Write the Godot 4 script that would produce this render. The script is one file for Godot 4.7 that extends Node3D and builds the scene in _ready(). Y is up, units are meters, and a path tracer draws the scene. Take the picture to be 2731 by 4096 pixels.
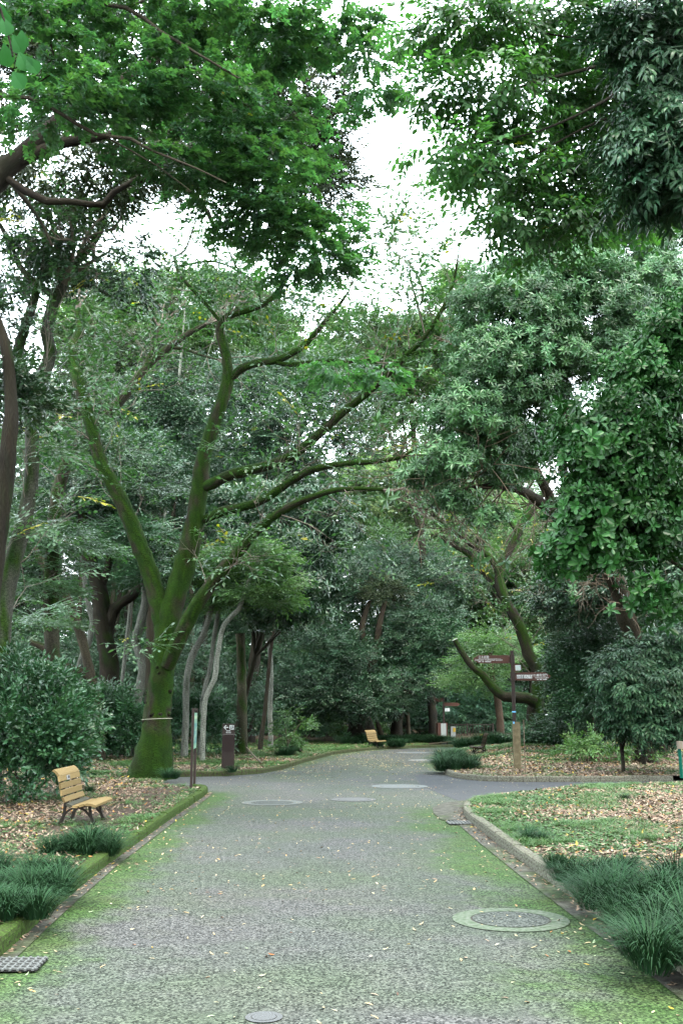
extends Node3D
# A park road under old trees on an overcast day. Units are metres, y is up.

class Builder:
	var v := PackedVector3Array()
	var n := PackedVector3Array()
	var u := PackedVector2Array()
	var c := PackedColorArray()
	var i := PackedInt32Array()

	func put(p: Vector3, nn: Vector3, uv := Vector2.ZERO, col := Color.WHITE) -> int:
		v.append(p); n.append(nn); u.append(uv); c.append(col)
		return v.size() - 1

	func tri(a: Vector3, b: Vector3, d: Vector3, col := Color.WHITE) -> void:   # a, b, d clockwise seen from the front
		var nn := (d - a).cross(b - a).normalized()
		var k := v.size()
		put(a, nn, Vector2(a.x, a.z), col); put(b, nn, Vector2(b.x, b.z), col); put(d, nn, Vector2(d.x, d.z), col)
		i.append(k); i.append(k + 1); i.append(k + 2)

	func quad(a: Vector3, b: Vector3, d: Vector3, e: Vector3, col := Color.WHITE) -> void:
		tri(a, b, d, col); tri(a, d, e, col)

	func box(t: Transform3D, size: Vector3, bevel := 0.0, col := Color.WHITE) -> void:
		# a box whose long edges (along z) are chamfered
		var h := size / 2.0
		var b: float = minf(bevel, minf(h.x, h.y) * 0.9)
		var prof := [Vector2(-h.x + b, -h.y), Vector2(h.x - b, -h.y), Vector2(h.x, -h.y + b), Vector2(h.x, h.y - b), Vector2(h.x - b, h.y), Vector2(-h.x + b, h.y), Vector2(-h.x, h.y - b), Vector2(-h.x, -h.y + b)]
		if b <= 0.0:
			prof = [Vector2(-h.x, -h.y), Vector2(h.x, -h.y), Vector2(h.x, h.y), Vector2(-h.x, h.y)]
		extrude(t, prof, -h.z, h.z, col)

	func extrude(t: Transform3D, prof: Array, z0: float, z1: float, col := Color.WHITE) -> void:   # prof counter-clockwise in xy
		var m := prof.size()
		for k in m:
			var p: Vector2 = prof[k]
			var q: Vector2 = prof[(k + 1) % m]
			quad(t * Vector3(q.x, q.y, z1), t * Vector3(q.x, q.y, z0), t * Vector3(p.x, p.y, z0), t * Vector3(p.x, p.y, z1), col)
		var flat := PackedVector2Array(prof)
		var f := Geometry2D.triangulate_polygon(flat)
		for k in range(0, f.size(), 3):
			var a := flat[f[k]]
			var b := flat[f[k + 1]]
			var d := flat[f[k + 2]]
			if (b - a).cross(d - a) > 0.0:
				var s := b
				b = d
				d = s
			tri(t * Vector3(a.x, a.y, z1), t * Vector3(b.x, b.y, z1), t * Vector3(d.x, d.y, z1), col)
			tri(t * Vector3(a.x, a.y, z0), t * Vector3(d.x, d.y, z0), t * Vector3(b.x, b.y, z0), col)

	func mesh() -> ArrayMesh:
		var a := []
		a.resize(Mesh.ARRAY_MAX)
		a[Mesh.ARRAY_VERTEX] = v; a[Mesh.ARRAY_NORMAL] = n; a[Mesh.ARRAY_TEX_UV] = u; a[Mesh.ARRAY_COLOR] = c; a[Mesh.ARRAY_INDEX] = i
		var m := ArrayMesh.new()
		m.add_surface_from_arrays(Mesh.PRIMITIVE_TRIANGLES, a)
		return m

var rng := RandomNumberGenerator.new()
var fn := FastNoiseLite.new()
var used := {}
var M := {}
var K := {}   # leaf spray meshes
var lumps := 0
const COUNT := ["first", "second", "third", "fourth", "fifth", "sixth", "seventh", "eighth", "ninth", "tenth", "eleventh", "twelfth", "thirteenth", "fourteenth", "fifteenth"]

func r1() -> float: return rng.randf()
func rr(a: float, b: float) -> float: return rng.randf_range(a, b)
func rsphere() -> Vector3:
	var z := rr(-1, 1)
	var a := rr(0, TAU)
	var s := sqrt(1.0 - z * z)
	return Vector3(s * cos(a), z, s * sin(a))
func lin(r: float, g: float, b: float) -> Color: return Color(r, g, b).linear_to_srgb()   # a base colour given in linear values
func noise(p: Vector3, scale: float) -> float: return fn.get_noise_3dv(p * scale)

func numbered(called: String) -> String:
	var k: int = used.get(called, 0)
	used[called] = k + 1
	return called if k == 0 else "%s_%03d" % [called, k]

func tag(o: Node3D, label: String, category: String, group := "", kind := "") -> Node3D:
	o.set_meta("label", label); o.set_meta("category", category)
	if group: o.set_meta("group", group)
	if kind: o.set_meta("kind", kind)
	return o

func thing(called: String, label: String, category: String, at := Vector3.ZERO, turn := 0.0, group := "", kind := "") -> Node3D:
	var o := Node3D.new()
	o.name = numbered(called)
	add_child(o)
	o.position = at
	o.rotation.y = turn
	return tag(o, label, category, group, kind)

func part(parent: Node3D, called: String, m: Mesh, mat: Material, t := Transform3D(), kind := "") -> MeshInstance3D:
	var o := MeshInstance3D.new()
	o.name = called if parent != self else numbered(called)
	o.mesh = m
	o.material_override = mat
	o.transform = t
	parent.add_child(o, true)
	if kind: o.set_meta("kind", kind)
	return o

func scatter(parent: Node3D, called: String, m: Mesh, mat: Material, ts: Array, cols: PackedColorArray, kind := "") -> MultiMeshInstance3D:
	var mm := MultiMesh.new()
	mm.transform_format = MultiMesh.TRANSFORM_3D
	mm.use_colors = true
	mm.mesh = m
	mm.instance_count = ts.size()
	for k in ts.size():
		mm.set_instance_transform(k, ts[k])
		mm.set_instance_color(k, cols[k])
	var o := MultiMeshInstance3D.new()
	o.name = called if parent != self else numbered(called)
	o.multimesh = mm
	o.material_override = mat
	parent.add_child(o, true)
	o.set_meta("kind", kind if kind else "stuff")
	lumps += ts.size()
	return o

# ---------------------------------------------------------------- materials
func noise_tex(seed_: int, freq: float, stops: Array, size := 512, cell := false, normal := 0.0, stretch := Vector2.ONE) -> Texture2D:
	var q := FastNoiseLite.new()
	q.seed = seed_
	q.frequency = freq
	if cell:
		q.noise_type = FastNoiseLite.TYPE_CELLULAR
		q.cellular_return_type = FastNoiseLite.RETURN_CELL_VALUE if normal == 0.0 else FastNoiseLite.RETURN_DISTANCE
		q.fractal_type = FastNoiseLite.FRACTAL_NONE
	else:
		q.noise_type = FastNoiseLite.TYPE_SIMPLEX_SMOOTH
		q.fractal_type = FastNoiseLite.FRACTAL_FBM
		q.fractal_octaves = 5
	var im := q.get_seamless_image(size, size, false, false, 0.15)
	if normal > 0.0:
		im.convert(Image.FORMAT_RGBA8)
		im.bump_map_to_normal_map(normal)
		return ImageTexture.create_from_image(im)
	var src := im.get_data()
	var lut := PackedByteArray()
	for k in 256:
		var x := k / 255.0
		var col: Color = stops[0][1]
		for s in stops.size() - 1:
			if x >= stops[s][0]:
				col = (stops[s][1] as Color).lerp(stops[s + 1][1], clampf((x - stops[s][0]) / (stops[s + 1][0] - stops[s][0]), 0, 1))
		lut.append(col.r8); lut.append(col.g8); lut.append(col.b8)
	var out := PackedByteArray()
	out.resize(size * size * 3)
	for k in size * size:
		var g := src[k] * 3
		out[k * 3] = lut[g]; out[k * 3 + 1] = lut[g + 1]; out[k * 3 + 2] = lut[g + 2]
	return ImageTexture.create_from_image(Image.create_from_data(size, size, false, Image.FORMAT_RGB8, out))

func bark_tex(seed_: int, across: float, along: float, stops: Array, bump: float) -> Array:
	# bark: noise drawn out along or across the stem; u runs round it, v along it
	var q := FastNoiseLite.new()
	q.seed = seed_
	q.frequency = 1.0
	q.fractal_octaves = 4
	var size := 256
	var grey := PackedByteArray()
	grey.resize(size * size)
	for y in size:
		for x in size:
			var a := TAU * x / size
			var b := TAU * y / size
			var p := Vector3(cos(a) * across, sin(a) * across, cos(b) * along)
			var k := q.get_noise_3dv(p + Vector3(0, 0, 0)) + q.get_noise_3dv(Vector3(sin(b) * along, p.x * 1.7, p.y * 1.7)) * 0.8
			grey[y * size + x] = clampi(int(128 + 150 * k), 0, 255)
	var im := Image.create_from_data(size, size, false, Image.FORMAT_L8, grey)
	var rgb := Image.create(size, size, false, Image.FORMAT_RGB8)
	for y in size:
		for x in size:
			var g := grey[y * size + x] / 255.0
			rgb.set_pixel(x, y, (stops[0] as Color).lerp(stops[1], g))
	var nm: Image = im.duplicate()
	nm.convert(Image.FORMAT_RGBA8)
	nm.bump_map_to_normal_map(bump)
	return [ImageTexture.create_from_image(rgb), ImageTexture.create_from_image(nm)]

func plain(col: Color, rough := 0.7, metal := 0.0) -> StandardMaterial3D:
	var m := StandardMaterial3D.new()
	m.albedo_color = col
	m.roughness = rough
	m.metallic = metal
	m.metallic_specular = 0.22
	return m

func leafy(r: float, g: float, b: float, rough := 0.42, glow := 0.7, shine := 0.42) -> StandardMaterial3D:
	var m := plain(lin(r, g, b), rough)
	m.vertex_color_use_as_albedo = true
	m.metallic_specular = shine
	m.cull_mode = BaseMaterial3D.CULL_DISABLED
	if glow > 0.0:
		m.backlight_enabled = true
		m.backlight = Color(glow * 0.85, glow, glow * 0.62)
	return m

func surface(tex: Texture2D, metres: float, rough: float, nm: Texture2D = null, nscale := 1.0, tint := Color.WHITE) -> StandardMaterial3D:
	var m := plain(tint, rough)
	m.albedo_texture = tex
	m.vertex_color_use_as_albedo = true
	m.uv1_triplanar = true
	m.uv1_world_triplanar = true
	m.uv1_scale = Vector3.ONE / metres
	if nm:
		m.normal_enabled = true
		m.normal_texture = nm
		m.normal_scale = nscale
	return m

func make_materials() -> void:
	var grit := noise_tex(3, 0.13, [[0.0, lin(0.012, 0.0125, 0.012)], [0.3, lin(0.036, 0.037, 0.036)], [0.62, lin(0.062, 0.063, 0.061)], [1.0, lin(0.115, 0.115, 0.11)]], 1024, true)
	var gritn := noise_tex(3, 0.15, [], 1024, true, 2.0)
	M.road = surface(grit, 1.7, 0.75, gritn, 0.6)
	M.lid_stone = surface(grit, 1.7, 0.75, gritn, 0.6, Color(1.0, 1.0, 1.0))
	M.lid_stone.albedo_color = Color(1.0, 1.04, 1.0)
	var fine := noise_tex(9, 0.16, [[0.0, lin(0.022, 0.024, 0.027)], [0.5, lin(0.037, 0.039, 0.042)], [1.0, lin(0.068, 0.07, 0.074)]], 512, true)
	M.path = surface(fine, 0.75, 0.72)
	var soil := noise_tex(5, 0.03, [[0.2, lin(0.02, 0.015, 0.011)], [0.5, lin(0.042, 0.031, 0.023)], [0.8, lin(0.075, 0.058, 0.044)]], 512)
	M.soil = surface(soil, 1.3, 0.95, noise_tex(6, 0.05, [], 512, false, 5.0), 1.0)
	var conc := noise_tex(12, 0.035, [[0.2, lin(0.038, 0.034, 0.024)], [0.45, lin(0.075, 0.070, 0.054)], [0.6, lin(0.165, 0.16, 0.135)], [0.85, lin(0.06, 0.075, 0.032)]], 512)
	var concn := noise_tex(13, 0.12, [], 512, false, 3.0)
	M.kerb = surface(conc, 0.8, 0.9, concn, 0.7)
	var mossy := noise_tex(14, 0.03, [[0.25, lin(0.022, 0.020, 0.011)], [0.42, lin(0.024, 0.040, 0.009)], [0.6, lin(0.032, 0.062, 0.010)], [0.85, lin(0.055, 0.088, 0.022)]], 512)
	M.kerb_moss = surface(mossy, 0.6, 0.95, concn, 1.2)
	M.kerb_moss_far = surface(noise_tex(18, 0.03, [[0.25, lin(0.032, 0.028, 0.019)], [0.5, lin(0.055, 0.05, 0.028)], [0.6, lin(0.034, 0.06, 0.014)], [0.85, lin(0.055, 0.08, 0.028)]], 512), 0.9, 0.95, concn, 1.0)
	M.gutter = surface(noise_tex(15, 0.02, [[0.2, lin(0.040, 0.037, 0.033)], [0.55, lin(0.058, 0.058, 0.048)], [0.8, lin(0.080, 0.080, 0.068)]], 512), 1.5, 0.85, concn, 0.3)
	M.ring = surface(noise_tex(16, 0.03, [[0.25, lin(0.058, 0.078, 0.050)], [0.55, lin(0.082, 0.102, 0.072)], [0.8, lin(0.105, 0.115, 0.095)]], 512), 1.0, 0.85)
	var b1 := bark_tex(21, 1.3, 3.5, [lin(0.35, 0.35, 0.35), lin(1.25, 1.25, 1.2)], 6.0)
	var b2 := bark_tex(22, 4.5, 1.0, [lin(0.35, 0.33, 0.3), lin(1, 1, 1)], 6.0)
	M.bark = plain(Color.WHITE, 0.9)
	M.bark.albedo_texture = b1[0]; M.bark.normal_enabled = true; M.bark.normal_texture = b1[1]
	M.bark.vertex_color_use_as_albedo = true
	M.bark_rough = plain(Color.WHITE, 0.95)
	M.bark_rough.albedo_texture = b2[0]; M.bark_rough.normal_enabled = true; M.bark_rough.normal_texture = b2[1]; M.bark_rough.normal_scale = 1.3
	M.bark_rough.vertex_color_use_as_albedo = true
	M.twig_pale = plain(lin(0.15, 0.125, 0.10), 0.8)
	M.twig_dark = plain(lin(0.055, 0.045, 0.035), 0.85)
	M.twig_brown = plain(lin(0.11, 0.085, 0.06), 0.85)
	# foliage, by the kind of tree
	M.maple = leafy(0.062, 0.138, 0.068, 0.38, 1.0, 0.35)
	M.oak = leafy(0.028, 0.068, 0.028, 0.30, 0.6, 0.45)
	M.olive = leafy(0.030, 0.046, 0.018, 0.42, 0.5, 0.3)
	M.broad = leafy(0.066, 0.155, 0.055, 0.40, 1.0, 0.35)
	M.glossy = leafy(0.022, 0.058, 0.026, 0.34, 0.35, 0.25)
	M.loquat = leafy(0.050, 0.122, 0.045, 0.34, 0.6, 0.42)
	M.magnolia = leafy(0.019, 0.068, 0.016, 0.32, 0.5, 0.28)
	M.teal = leafy(0.030, 0.072, 0.034, 0.30, 0.6, 0.45)
	M.light = leafy(0.085, 0.165, 0.055, 0.42, 0.9)
	M.pale = leafy(0.19, 0.29, 0.13, 0.5, 0.9)
	M.shrub = leafy(0.030, 0.082, 0.033, 0.28, 0.6, 0.45)
	M.feather = leafy(0.080, 0.165, 0.095, 0.5, 0.8)
	M.cherry = leafy(0.058, 0.128, 0.052, 0.34, 0.8, 0.5)
	M.sprig = leafy(0.030, 0.105, 0.035, 0.6, 0.8, 0.1)
	M.blade = leafy(0.019, 0.050, 0.021, 0.55, 0.3, 0.15)
	M.cover = leafy(0.062, 0.125, 0.036, 0.5, 0.6)
	M.litter = leafy(0.62, 0.62, 0.64, 0.75, 0.2)
	M.iron = plain(lin(0.022, 0.018, 0.014), 0.55)
	M.steel_dark = plain(lin(0.030, 0.022, 0.019), 0.4)
	M.sign_brown = plain(lin(0.058, 0.028, 0.021), 0.45)
	M.white = plain(lin(0.42, 0.43, 0.42), 0.6)
	M.dull_white = plain(lin(0.2, 0.21, 0.2), 0.7)
	M.tan = surface(noise_tex(31, 0.02, [[0.3, lin(0.10, 0.08, 0.045)], [0.7, lin(0.15, 0.125, 0.075)]], 256), 0.9, 0.6)
	var wood := bark_tex(41, 5.0, 0.35, [lin(0.085, 0.058, 0.024), lin(0.25, 0.18, 0.080)], 1.2)
	M.wood = plain(Color.WHITE, 0.55)
	M.wood.albedo_texture = wood[0]
	M.wood.vertex_color_use_as_albedo = true
	M.wood.uv1_scale = Vector3(9, 1.2, 1)
	M.grey_wood = M.wood.duplicate()
	M.grey_wood.albedo_color = lin(0.30, 0.42, 0.72)
	M.brown_wood = M.wood.duplicate()
	M.brown_wood.albedo_color = lin(0.11, 0.10, 0.12)
	M.lid = plain(lin(0.075, 0.082, 0.078), 0.6, 0.0)
	M.grate = plain(lin(0.14, 0.145, 0.14), 0.5, 0.4)
	M.black = plain(lin(0.01, 0.01, 0.01), 0.9)
	M.rope = plain(lin(0.30, 0.29, 0.22), 0.9)
	M.blue_tape = plain(lin(0.15, 0.45, 0.72), 0.5)
	M.green_plastic = plain(lin(0.0, 0.055, 0.036), 0.4)
	M.yellow = plain(lin(0.3, 0.2, 0.02), 0.6)

# ---------------------------------------------------------------- leaves
func leaf(b: Builder, at: Vector3, dir: Vector3, up: Vector3, length: float, width: float, outline: Array, fold := 0.25, droop := 0.25, shade := Color.WHITE) -> void:
	# two half blades on a bent midrib; outline lists [share of the length, share of the half width]
	var side := dir.cross(up).normalized()
	var nn := side.cross(dir).normalized()
	var m := outline.size()
	for s in [-1.0, 1.0]:
		var first := b.v.size()
		for k in m:
			var t: float = outline[k][0]
			var w: float = outline[k][1] * width * 0.5
			var mid := at + dir * (t * length) - nn * (droop * length * t * t)
			var hn: Vector3 = (nn * (1.0 + 0.0) + dir * (2.0 * droop * t) - side * (s * fold)).normalized()
			b.put(mid, hn, Vector2(0.5, t), shade)
			b.put(mid + side * (s * w) + nn * (fold * w), hn, Vector2(0.5 + 0.5 * s, t), shade)
		for k in m - 1:
			var a := first + k * 2
			if s > 0:
				b.i.append_array([a, a + 2, a + 1, a + 1, a + 2, a + 3])
			else:
				b.i.append_array([a, a + 1, a + 2, a + 1, a + 3, a + 2])

func lobed(b: Builder, at: Vector3, dir: Vector3, up: Vector3, length: float, shade: Color) -> void:
	var side := dir.cross(up).normalized()
	var nn := side.cross(dir).normalized()
	var o := [[0.0, 0.0], [0.08, 0.28], [0.22, 0.52], [0.42, 0.60], [0.42, 0.36], [0.50, 0.24], [0.78, 0.13], [1.0, 0.0]]
	for s in [-1.0, 1.0]:
		var first := b.v.size()
		var hn: Vector3 = (nn - side * (s * 0.22) + dir * 0.2).normalized()
		b.put(at + dir * (0.30 * length), hn, Vector2.ZERO, shade)
		for p in o:
			b.put(at + dir * (p[0] * length) + side * (s * p[1] * length) + nn * (absf(p[1]) * 0.22 * length - p[0] * p[0] * 0.2 * length), hn, Vector2.ZERO, shade)
		for k in o.size() - 1:
			if s > 0: b.i.append_array([first, first + 2 + k, first + 1 + k])
			else: b.i.append_array([first, first + 1 + k, first + 2 + k])

const OVAL := [[0.0, 0.05], [0.3, 0.85], [0.6, 0.9], [1.0, 0.0]]
const LONG := [[0.0, 0.1], [0.35, 0.75], [0.65, 1.0], [1.0, 0.0]]
const ROUND := [[0.0, 0.1], [0.3, 0.5], [0.6, 0.95], [0.85, 0.85], [1.0, 0.15]]
const SMALL := [[0.0, 0.1], [0.45, 1.0], [1.0, 0.0]]

func stalk(b: Builder, p: Vector3, q: Vector3, r: float, col: Color) -> void:
	var d := (q - p).normalized()
	var s := d.cross(Vector3(0.3, 1, 0.2)).normalized()
	var t := d.cross(s)
	for k in 3:
		var a := s * cos(TAU * k / 3) + t * sin(TAU * k / 3)
		var e := s * cos(TAU * (k + 1) / 3) + t * sin(TAU * (k + 1) / 3)
		b.quad(p + a * r, q + a * r * 0.5, q + e * r * 0.5, p + e * r, col)

func spray(count: int, reach: float, length: float, width: float, outline: Array, flat := 0.35, twig := Color(1.6, 0.9, 0.9), lobe := false, droop := 0.25, branches := 1) -> Mesh:
	# leaves along a twig that runs along +x; their faces look mostly up (+y)
	var b := Builder.new()
	for q in branches:
		var dir := Vector3(1, rr(-0.1, 0.1), 0) if branches == 1 else Vector3(1, rr(-0.3, 0.3), rr(-0.9, 0.9)).normalized()
		var start := Vector3.ZERO if q == 0 else Vector3(reach * rr(0.05, 0.4), 0, 0)
		var per := count / branches
		var far := reach * (1.0 if q == 0 else 0.7)
		stalk(b, start, start + dir * far, 0.0035 + reach * 0.006, twig)
		for k in per:
			var t := (k + 0.7) / per
			var s := 1.0 if k % 2 == 0 else -1.0
			var p := start + dir * far * t + Vector3(0, -0.04 * reach * t, 0)
			var out := (dir * rr(0.35, 0.9) + Vector3(0, rr(-flat, flat), s * rr(0.6, 1.0))).normalized()
			if k == per - 1: out = dir
			var up := (Vector3.UP + rsphere() * flat * 1.5).normalized()
			var sh := rr(0.72, 1.25)
			var g := rr(-0.06, 0.10)
			var col := Color(sh * (1.0 + g * 2.0), sh, sh * (1.0 - g))
			if lobe: lobed(b, p + out * 0.02, out, up, length * rr(0.75, 1.2), col)
			else: leaf(b, p + out * 0.01, out, up, length * rr(0.75, 1.2), width * rr(0.85, 1.15), outline, rr(0.15, 0.4), droop * rr(0.4, 1.6), col)
	return b.mesh()

func rosette(count: int, length: float, width: float, outline: Array, open: float, young: Color, droop := 0.3) -> Mesh:
	# leaves round the end of a shoot that runs along +x, the inner ones young and upright
	var b := Builder.new()
	stalk(b, Vector3(-length * 1.4, 0, 0), Vector3(0.02, 0, 0), 0.006, Color(2.0, 1.1, 1.2))
	for k in count:
		var t := k / float(count - 1)
		var a := k * 2.4
		var lean := lerpf(open, 0.25, t)
		var axis := Vector3(0, cos(a), sin(a))
		var dir := (Vector3(1, 0, 0) * cos(lean) + axis * sin(lean)).normalized()
		var up := (Vector3(1, 0, 0) * sin(lean) - axis * cos(lean)).normalized()
		var sh := rr(0.75, 1.2)
		var col := Color(sh, sh, sh) if t < 0.6 else Color(sh * young.r, sh * young.g, sh * young.b)
		var ll := length * lerpf(1.0, 0.55, t) * rr(0.85, 1.15)
		leaf(b, Vector3(-length * 0.25 * (1.0 - t), 0, 0), dir, up, ll, width * ll / length * rr(0.9, 1.1), outline, rr(0.15, 0.35), droop * rr(0.3, 1.5), col)
	return b.mesh()

func make_leaves() -> void:
	K.maple = [spray(12, 0.34, 0.105, 0.1, OVAL, 0.35, Color(3, 0.9, 1.2), true), spray(14, 0.4, 0.1, 0.1, OVAL, 0.4, Color(3, 0.9, 1.2), true, 0.25, 2)]
	K.broad = [spray(11, 0.34, 0.10, 0.05, OVAL, 0.3, Color(2, 0.7, 0.9), false, 0.35), spray(14, 0.4, 0.095, 0.048, OVAL, 0.35, Color(2, 0.7, 0.9), false, 0.35, 2)]
	K.camellia = [spray(13, 0.36, 0.11, 0.05, OVAL, 0.6, Color(3, 1.2, 1.4), false, 0.25, 2), spray(15, 0.42, 0.10, 0.047, OVAL, 0.6, Color(3, 1.2, 1.4), false, 0.25, 3)]
	K.fine = [spray(24, 0.5, 0.095, 0.046, SMALL, 0.6, Color(3, 1.2, 1.4), false, 0.2, 4), spray(28, 0.55, 0.088, 0.044, SMALL, 0.6, Color(3, 1.2, 1.4), false, 0.2, 5)]
	K.far = [spray(34, 0.95, 0.20, 0.095, SMALL, 0.6, Color(3, 1.2, 1.4), false, 0.2, 5), spray(40, 1.05, 0.18, 0.09, SMALL, 0.7, Color(3, 1.2, 1.4), false, 0.2, 6)]
	K.feather = [spray(44, 1.0, 0.16, 0.06, SMALL, 0.12, Color(2, 1.0, 1.2), false, 0.3, 5)]
	K.sparse = [spray(5, 0.5, 0.115, 0.06, OVAL, 0.5, Color(2.0, 1.1, 1.6), false, 0.3), spray(6, 0.55, 0.105, 0.058, OVAL, 0.5, Color(2.0, 1.1, 1.6), false, 0.3, 2)]
	K.layer = [spray(11, 0.6, 0.11, 0.054, OVAL, 0.25, Color(2.0, 1.0, 1.5), false, 0.25, 2), spray(13, 0.65, 0.10, 0.05, OVAL, 0.25, Color(2.0, 1.0, 1.5), false, 0.25, 3)]
	K.loquat = [rosette(14, 0.23, 0.062, LONG, 1.75, Color(1.9, 1.7, 1.25), 0.3), rosette(12, 0.25, 0.066, LONG, 1.9, Color(1.5, 1.4, 1.1), 0.4)]
	K.big_rosette = [rosette(11, 0.21, 0.07, LONG, 1.7, Color(1.1, 1.1, 1.0), 0.25)]
	K.magnolia = [rosette(9, 0.125, 0.062, ROUND, 1.45, Color(1.25, 1.25, 1.1), 0.15), rosette(8, 0.135, 0.066, ROUND, 1.55, Color(1.1, 1.15, 1.0), 0.2)]
	K.drooping = [spray(14, 0.36, 0.12, 0.042, OVAL, 0.5, Color(2, 0.9, 0.9), false, 0.5, 2)]

func crown(root: Node3D, kind: String, mat: String, blobs: Array, o := {}) -> Array:
	# leaf sprays in clumps spread through the crown's lobes; returns the clumps' places for the boughs
	var ts := [[], []]
	var cols := [PackedColorArray(), PackedColorArray()]
	var spots := []
	var rc: float = o.get("rc", 0.5)
	var fill: float = o.get("fill", 1.0)
	var hang: float = o.get("hang", 0.0)
	var level: float = o.get("level", 0.5)
	var flat: float = o.get("flat", 0.55)
	var each: int = o.get("each", 14)
	var size: float = o.get("size", 1.0)
	var hollow: float = o.get("hollow", 0.45)
	var tone: float = o.get("tone", 1.0)
	var yellow: float = o.get("yellow", 0.0)
	var sorts: Array = K[kind]
	for bl in blobs:
		var c: Vector3 = bl[0]
		var r: Vector3 = bl[1]
		var area := pow((pow(r.x * r.y, 1.6) + pow(r.x * r.z, 1.6) + pow(r.y * r.z, 1.6)) / 3.0, 0.625) * 4.0 * PI
		var clumps := maxi(4, int(area * fill / (rc * rc * 2.2)))
		for k in clumps:
			var d := rsphere()
			if d.y < -0.55 and r1() < 0.5: d.y = -d.y
			var s := lerpf(hollow, 1.0, sqrt(r1())) * (0.9 + 0.45 * noise(c + d * 3.0, 0.5) + 0.25 * noise(c + d * 9.0, 0.5))
			var p := c + d * r * s
			if p.y < 0.15: continue
			spots.append(p)
			var lump := tone * (0.95 + 0.5 * noise(p, 0.55)) * rr(0.8, 1.2)
			var face := (p - c).normalized()
			for j in each:
				var q := rsphere() * pow(r1(), 0.45) * rc
				q.y *= flat
				var at := p + q
				var fwd := (face * 0.6 + q.normalized() * 0.7 + rsphere() * 0.5)
				fwd.y = fwd.y * (1.0 - level) - hang
				fwd = fwd.normalized()
				var up := (Vector3.UP * (0.5 + level) + rsphere() * 0.55 + face * 0.35).normalized()
				var z := fwd.cross(up).normalized()
				up = z.cross(fwd)
				var sc := size * rr(0.75, 1.25)
				var w := 0 if sorts.size() == 1 or r1() < 0.5 else 1
				ts[w].append(Transform3D(Basis(fwd * sc, up * sc, z * sc), at - root.position))
				var t := lump * rr(0.7, 1.3)
				var warm := rr(-0.08, 0.10)
				if yellow > 0.0 and r1() < yellow:
					cols[w].append(Color(t * 5.0, t * 2.2, t * 0.5))
					ts[w][ts[w].size() - 1] = ts[w][ts[w].size() - 1].scaled_local(Vector3.ONE * 0.4)
				else: cols[w].append(Color(t * (1.0 + warm), t, t * (1.0 - warm)))
	for w in 2:
		if o.has("single"): peel(root, ts[w], cols[w], o.single, o.forms, mat)
		if ts[w].size(): scatter(root, "crown", sorts[w], M[mat], ts[w], cols[w])
	return spots

var blade_forms := {}

func leaf_form(kind: String) -> Array:
	# single leaves of a kind, three forms, lying along +x
	if not blade_forms.has(kind):
		var out := []
		for k in 3:
			var b := Builder.new()
			var d := Vector3(1, 0, 0)
			if kind == "lobed": lobed(b, Vector3.ZERO, d, Vector3.UP, 0.105 + 0.01 * k, Color.WHITE)
			elif kind == "round": leaf(b, Vector3.ZERO, d, Vector3.UP, 0.115 + 0.012 * k, 0.06, ROUND, 0.2, 0.12, Color.WHITE)
			elif kind == "long": leaf(b, Vector3.ZERO, d, Vector3.UP, 0.22 + 0.02 * k, 0.06, LONG, 0.25, 0.2 + 0.1 * k, Color.WHITE)
			else: leaf(b, Vector3.ZERO, d, Vector3.UP, 0.095 + 0.008 * k, 0.048, OVAL, 0.25, 0.25, Color.WHITE)
			out.append(b.mesh())
		blade_forms[kind] = out
	return blade_forms[kind]

func peel(root: Node3D, ts: Array, cols: PackedColorArray, most: int, kind: String, mat: String) -> void:
	# the sprays nearest to the road's middle line become shoots whose leaves are single parts
	var forms := leaf_form(kind)
	var order := []
	for k in ts.size(): order.append([(ts[k].origin + root.position).distance_to(Vector3(0, 1.6, 0)) + 0.4 * absf((ts[k].origin + root.position).x), k])
	order.sort_custom(func(x: Array, y: Array) -> bool: return x[0] < y[0])
	var tones := []
	for k in 4:
		var m: StandardMaterial3D = M[mat].duplicate()
		m.albedo_color = (M[mat].albedo_color.srgb_to_linear() * (0.8 + 0.22 * k)).linear_to_srgb()
		tones.append(m)
	var rest: PackedInt32Array = []
	var n := 0
	for row in order:
		if n >= most: break
		var t: Transform3D = ts[row[1]]
		rest.append(row[1])
		var whorl := kind == "round" or kind == "long"
		for j in 8:
			var lean := lerpf(1.45, 0.5, j / 7.0)
			var a := j * 2.4
			var d: Vector3
			var up: Vector3
			var at := Vector3.ZERO
			if whorl:
				var axis := Vector3(0, cos(a), sin(a))
				d = Vector3(1, 0, 0) * cos(lean) + axis * sin(lean)
				up = Vector3(1, 0, 0) * sin(lean) - axis * cos(lean)
			else:
				d = Vector3(rr(0.3, 0.9), rr(-0.35, 0.3), (1.0 if j % 2 == 0 else -1.0) * rr(0.6, 1.0)).normalized()
				up = (Vector3.UP + rsphere() * 0.5).normalized()
				at = Vector3(0.04 * (j + 0.6), 0, 0)
			var z := d.cross(up).normalized()
			up = z.cross(d)
			part(root, "leaf", forms[rng.randi() % 3], tones[rng.randi() % 4], t * Transform3D(Basis(d, up, z) * rr(0.8, 1.15), at))
			n += 1
	rest.sort()
	for k in range(rest.size() - 1, -1, -1):
		ts.remove_at(rest[k])
		cols.remove_at(rest[k])

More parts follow.
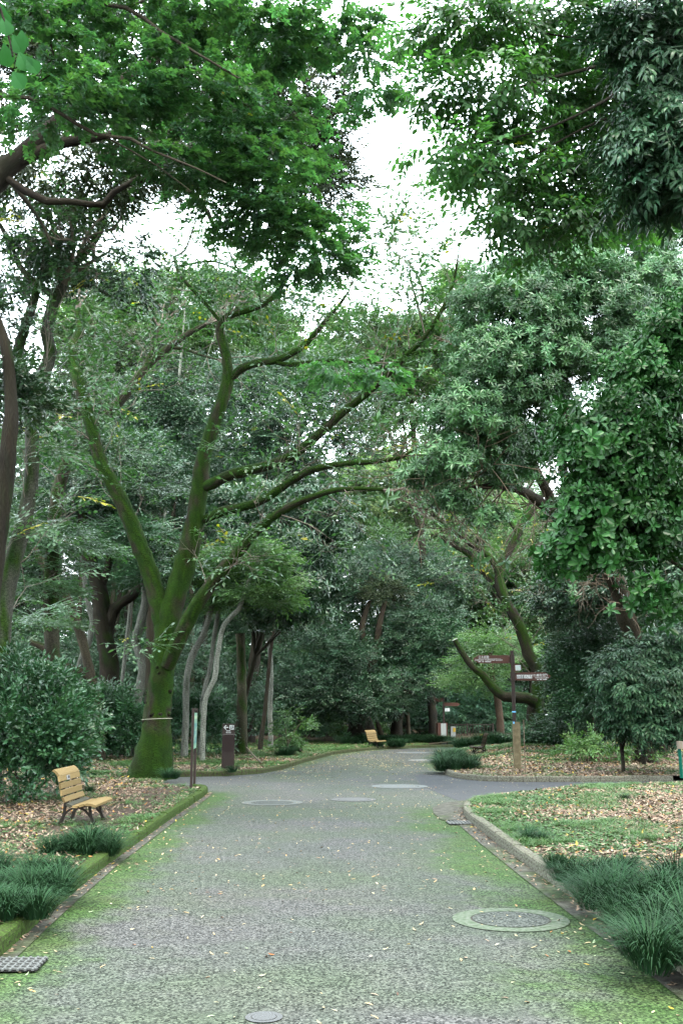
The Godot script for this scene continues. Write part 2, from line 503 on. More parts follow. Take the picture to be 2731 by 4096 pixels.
# ---------------------------------------------------------------- wood
func smooth_path(pts: Array, step: float) -> Array:
	var out := []
	var m := pts.size()
	for k in m - 1:
		var a: Vector4 = pts[maxi(k - 1, 0)]
		var b: Vector4 = pts[k]
		var c: Vector4 = pts[k + 1]
		var d: Vector4 = pts[mini(k + 2, m - 1)]
		var cuts := maxi(1, int(Vector3(c.x - b.x, c.y - b.y, c.z - b.z).length() / step))
		for j in cuts:
			var t := j / float(cuts)
			out.append((b * 2.0 + (c - a) * t + (a * 2.0 - b * 5.0 + c * 4.0 - d) * t * t + (b * 3.0 - a - c * 3.0 + d) * t * t * t) * 0.5)
	out.append(pts[m - 1])
	return out

func limb(b: Builder, pts: Array, o := {}) -> void:
	# a bent, tapering, slightly knobbly stem; o: sides, step, knob, flare, bark, moss, moss_amount
	var sides: int = o.get("sides", 10)
	var path := smooth_path(pts, o.get("step", 0.22))
	var knob: float = o.get("knob", 0.12)
	var flare: float = o.get("flare", 0.0)
	var base: Color = o.get("bark", Color(0.05, 0.045, 0.032))
	var moss: Color = o.get("moss", Color(0.019, 0.044, 0.006))
	var much: float = o.get("moss_amount", 0.0)
	var off: Vector3 = o.get("origin", Vector3.ZERO)
	var ref := Vector3(0.31, 0.1, 0.94).normalized()
	var run := 0.0
	var first := b.v.size()
	var turns := maxf(1.0, roundf(path[0].w * TAU / 0.5))
	var prev := Vector3.ZERO
	for k in path.size():
		var q: Vector4 = path[k]
		var p := Vector3(q.x, q.y, q.z)
		var nx: Vector4 = path[mini(k + 1, path.size() - 1)]
		var pv: Vector4 = path[maxi(k - 1, 0)]
		var t := Vector3(nx.x - pv.x, nx.y - pv.y, nx.z - pv.z).normalized()
		var s := (ref - t * ref.dot(t)).normalized()
		var e := t.cross(s)
		ref = s
		if k > 0: run += (p - prev).length()
		prev = p
		for j in sides + 1:
			var a := TAU * j / sides
			var d := s * cos(a) + e * sin(a)
			var rad := q.w * (1.0 + knob * fn.get_noise_3dv((p + d * q.w) * (0.55 / maxf(q.w, 0.05))) * 2.0)
			if flare > 0.0:
				var low := exp(-run / (q.w * 1.6))
				rad *= 1.0 + flare * low * (0.45 + 0.9 * absf(sin(a * 2.5 + 0.7)) * (0.6 + noise(d * 2.0 + pts[0].x * Vector3.ONE, 1.0)))
			var col := base * (1.0 + 0.5 * noise(p + d * q.w, 1.7))
			if much > 0.0:
				var g := clampf((noise(p + d * 0.5, 1.1) * 1.1 + noise(p + d * 0.5, 4.0) * 0.5 + d.dot(Vector3(0.25, 0.75, 0.15)) * 0.55 + much * 1.6 - 0.8) * 2.6, 0, 1)
				col = col.lerp(moss * (1.0 + 0.55 * noise(p + d, 2.3)), g)
			b.put(p + d * rad - off, d, Vector2(j / float(sides) * turns, run / 0.6), Color(col.r, col.g, col.b))
	var w := sides + 1
	for k in path.size() - 1:
		for j in sides:
			var a := first + k * w + j
			b.i.append_array([a, a + w, a + 1, a + 1, a + w, a + w + 1])
	# rounded-off end
	var last: Vector4 = path[path.size() - 1]
	var tip := b.put(Vector3(last.x, last.y, last.z) - off, Vector3.UP, Vector2.ZERO, o.get("end", base))
	for j in sides:
		b.i.append_array([first + (path.size() - 1) * w + j, tip, first + (path.size() - 1) * w + j + 1])

func twigs(b: Builder, p: Vector3, dir: Vector3, length: float, r: float, depth: int, ends: Array, off: Vector3, lift := 0.15, kids := 3) -> void:
	var cuts := 3
	var at := p
	var d := dir
	var pts := [p]
	for k in cuts:
		d = (d + rsphere() * 0.28 + Vector3.UP * lift * 0.4).normalized()
		at += d * length / cuts
		pts.append(at)
	var sides := 4 if r > 0.012 else 3
	var ring := b.v.size()
	var s := dir.cross(Vector3(0.2, 0.9, 0.3)).normalized()
	var e := dir.cross(s)
	for k in cuts + 1:
		var rad := r * (1.0 - 0.6 * k / cuts)
		for j in sides:
			var q := s * cos(TAU * j / sides) + e * sin(TAU * j / sides)
			b.put(pts[k] + q * rad - off, q, Vector2.ZERO)
	for k in cuts:
		for j in sides:
			var a := ring + k * sides + j
			var a1 := ring + k * sides + (j + 1) % sides
			b.i.append_array([a, a + sides, a1, a1, a + sides, a1 + sides])
	if depth == 0:
		ends.append([at, d]); ends.append([pts[2], d])
		return
	for k in kids:
		var t := rr(0.35, 1.0)
		var q: Vector3 = pts[clampi(int(t * cuts), 0, cuts - 1)]
		q = q.lerp(pts[clampi(int(t * cuts) + 1, 0, cuts)], fposmod(t * cuts, 1.0))
		twigs(b, q, (d * 0.8 + rsphere() * 0.75).normalized(), length * rr(0.5, 0.75), r * 0.5, depth - 1, ends, off, lift, kids)

func boughs(root: Node3D, limbs: Array, spots: Array, mat: Material, most := 80, thick := 0.010) -> void:
	# thin boughs from the nearest limb to the clumps
	var b := Builder.new()
	var nodes := []
	for l in limbs:
		for q in smooth_path(l, 0.4): nodes.append(q)
	var jump := maxi(1, spots.size() / most)
	var todo := []
	for k in range(0, spots.size(), jump):
		var near := 1e9
		for q in nodes: near = minf(near, Vector3(q.x, q.y, q.z).distance_squared_to(spots[k]))
		todo.append([near, spots[k]])
	todo.sort_custom(func(x: Array, y: Array) -> bool: return x[0] < y[0])
	for row in todo:
		var to: Vector3 = row[1]
		var best: Vector4 = nodes[0]
		var far := 1e9
		for q in nodes:
			var dd := Vector3(q.x - to.x, (q.y - to.y) * 0.8, q.z - to.z).length() + (0.5 if q.y > to.y + 0.3 else 0.0)
			if dd < far:
				far = dd
				best = q
		var from := Vector3(best.x, best.y, best.z)
		var r := minf(best.w * 0.7, thick * (0.6 + far * 0.7))
		var m1 := from.lerp(to, 0.35) + rsphere() * far * 0.12 + Vector3.UP * far * 0.08
		var m2 := from.lerp(to, 0.7) + rsphere() * far * 0.10 + Vector3.UP * far * 0.05
		nodes.append_array([Vector4(m1.x, m1.y, m1.z, r * 0.75), Vector4(m2.x, m2.y, m2.z, r * 0.55), Vector4(to.x, to.y, to.z, r * 0.4)])
		limb(b, [Vector4(from.x, from.y, from.z, r), Vector4(m1.x, m1.y, m1.z, r * 0.75), Vector4(m2.x, m2.y, m2.z, r * 0.5), Vector4(to.x, to.y, to.z, r * 0.25)], {"sides": 5, "step": 0.3, "origin": root.position, "knob": 0.0, "bark": Color.WHITE})
	part(root, "boughs", b.mesh(), mat, Transform3D(), "stuff")

func tree(called: String, label: String, group: String, limbs: Array, o := {}) -> Node3D:
	var foot: Vector4 = limbs[0][0]
	var earth := rise(foot.x, foot.z) - 0.08
	if foot.y > earth:
		foot = Vector4(foot.x, earth, foot.z, foot.w * 1.06)
		limbs[0].push_front(foot)
	var root := thing(called, label, o.get("category", "tree"), Vector3(foot.x, foot.y, foot.z), 0.0, group)
	o.origin = root.position
	for k in limbs.size():
		var b := Builder.new()
		var oo := o.duplicate()
		if k > 0: oo.flare = 0.0
		limb(b, limbs[k], oo)
		part(root, "trunk" if k == 0 else "branch", b.mesh(), M[o.get("mat", "bark")])
	return root

# ---------------------------------------------------------------- the lie of the land
var left_line := [Vector2(-2.17, -1.0), Vector2(-2.26, -7.06), Vector2(-2.36, -8.63), Vector2(-2.48, -11.02), Vector2(-2.58, -15.55), Vector2(-2.63, -19.6), Vector2(-2.67, -20.7), Vector2(-2.80, -21.25), Vector2(-3.05, -21.45)]
var far_line := [Vector2(-4.1, -25.75), Vector2(-2.95, -26.05), Vector2(-2.13, -27.14), Vector2(-1.67, -28.96), Vector2(-1.2, -32.99), Vector2(-0.33, -38.99), Vector2(0.51, -41.73), Vector2(1.8, -44.62), Vector2(3.21, -46.4), Vector2(5.2, -47.0), Vector2(9, -47.2), Vector2(16, -47.6), Vector2(30, -48.5)]
var right_line := [Vector2(2.3, -1.0), Vector2(2.12, -6.0), Vector2(2.08, -7.42), Vector2(2.03, -8.62), Vector2(1.97, -10.39), Vector2(1.91, -12.93), Vector2(1.88, -15.37), Vector2(1.92, -16.4), Vector2(2.08, -17.5), Vector2(2.36, -18.4), Vector2(2.84, -19.05), Vector2(3.6, -19.7), Vector2(4.75, -20.7), Vector2(7.76, -22.6), Vector2(14, -24.2)]
var island_line := [Vector2(7.8, -24.21), Vector2(6.0, -23.95), Vector2(4.22, -23.89), Vector2(3.4, -24.1), Vector2(2.95, -24.75), Vector2(2.72, -25.6), Vector2(2.71, -27.22), Vector2(2.98, -30.79), Vector2(3.38, -34.95), Vector2(4.06, -39.0), Vector2(5.2, -41.6), Vector2(7.5, -42.6), Vector2(12, -43.0), Vector2(30, -43.6)]
var left_bed: PackedVector2Array
var right_bed: PackedVector2Array
var island: PackedVector2Array

func near_line(p: Vector2, line: Array) -> float:
	var best := 1e9
	for k in line.size() - 1:
		best = minf(best, p.distance_squared_to(Geometry2D.get_closest_point_to_segment(p, line[k], line[k + 1])))
	return sqrt(best)

func rise(x: float, z: float) -> float:   # how high the earth lies beside the road
	var h := 0.10 + 0.05 * noise(Vector3(x, 0, z), 0.13) + 0.018 * noise(Vector3(x, 3, z), 0.9)
	if x > 2.0 and z < -23.0:
		h += 0.32 * smoothstep(0.0, 12.0, -25.0 - z) * smoothstep(3.2, 7.0, x)
	elif x > 1.8:
		h += 0.04 * smoothstep(2.2, 5.0, x)
	else:
		var way := near_line(Vector2(x, z), left_line if z > -23.6 else far_line)
		h += 0.10 * smoothstep(1.0, 7.0, way)
		h -= 0.11 * smoothstep(1.9, 0.9, absf(z + 23.5)) * smoothstep(-7.5, -3.2, x)
		h += 0.5 * smoothstep(-50.0, -80.0, z)
	return maxf(h, 0.012)

func on_earth(x: float, z: float) -> Vector3:
	return Vector3(x, rise(x, z), z)

func sheet(called: String, poly: PackedVector2Array, cell: float, height: Callable, tint: Callable, mat: Material, label: String, category: String) -> MeshInstance3D:
	# a polygon cut into cells that follow the lie of the land
	var b := Builder.new()
	var lo := poly[0]
	var hi := poly[0]
	for p in poly:
		lo = lo.min(p)
		hi = hi.max(p)
	var nx := int(ceil((hi.x - lo.x) / cell))
	var nz := int(ceil((hi.y - lo.y) / cell))
	var inside := []
	var at := {}
	for k in nz + 1:
		for j in nx + 1:
			inside.append(Geometry2D.is_point_in_polygon(lo + Vector2(j, k) * cell, poly))
	var vertex := func(p: Vector2) -> int:
		var key := Vector2i((p * 500.0).round())
		if not at.has(key):
			var e := 0.15
			var h: float = height.call(p.x, p.y)
			var hx: float = height.call(p.x + e, p.y)
			var hz: float = height.call(p.x, p.y + e)
			at[key] = b.put(Vector3(p.x, h, p.y), Vector3(h - hx, e, h - hz).normalized(), p, tint.call(p.x, p.y))
		return at[key]
	for k in nz:
		for j in nx:
			var q := lo + Vector2(j, k) * cell
			var four := [q, q + Vector2(cell, 0), q + Vector2(cell, cell), q + Vector2(0, cell)]
			var n_in := 0
			for s in [[0, 0], [1, 0], [1, 1], [0, 1]]:
				if inside[(k + s[1]) * (nx + 1) + j + s[0]]: n_in += 1
			if n_in == 4:
				var a: int = vertex.call(four[0])
				var c: int = vertex.call(four[1])
				var d: int = vertex.call(four[2])
				var e: int = vertex.call(four[3])
				b.i.append_array([a, c, d, a, d, e])
			elif n_in > 0 or nx * nz < 9000:
				for bit in Geometry2D.intersect_polygons(PackedVector2Array(four), poly):
					var f := Geometry2D.triangulate_polygon(bit)
					for m in range(0, f.size(), 3):
						var x: Vector2 = bit[f[m]]
						var y: Vector2 = bit[f[m + 1]]
						var z: Vector2 = bit[f[m + 2]]
						if (y - x).cross(z - x) < 0.0:
							var s := y
							y = z
							z = s
						var v0: int = vertex.call(x)
						var v1: int = vertex.call(y)
						var v2: int = vertex.call(z)
						b.i.append_array([v0, v1, v2])
	var o := part(self, called, b.mesh(), mat)
	tag(o, label, category, "", "structure")
	return o

func gravelly(x: float, z: float) -> float:   # the trodden gravel between the bench and the map board
	return smoothstep(-4.3, -3.6, x + 0.5 * noise(Vector3(x, 0, z), 0.7)) * smoothstep(-2.85, -3.15, x) * smoothstep(-12.5, -14.0, z) * smoothstep(-23.0, -21.0, z)

func soil_tint(x: float, z: float) -> Color:
	var g := greenness(x, z)
	var s := 1.0 + 0.35 * noise(Vector3(x, 0, z), 0.8)
	var t := Color(1.15, 1.1, 1.05).lerp(Color(0.95, 1.9, 0.75), g * 0.8)
	if x < 0.0 and z > -24.0: t = t.lerp(Color(1.5, 1.85, 2.1), gravelly(x, z))
	return t * s

func greenness(x: float, z: float) -> float:   # where moss, clover and grass win over the leaf litter
	var p := Vector3(x, 0, z)
	var g := 0.42 + 0.75 * noise(p, 0.28) + 0.55 * noise(p, 1.1)
	if x < 1.0 and z > -23.0:
		g += 0.55 * smoothstep(1.5, 0.2, near_line(Vector2(x, z), left_line)) - 0.36 - 0.12 * smoothstep(-4.2, -6.5, x)
	elif x > 1.5 and z > -24.0:
		g += 0.45 * smoothstep(1.3, 0.2, near_line(Vector2(x, z), right_line)) - 0.02 - 0.12 * smoothstep(0.9, 0.0, absf(x - 0.35 * (-z - 10.0) - 3.6) - 0.7)
	elif x > 2.0 and z > -45.0:
		g += -0.42 + 0.45 * smoothstep(-28.0, -36.0, z)
	else:
		g += -0.15 + 0.5 * smoothstep(-33.0, -40.0, z) + 0.3 * smoothstep(0.8, 0.1, near_line(Vector2(x, z), far_line))
	return clampf(g, 0.0, 1.0)

func road_tint(x: float, z: float) -> Color:
	var p := Vector2(x, z)
	var q := Vector3(x, 0, z)
	var ragged := 0.55 * noise(q, 0.5) + 0.35 * noise(q, 1.9) + 0.42 * noise(q, 5.0)
	var dl := near_line(p, left_line)
	var dr := near_line(p, right_line)
	var df := near_line(p, far_line)
	var m := smoothstep(0.62, 0.12, dl - 0.12 + ragged * 0.5) * smoothstep(-22.0, -20.0, z)
	m = maxf(m, smoothstep(1.05, 0.15, dr - 0.1 + ragged * 0.8) * smoothstep(-19.0, -16.5, z))
	m = maxf(m, 0.7 * smoothstep(0.75, 0.1, df + ragged * 0.6) * smoothstep(-28.0, -33.0, z))
	m = maxf(m, 0.8 * smoothstep(0.9, 0.1, near_line(p, island_line) + ragged) * smoothstep(-27.0, -29.0, z))
	var film := clampf(0.32 + 0.55 * noise(q, 0.33) + 0.3 * noise(q, 1.3), 0.0, 0.6) * smoothstep(2.6, 1.2, absf(x + 0.2) * 0.9)
	film = maxf(film, 0.38 * smoothstep(1.7, 0.5, minf(dl, dr) + ragged))
	var worn := 1.0 + 0.2 * noise(q, 0.23) + 0.16 * noise(q, 0.9) + 0.10 * noise(q, 3.1)
	if z < -26.5: worn *= 0.86 + 0.1 * smoothstep(-30.0, -40.0, z)
	var grey := Color(worn * 0.97, worn * 1.03, worn * 0.98)
	return grey.lerp(Color(0.76, 1.06, 0.60), film * 0.95).lerp(Color(0.56, 1.16, 0.30) * (1.0 + 0.35 * noise(q, 2.7)), m * 0.93)

func kerb(line: Array, stone: float, mat: Material, label: String, bed_on_left := false) -> void:
	# kerb stones laid end to end along a line, their outer faces on it
	var root := thing("kerb", label, "kerb", Vector3.ZERO, 0.0, "", "structure")
	var b := Builder.new()
	b.extrude(Transform3D(), [Vector2(0, -0.1), Vector2(0.135, -0.1), Vector2(0.135, 0.105), Vector2(0.11, 0.128), Vector2(0.035, 0.13), Vector2(0.008, 0.118), Vector2(0, 0.09)], -0.5, 0.5)
	var m := b.mesh()
	var run := 0.0
	var at: Vector2 = line[0]
	var k := 0
	while k < line.size() - 1:
		# walk one stone's length along the line
		var left := stone
		if k + 2 < line.size():
			var bend: float = absf((line[k + 1] - line[k]).angle_to(line[k + 2] - line[k + 1]))
			if bend > 0.2 and at.distance_to(line[k + 1]) < stone * 1.5: left = stone * 0.5
		var from := at
		while k < line.size() - 1 and left > 0.0:
			var gap := at.distance_to(line[k + 1])
			if gap > left:
				at = at.move_toward(line[k + 1], left)
				left = 0.0
			else:
				at = line[k + 1]
				left -= gap
				k += 1
		var d := at - from
		if d.length() < 0.08: continue
		var mid := (at + from) / 2.0
		if mid.y > 0.5 or mid.x > 15.0: continue
		var turn := atan2(d.x, d.y) + (0.0 if bed_on_left else PI)
		var t := Transform3D(Basis(Vector3.UP, turn), Vector3(mid.x, rr(-0.006, 0.006), mid.y))
		t.basis = t.basis * Basis.from_euler(Vector3(rr(-0.006, 0.006), rr(-0.01, 0.01), rr(-0.02, 0.02)))
		t.basis.z *= d.length() - 0.012
		part(root, "kerb_stone", m, mat, t)

func strip(line: Array, d0: float, d1: float, y: float) -> PackedVector2Array:
	# a band beside a line, between two distances on its road side
	var a := PackedVector2Array()
	var b := PackedVector2Array()
	for k in line.size():
		var p: Vector2 = line[k]
		var t: Vector2 = (line[mini(k + 1, line.size() - 1)] - line[maxi(k - 1, 0)]).normalized()
		var n := Vector2(t.y, -t.x)
		a.append(p + n * d0)
		b.append(p + n * d1)
	b.reverse()
	a.append_array(b)
	return a

func make_setting() -> void:
	left_bed = PackedVector2Array(left_line.slice(0, 9))
	for k in left_bed.size(): left_bed[k] += Vector2(-0.07, 0)
	left_bed.append_array([Vector2(-3.9, -22.6), Vector2(-4.25, -24.6), Vector2(-4.3, -25.8)])
	for p in far_line.slice(1): left_bed.append(p + Vector2(-0.08, -0.05))
	left_bed.append_array([Vector2(60, -50), Vector2(60, -120), Vector2(-60, -120), Vector2(-60, -1)])
	right_bed = PackedVector2Array(right_line)
	for k in right_bed.size(): right_bed[k] += Vector2(0.08, 0.03)
	right_bed.append_array([Vector2(30, -26.5), Vector2(30, -1)])
	island = PackedVector2Array(island_line)
	for k in island.size(): island[k] += Vector2(0.07, -0.07 if k < 5 else 0.05)
	island.append_array([Vector2(34, -43.6), Vector2(34, -24.4)])
	var b := Builder.new()
	b.quad(Vector3(-400, -0.25, 60), Vector3(-400, -0.25, -400), Vector3(400, -0.25, -400), Vector3(400, -0.25, 60))
	tag(part(self, "ground", b.mesh(), M.soil), "brown forest floor that reaches away under the trees", "ground", "", "structure")
	# the road: a fine mesh where it is near
	b = Builder.new()
	var xs := []
	var zs := []
	var x := -9.0
	while x < 32.0:
		xs.append(x)
		x += 0.10 if x > -3.2 and x < 3.0 else 0.5
	var z := 3.0
	while z > -50.0:
		zs.append(z)
		z -= 0.10 if z > -22 and z < -4.5 else 0.35
	for q in zs:
		for p in xs: b.put(Vector3(p, 0, q), Vector3.UP, Vector2(p, q), road_tint(p, q))
	for k in zs.size() - 1:
		for j in xs.size() - 1:
			var a := k * xs.size() + j
			b.i.append_array([a, a + xs.size(), a + 1, a + 1, a + xs.size(), a + xs.size() + 1])
	tag(part(self, "road", b.mesh(), M.road), "grey park road of coarse worn asphalt with moss along its edges", "road", "", "structure")
	var flat := func(h: float) -> Callable: return func(_x: float, _z: float) -> float: return h
	var grey := func(px: float, pz: float) -> Color: return Color.WHITE * (1.0 + 0.25 * noise(Vector3(px, 0, pz), 0.7))
	var mossy := func(px: float, pz: float) -> Color:
		return Color(1, 1, 1).lerp(Color(0.55, 0.95, 0.25), clampf(0.1 + 1.1 * noise(Vector3(px, 0, pz), 0.9) + 0.6 * noise(Vector3(px, 0, pz), 4.0), 0.0, 0.8))
	sheet("side_path", PackedVector2Array([Vector2(1.95, -20.6), Vector2(2.2, -18.3), Vector2(3.0, -18.9), Vector2(4.75, -20.2), Vector2(14, -23.6), Vector2(30, -25), Vector2(30, -25.6), Vector2(8, -24.9), Vector2(3.2, -24.8), Vector2(2.4, -26.6), Vector2(1.9, -26.8), Vector2(1.75, -23.5)]), 0.3, flat.call(0.004), grey, M.path, "smooth dark asphalt path branching off between the two right kerbs", "path")
	sheet("gutter", strip(right_line.slice(0, 9), 0.0, 0.2, 0), 0.2, flat.call(0.008), mossy, M.gutter, "brownish concrete gutter along the right kerb", "gutter")
	sheet("gutter", strip(left_line.slice(0, 7), -0.0, -0.11, 0), 0.2, flat.call(0.008), mossy, M.gutter, "narrow grey gutter under the mossy left kerb", "gutter")
	sheet("apron", PackedVector2Array([Vector2(1.50, -15.6), Vector2(1.47, -16.6), Vector2(1.55, -17.6), Vector2(1.85, -18.5), Vector2(2.35, -19.05), Vector2(2.45, -18.5), Vector2(2.1, -17.5), Vector2(1.93, -16.4), Vector2(1.88, -15.5)]), 0.12, flat.call(0.011), mossy, M.gutter, "rounded concrete apron with green moss at the right kerb's corner", "pavement")
	sheet("earth_bed", left_bed, 0.5, rise, soil_tint, M.soil, "earth bed covered with leaf litter left of the road and beyond", "ground")
	sheet("earth_bed", right_bed, 0.35, rise, soil_tint, M.soil, "bright bed of clover, grass and dry leaves right of the road", "ground")
	sheet("earth_bed", island, 0.5, rise, soil_tint, M.soil, "darker leaf-strewn bed behind the side path", "ground")
	kerb(left_line, 0.6, M.kerb_moss, "thickly moss-covered kerb on the left that ends in a rounded corner", true)
	kerb(far_line, 0.6, M.kerb_moss_far, "far mossy kerb that curves past the yellow bench", true)
	var back := right_line.duplicate()
	kerb(back, 0.6, M.kerb, "pale concrete kerb curving round the bright bed on the right")
	kerb(island_line, 0.6, M.kerb, "straight brown kerb under the brown direction post")

func litter_colour() -> Color:
	var s := rr(0.7, 1.25)
	var t := r1()
	if t < 0.50: return Color(0.27, 0.185, 0.12) * s
	if t < 0.72: return Color(0.42, 0.32, 0.22) * s
	if t < 0.93: return Color(0.14, 0.08, 0.05) * s
	if t < 0.975: return Color(0.42, 0.19, 0.05) * s
	return Color(0.62, 0.42, 0.06) * s

func curled(length: float, width: float) -> Mesh:
	var b := Builder.new()
	leaf(b, Vector3(-length / 2, 0.006, 0), Vector3(1, 0.12, 0).normalized(), Vector3.UP, length, width, OVAL, rr(-0.5, 0.6), rr(-0.3, 0.5))
	return b.mesh()

func lie(p: Vector3, size: float, tip := 0.35) -> Transform3D:
	var t := Transform3D(Basis(Vector3.UP, rr(0, TAU)) * Basis.from_euler(Vector3(rr(-tip, tip), 0, rr(-tip, tip))), p)
	return t.scaled_local(Vector3.ONE * size)

func make_ground_cover() -> void:
	var forms := [curled(0.075, 0.034), curled(0.085, 0.03), curled(0.06, 0.036), curled(0.10, 0.04)]
	var ts := [[], [], [], []]
	var cols := [PackedColorArray(), PackedColorArray(), PackedColorArray(), PackedColorArray()]
	var low := Builder.new()
	for k in 9:
		var a := rr(0, TAU)
		var d := Vector3(cos(a), rr(0.1, 0.9), sin(a)).normalized()
		leaf(low, Vector3(cos(a), 0, sin(a)) * rr(0, 0.035) + Vector3(0, rr(0.0, 0.02), 0), d, Vector3.UP, rr(0.025, 0.045), rr(0.014, 0.026), OVAL, 0.2, 0.4, Color.WHITE * rr(0.75, 1.25))
	var grass := Builder.new()
	for k in 12:
		var a := rr(0, TAU)
		leaf(grass, Vector3(cos(a), 0, sin(a)) * rr(0, 0.03), Vector3(cos(a) * 0.5, rr(0.7, 1.2), sin(a) * 0.5).normalized(), Vector3(-cos(a), 0.6, -sin(a)).normalized(), rr(0.06, 0.13), 0.006, SMALL, 0.2, 0.7, Color.WHITE * rr(0.75, 1.25))
	var gts := [[], []]
	var gcols := [PackedColorArray(), PackedColorArray()]
	var beds := [[left_bed, Rect2(-12, -50, 16, 45), 1.0], [right_bed, Rect2(1.9, -25, 13, 21), 1.35], [island, Rect2(2.6, -43, 18, 19), 1.1]]
	for bed in beds:
		var poly: PackedVector2Array = bed[0]
		var box: Rect2 = bed[1]
		var tries := int(box.get_area() * 560.0 * bed[2])
		for k in tries:
			var p := box.position + Vector2(r1(), r1()) * box.size
			var far := -p.y
			if absf(p.x) > far * 0.36 + 0.6: continue           # outside what the photograph could see, with a margin
			if r1() > clampf(19.0 / far, 0.2, 1.0): continue
			if not Geometry2D.is_point_in_polygon(p, poly): continue
			var g := greenness(p.x, p.y) + rr(-0.58, 0.58)
			var big := clampf(far / 19.0, 1.0, 1.7) * 0.78
			if p.x < 0.0 and far < 24.0 and r1() < 0.8 * gravelly(p.x, p.y): continue
			var at := on_earth(p.x, p.y)
			if g < 0.5:
				if r1() > 0.75: continue
				var w := rng.randi() % 4
				ts[w].append(lie(at + Vector3(0, rr(0.0, 0.02), 0), rr(0.7, 1.2) * big, 0.5))
				cols[w].append(litter_colour())
			else:
				if r1() > 0.8: continue
				var w := 1 if noise(Vector3(p.x, 7, p.y), 0.6) > 0.16 else 0
				gts[w].append(lie(at, rr(0.7, 1.3) * big, 0.2))
				var s := rr(0.65, 1.15)
				gcols[w].append(Color(s * rr(0.75, 1.1), s, s * 0.85))
	for w in 4:
		tag(scatter(self, "fallen_leaves", forms[w], M.litter, ts[w], cols[w], "stuff"), ["narrow brown dry leaves littering the beds", "long thin dry leaves littering the beds", "short rounded dry leaves littering the beds", "large curled dry leaves littering the beds"][w], "leaf litter")
	tag(scatter(self, "ground_cover", low.mesh(), M.cover, gts[0], gcols[0], "stuff"), "low green clover and weeds growing through the leaf litter", "ground cover")
	tag(scatter(self, "grass", grass.mesh(), M.cover, gts[1], gcols[1], "stuff"), "short thin grass growing in patches on the beds", "grass")
	# leaves blown onto the road: the large near ones singly, the rest as one
	var rts := []
	var rcols := PackedColorArray()
	var n_single := 0
	var tints := [plain(lin(0.27, 0.22, 0.13), 0.7), plain(lin(0.30, 0.28, 0.18), 0.7), plain(lin(0.22, 0.08, 0.025), 0.7), plain(lin(0.30, 0.20, 0.03), 0.7), plain(lin(0.20, 0.25, 0.15), 0.7)]
	for m in tints: m.cull_mode = BaseMaterial3D.CULL_DISABLED
	for k in 5200:
		var far := 5.0 + 40.0 * pow(r1(), 0.9)
		var x := rr(-2.5, 2.1) if r1() < 0.75 else (rr(-2.55, -1.9) if r1() < 0.5 else rr(1.3, 2.0))
		if far > 26.0: x = rr(-2.2, 3.5) + (far - 26.0) * 0.12
		if far > 18.0 and far < 25.0: x = rr(-3.0, 6.0)
		var p := Vector2(x, -far)
		if Geometry2D.is_point_in_polygon(p, left_bed) or Geometry2D.is_point_in_polygon(p, right_bed) or Geometry2D.is_point_in_polygon(p, island): continue
		if r1() < 0.42 + 0.9 * noise(Vector3(p.x, 0, p.y), 0.4): continue
		if far < 9.5 and n_single < 190:
			n_single += 1
			if n_single > 150 and x < 1.2: continue
			var t := r1()
			var w := 0 if t < 0.4 else 1 if t < 0.72 else 2 if t < 0.82 else 3 if t < 0.9 else 4
			var o := part(self, "fallen_leaf", forms[rng.randi() % 4], tints[w], lie(Vector3(p.x, 0.004, p.y), rr(0.28, 0.62), 0.12))
			var hue: String = ["tan", "cream", "rust-red", "yellow", "greenish"][w]
			tag(o, "small %s fallen leaf lying on the near part of the grey road" % hue, "fallen leaf", "%s fallen leaves on the near road" % hue)
		else:
			rts.append(lie(Vector3(p.x, 0.006, p.y), rr(0.35, 0.75) * clampf(far / 20.0, 1.0, 1.5), 0.15))
			var c := litter_colour()
			rcols.append(c if r1() < 0.3 else Color(0.55, 0.46, 0.27).lerp(Color(0.5, 0.3, 0.1), pow(r1(), 2.0)) * rr(0.7, 1.15))
	for k in 700:
		var q := r1() * 7.0
		var p0: Vector2 = right_line[1 + int(q)]
		var p1: Vector2 = right_line[2 + int(q)]
		var p := p0.lerp(p1, fposmod(q, 1.0)) - Vector2(0.01 + 0.16 * pow(r1(), 2.0), 0)
		if r1() > 0.5 + 0.9 * noise(Vector3(p.x, 2, p.y), 0.9): continue
		rts.append(lie(Vector3(p.x, 0.014, p.y), rr(0.35, 0.8), 0.3))
		rcols.append(litter_colour())
		if r1() < 0.6:
			q = 1.0 + r1() * 5.0
			p0 = left_line[int(q)]
			p1 = left_line[1 + int(q)]
			p = p0.lerp(p1, fposmod(q, 1.0)) + Vector2(0.015 + 0.1 * pow(r1(), 2.0), 0)
			rts.append(lie(Vector3(p.x, 0.014, p.y), rr(0.35, 0.75), 0.3))
			rcols.append(litter_colour())
	tag(scatter(self, "fallen_leaves", forms[1], M.litter, rts, rcols, "stuff"), "pale and yellow leaves scattered over the farther road", "leaf litter")

# ---------------------------------------------------------------- plants with blades
var tuft_mesh: Array = []

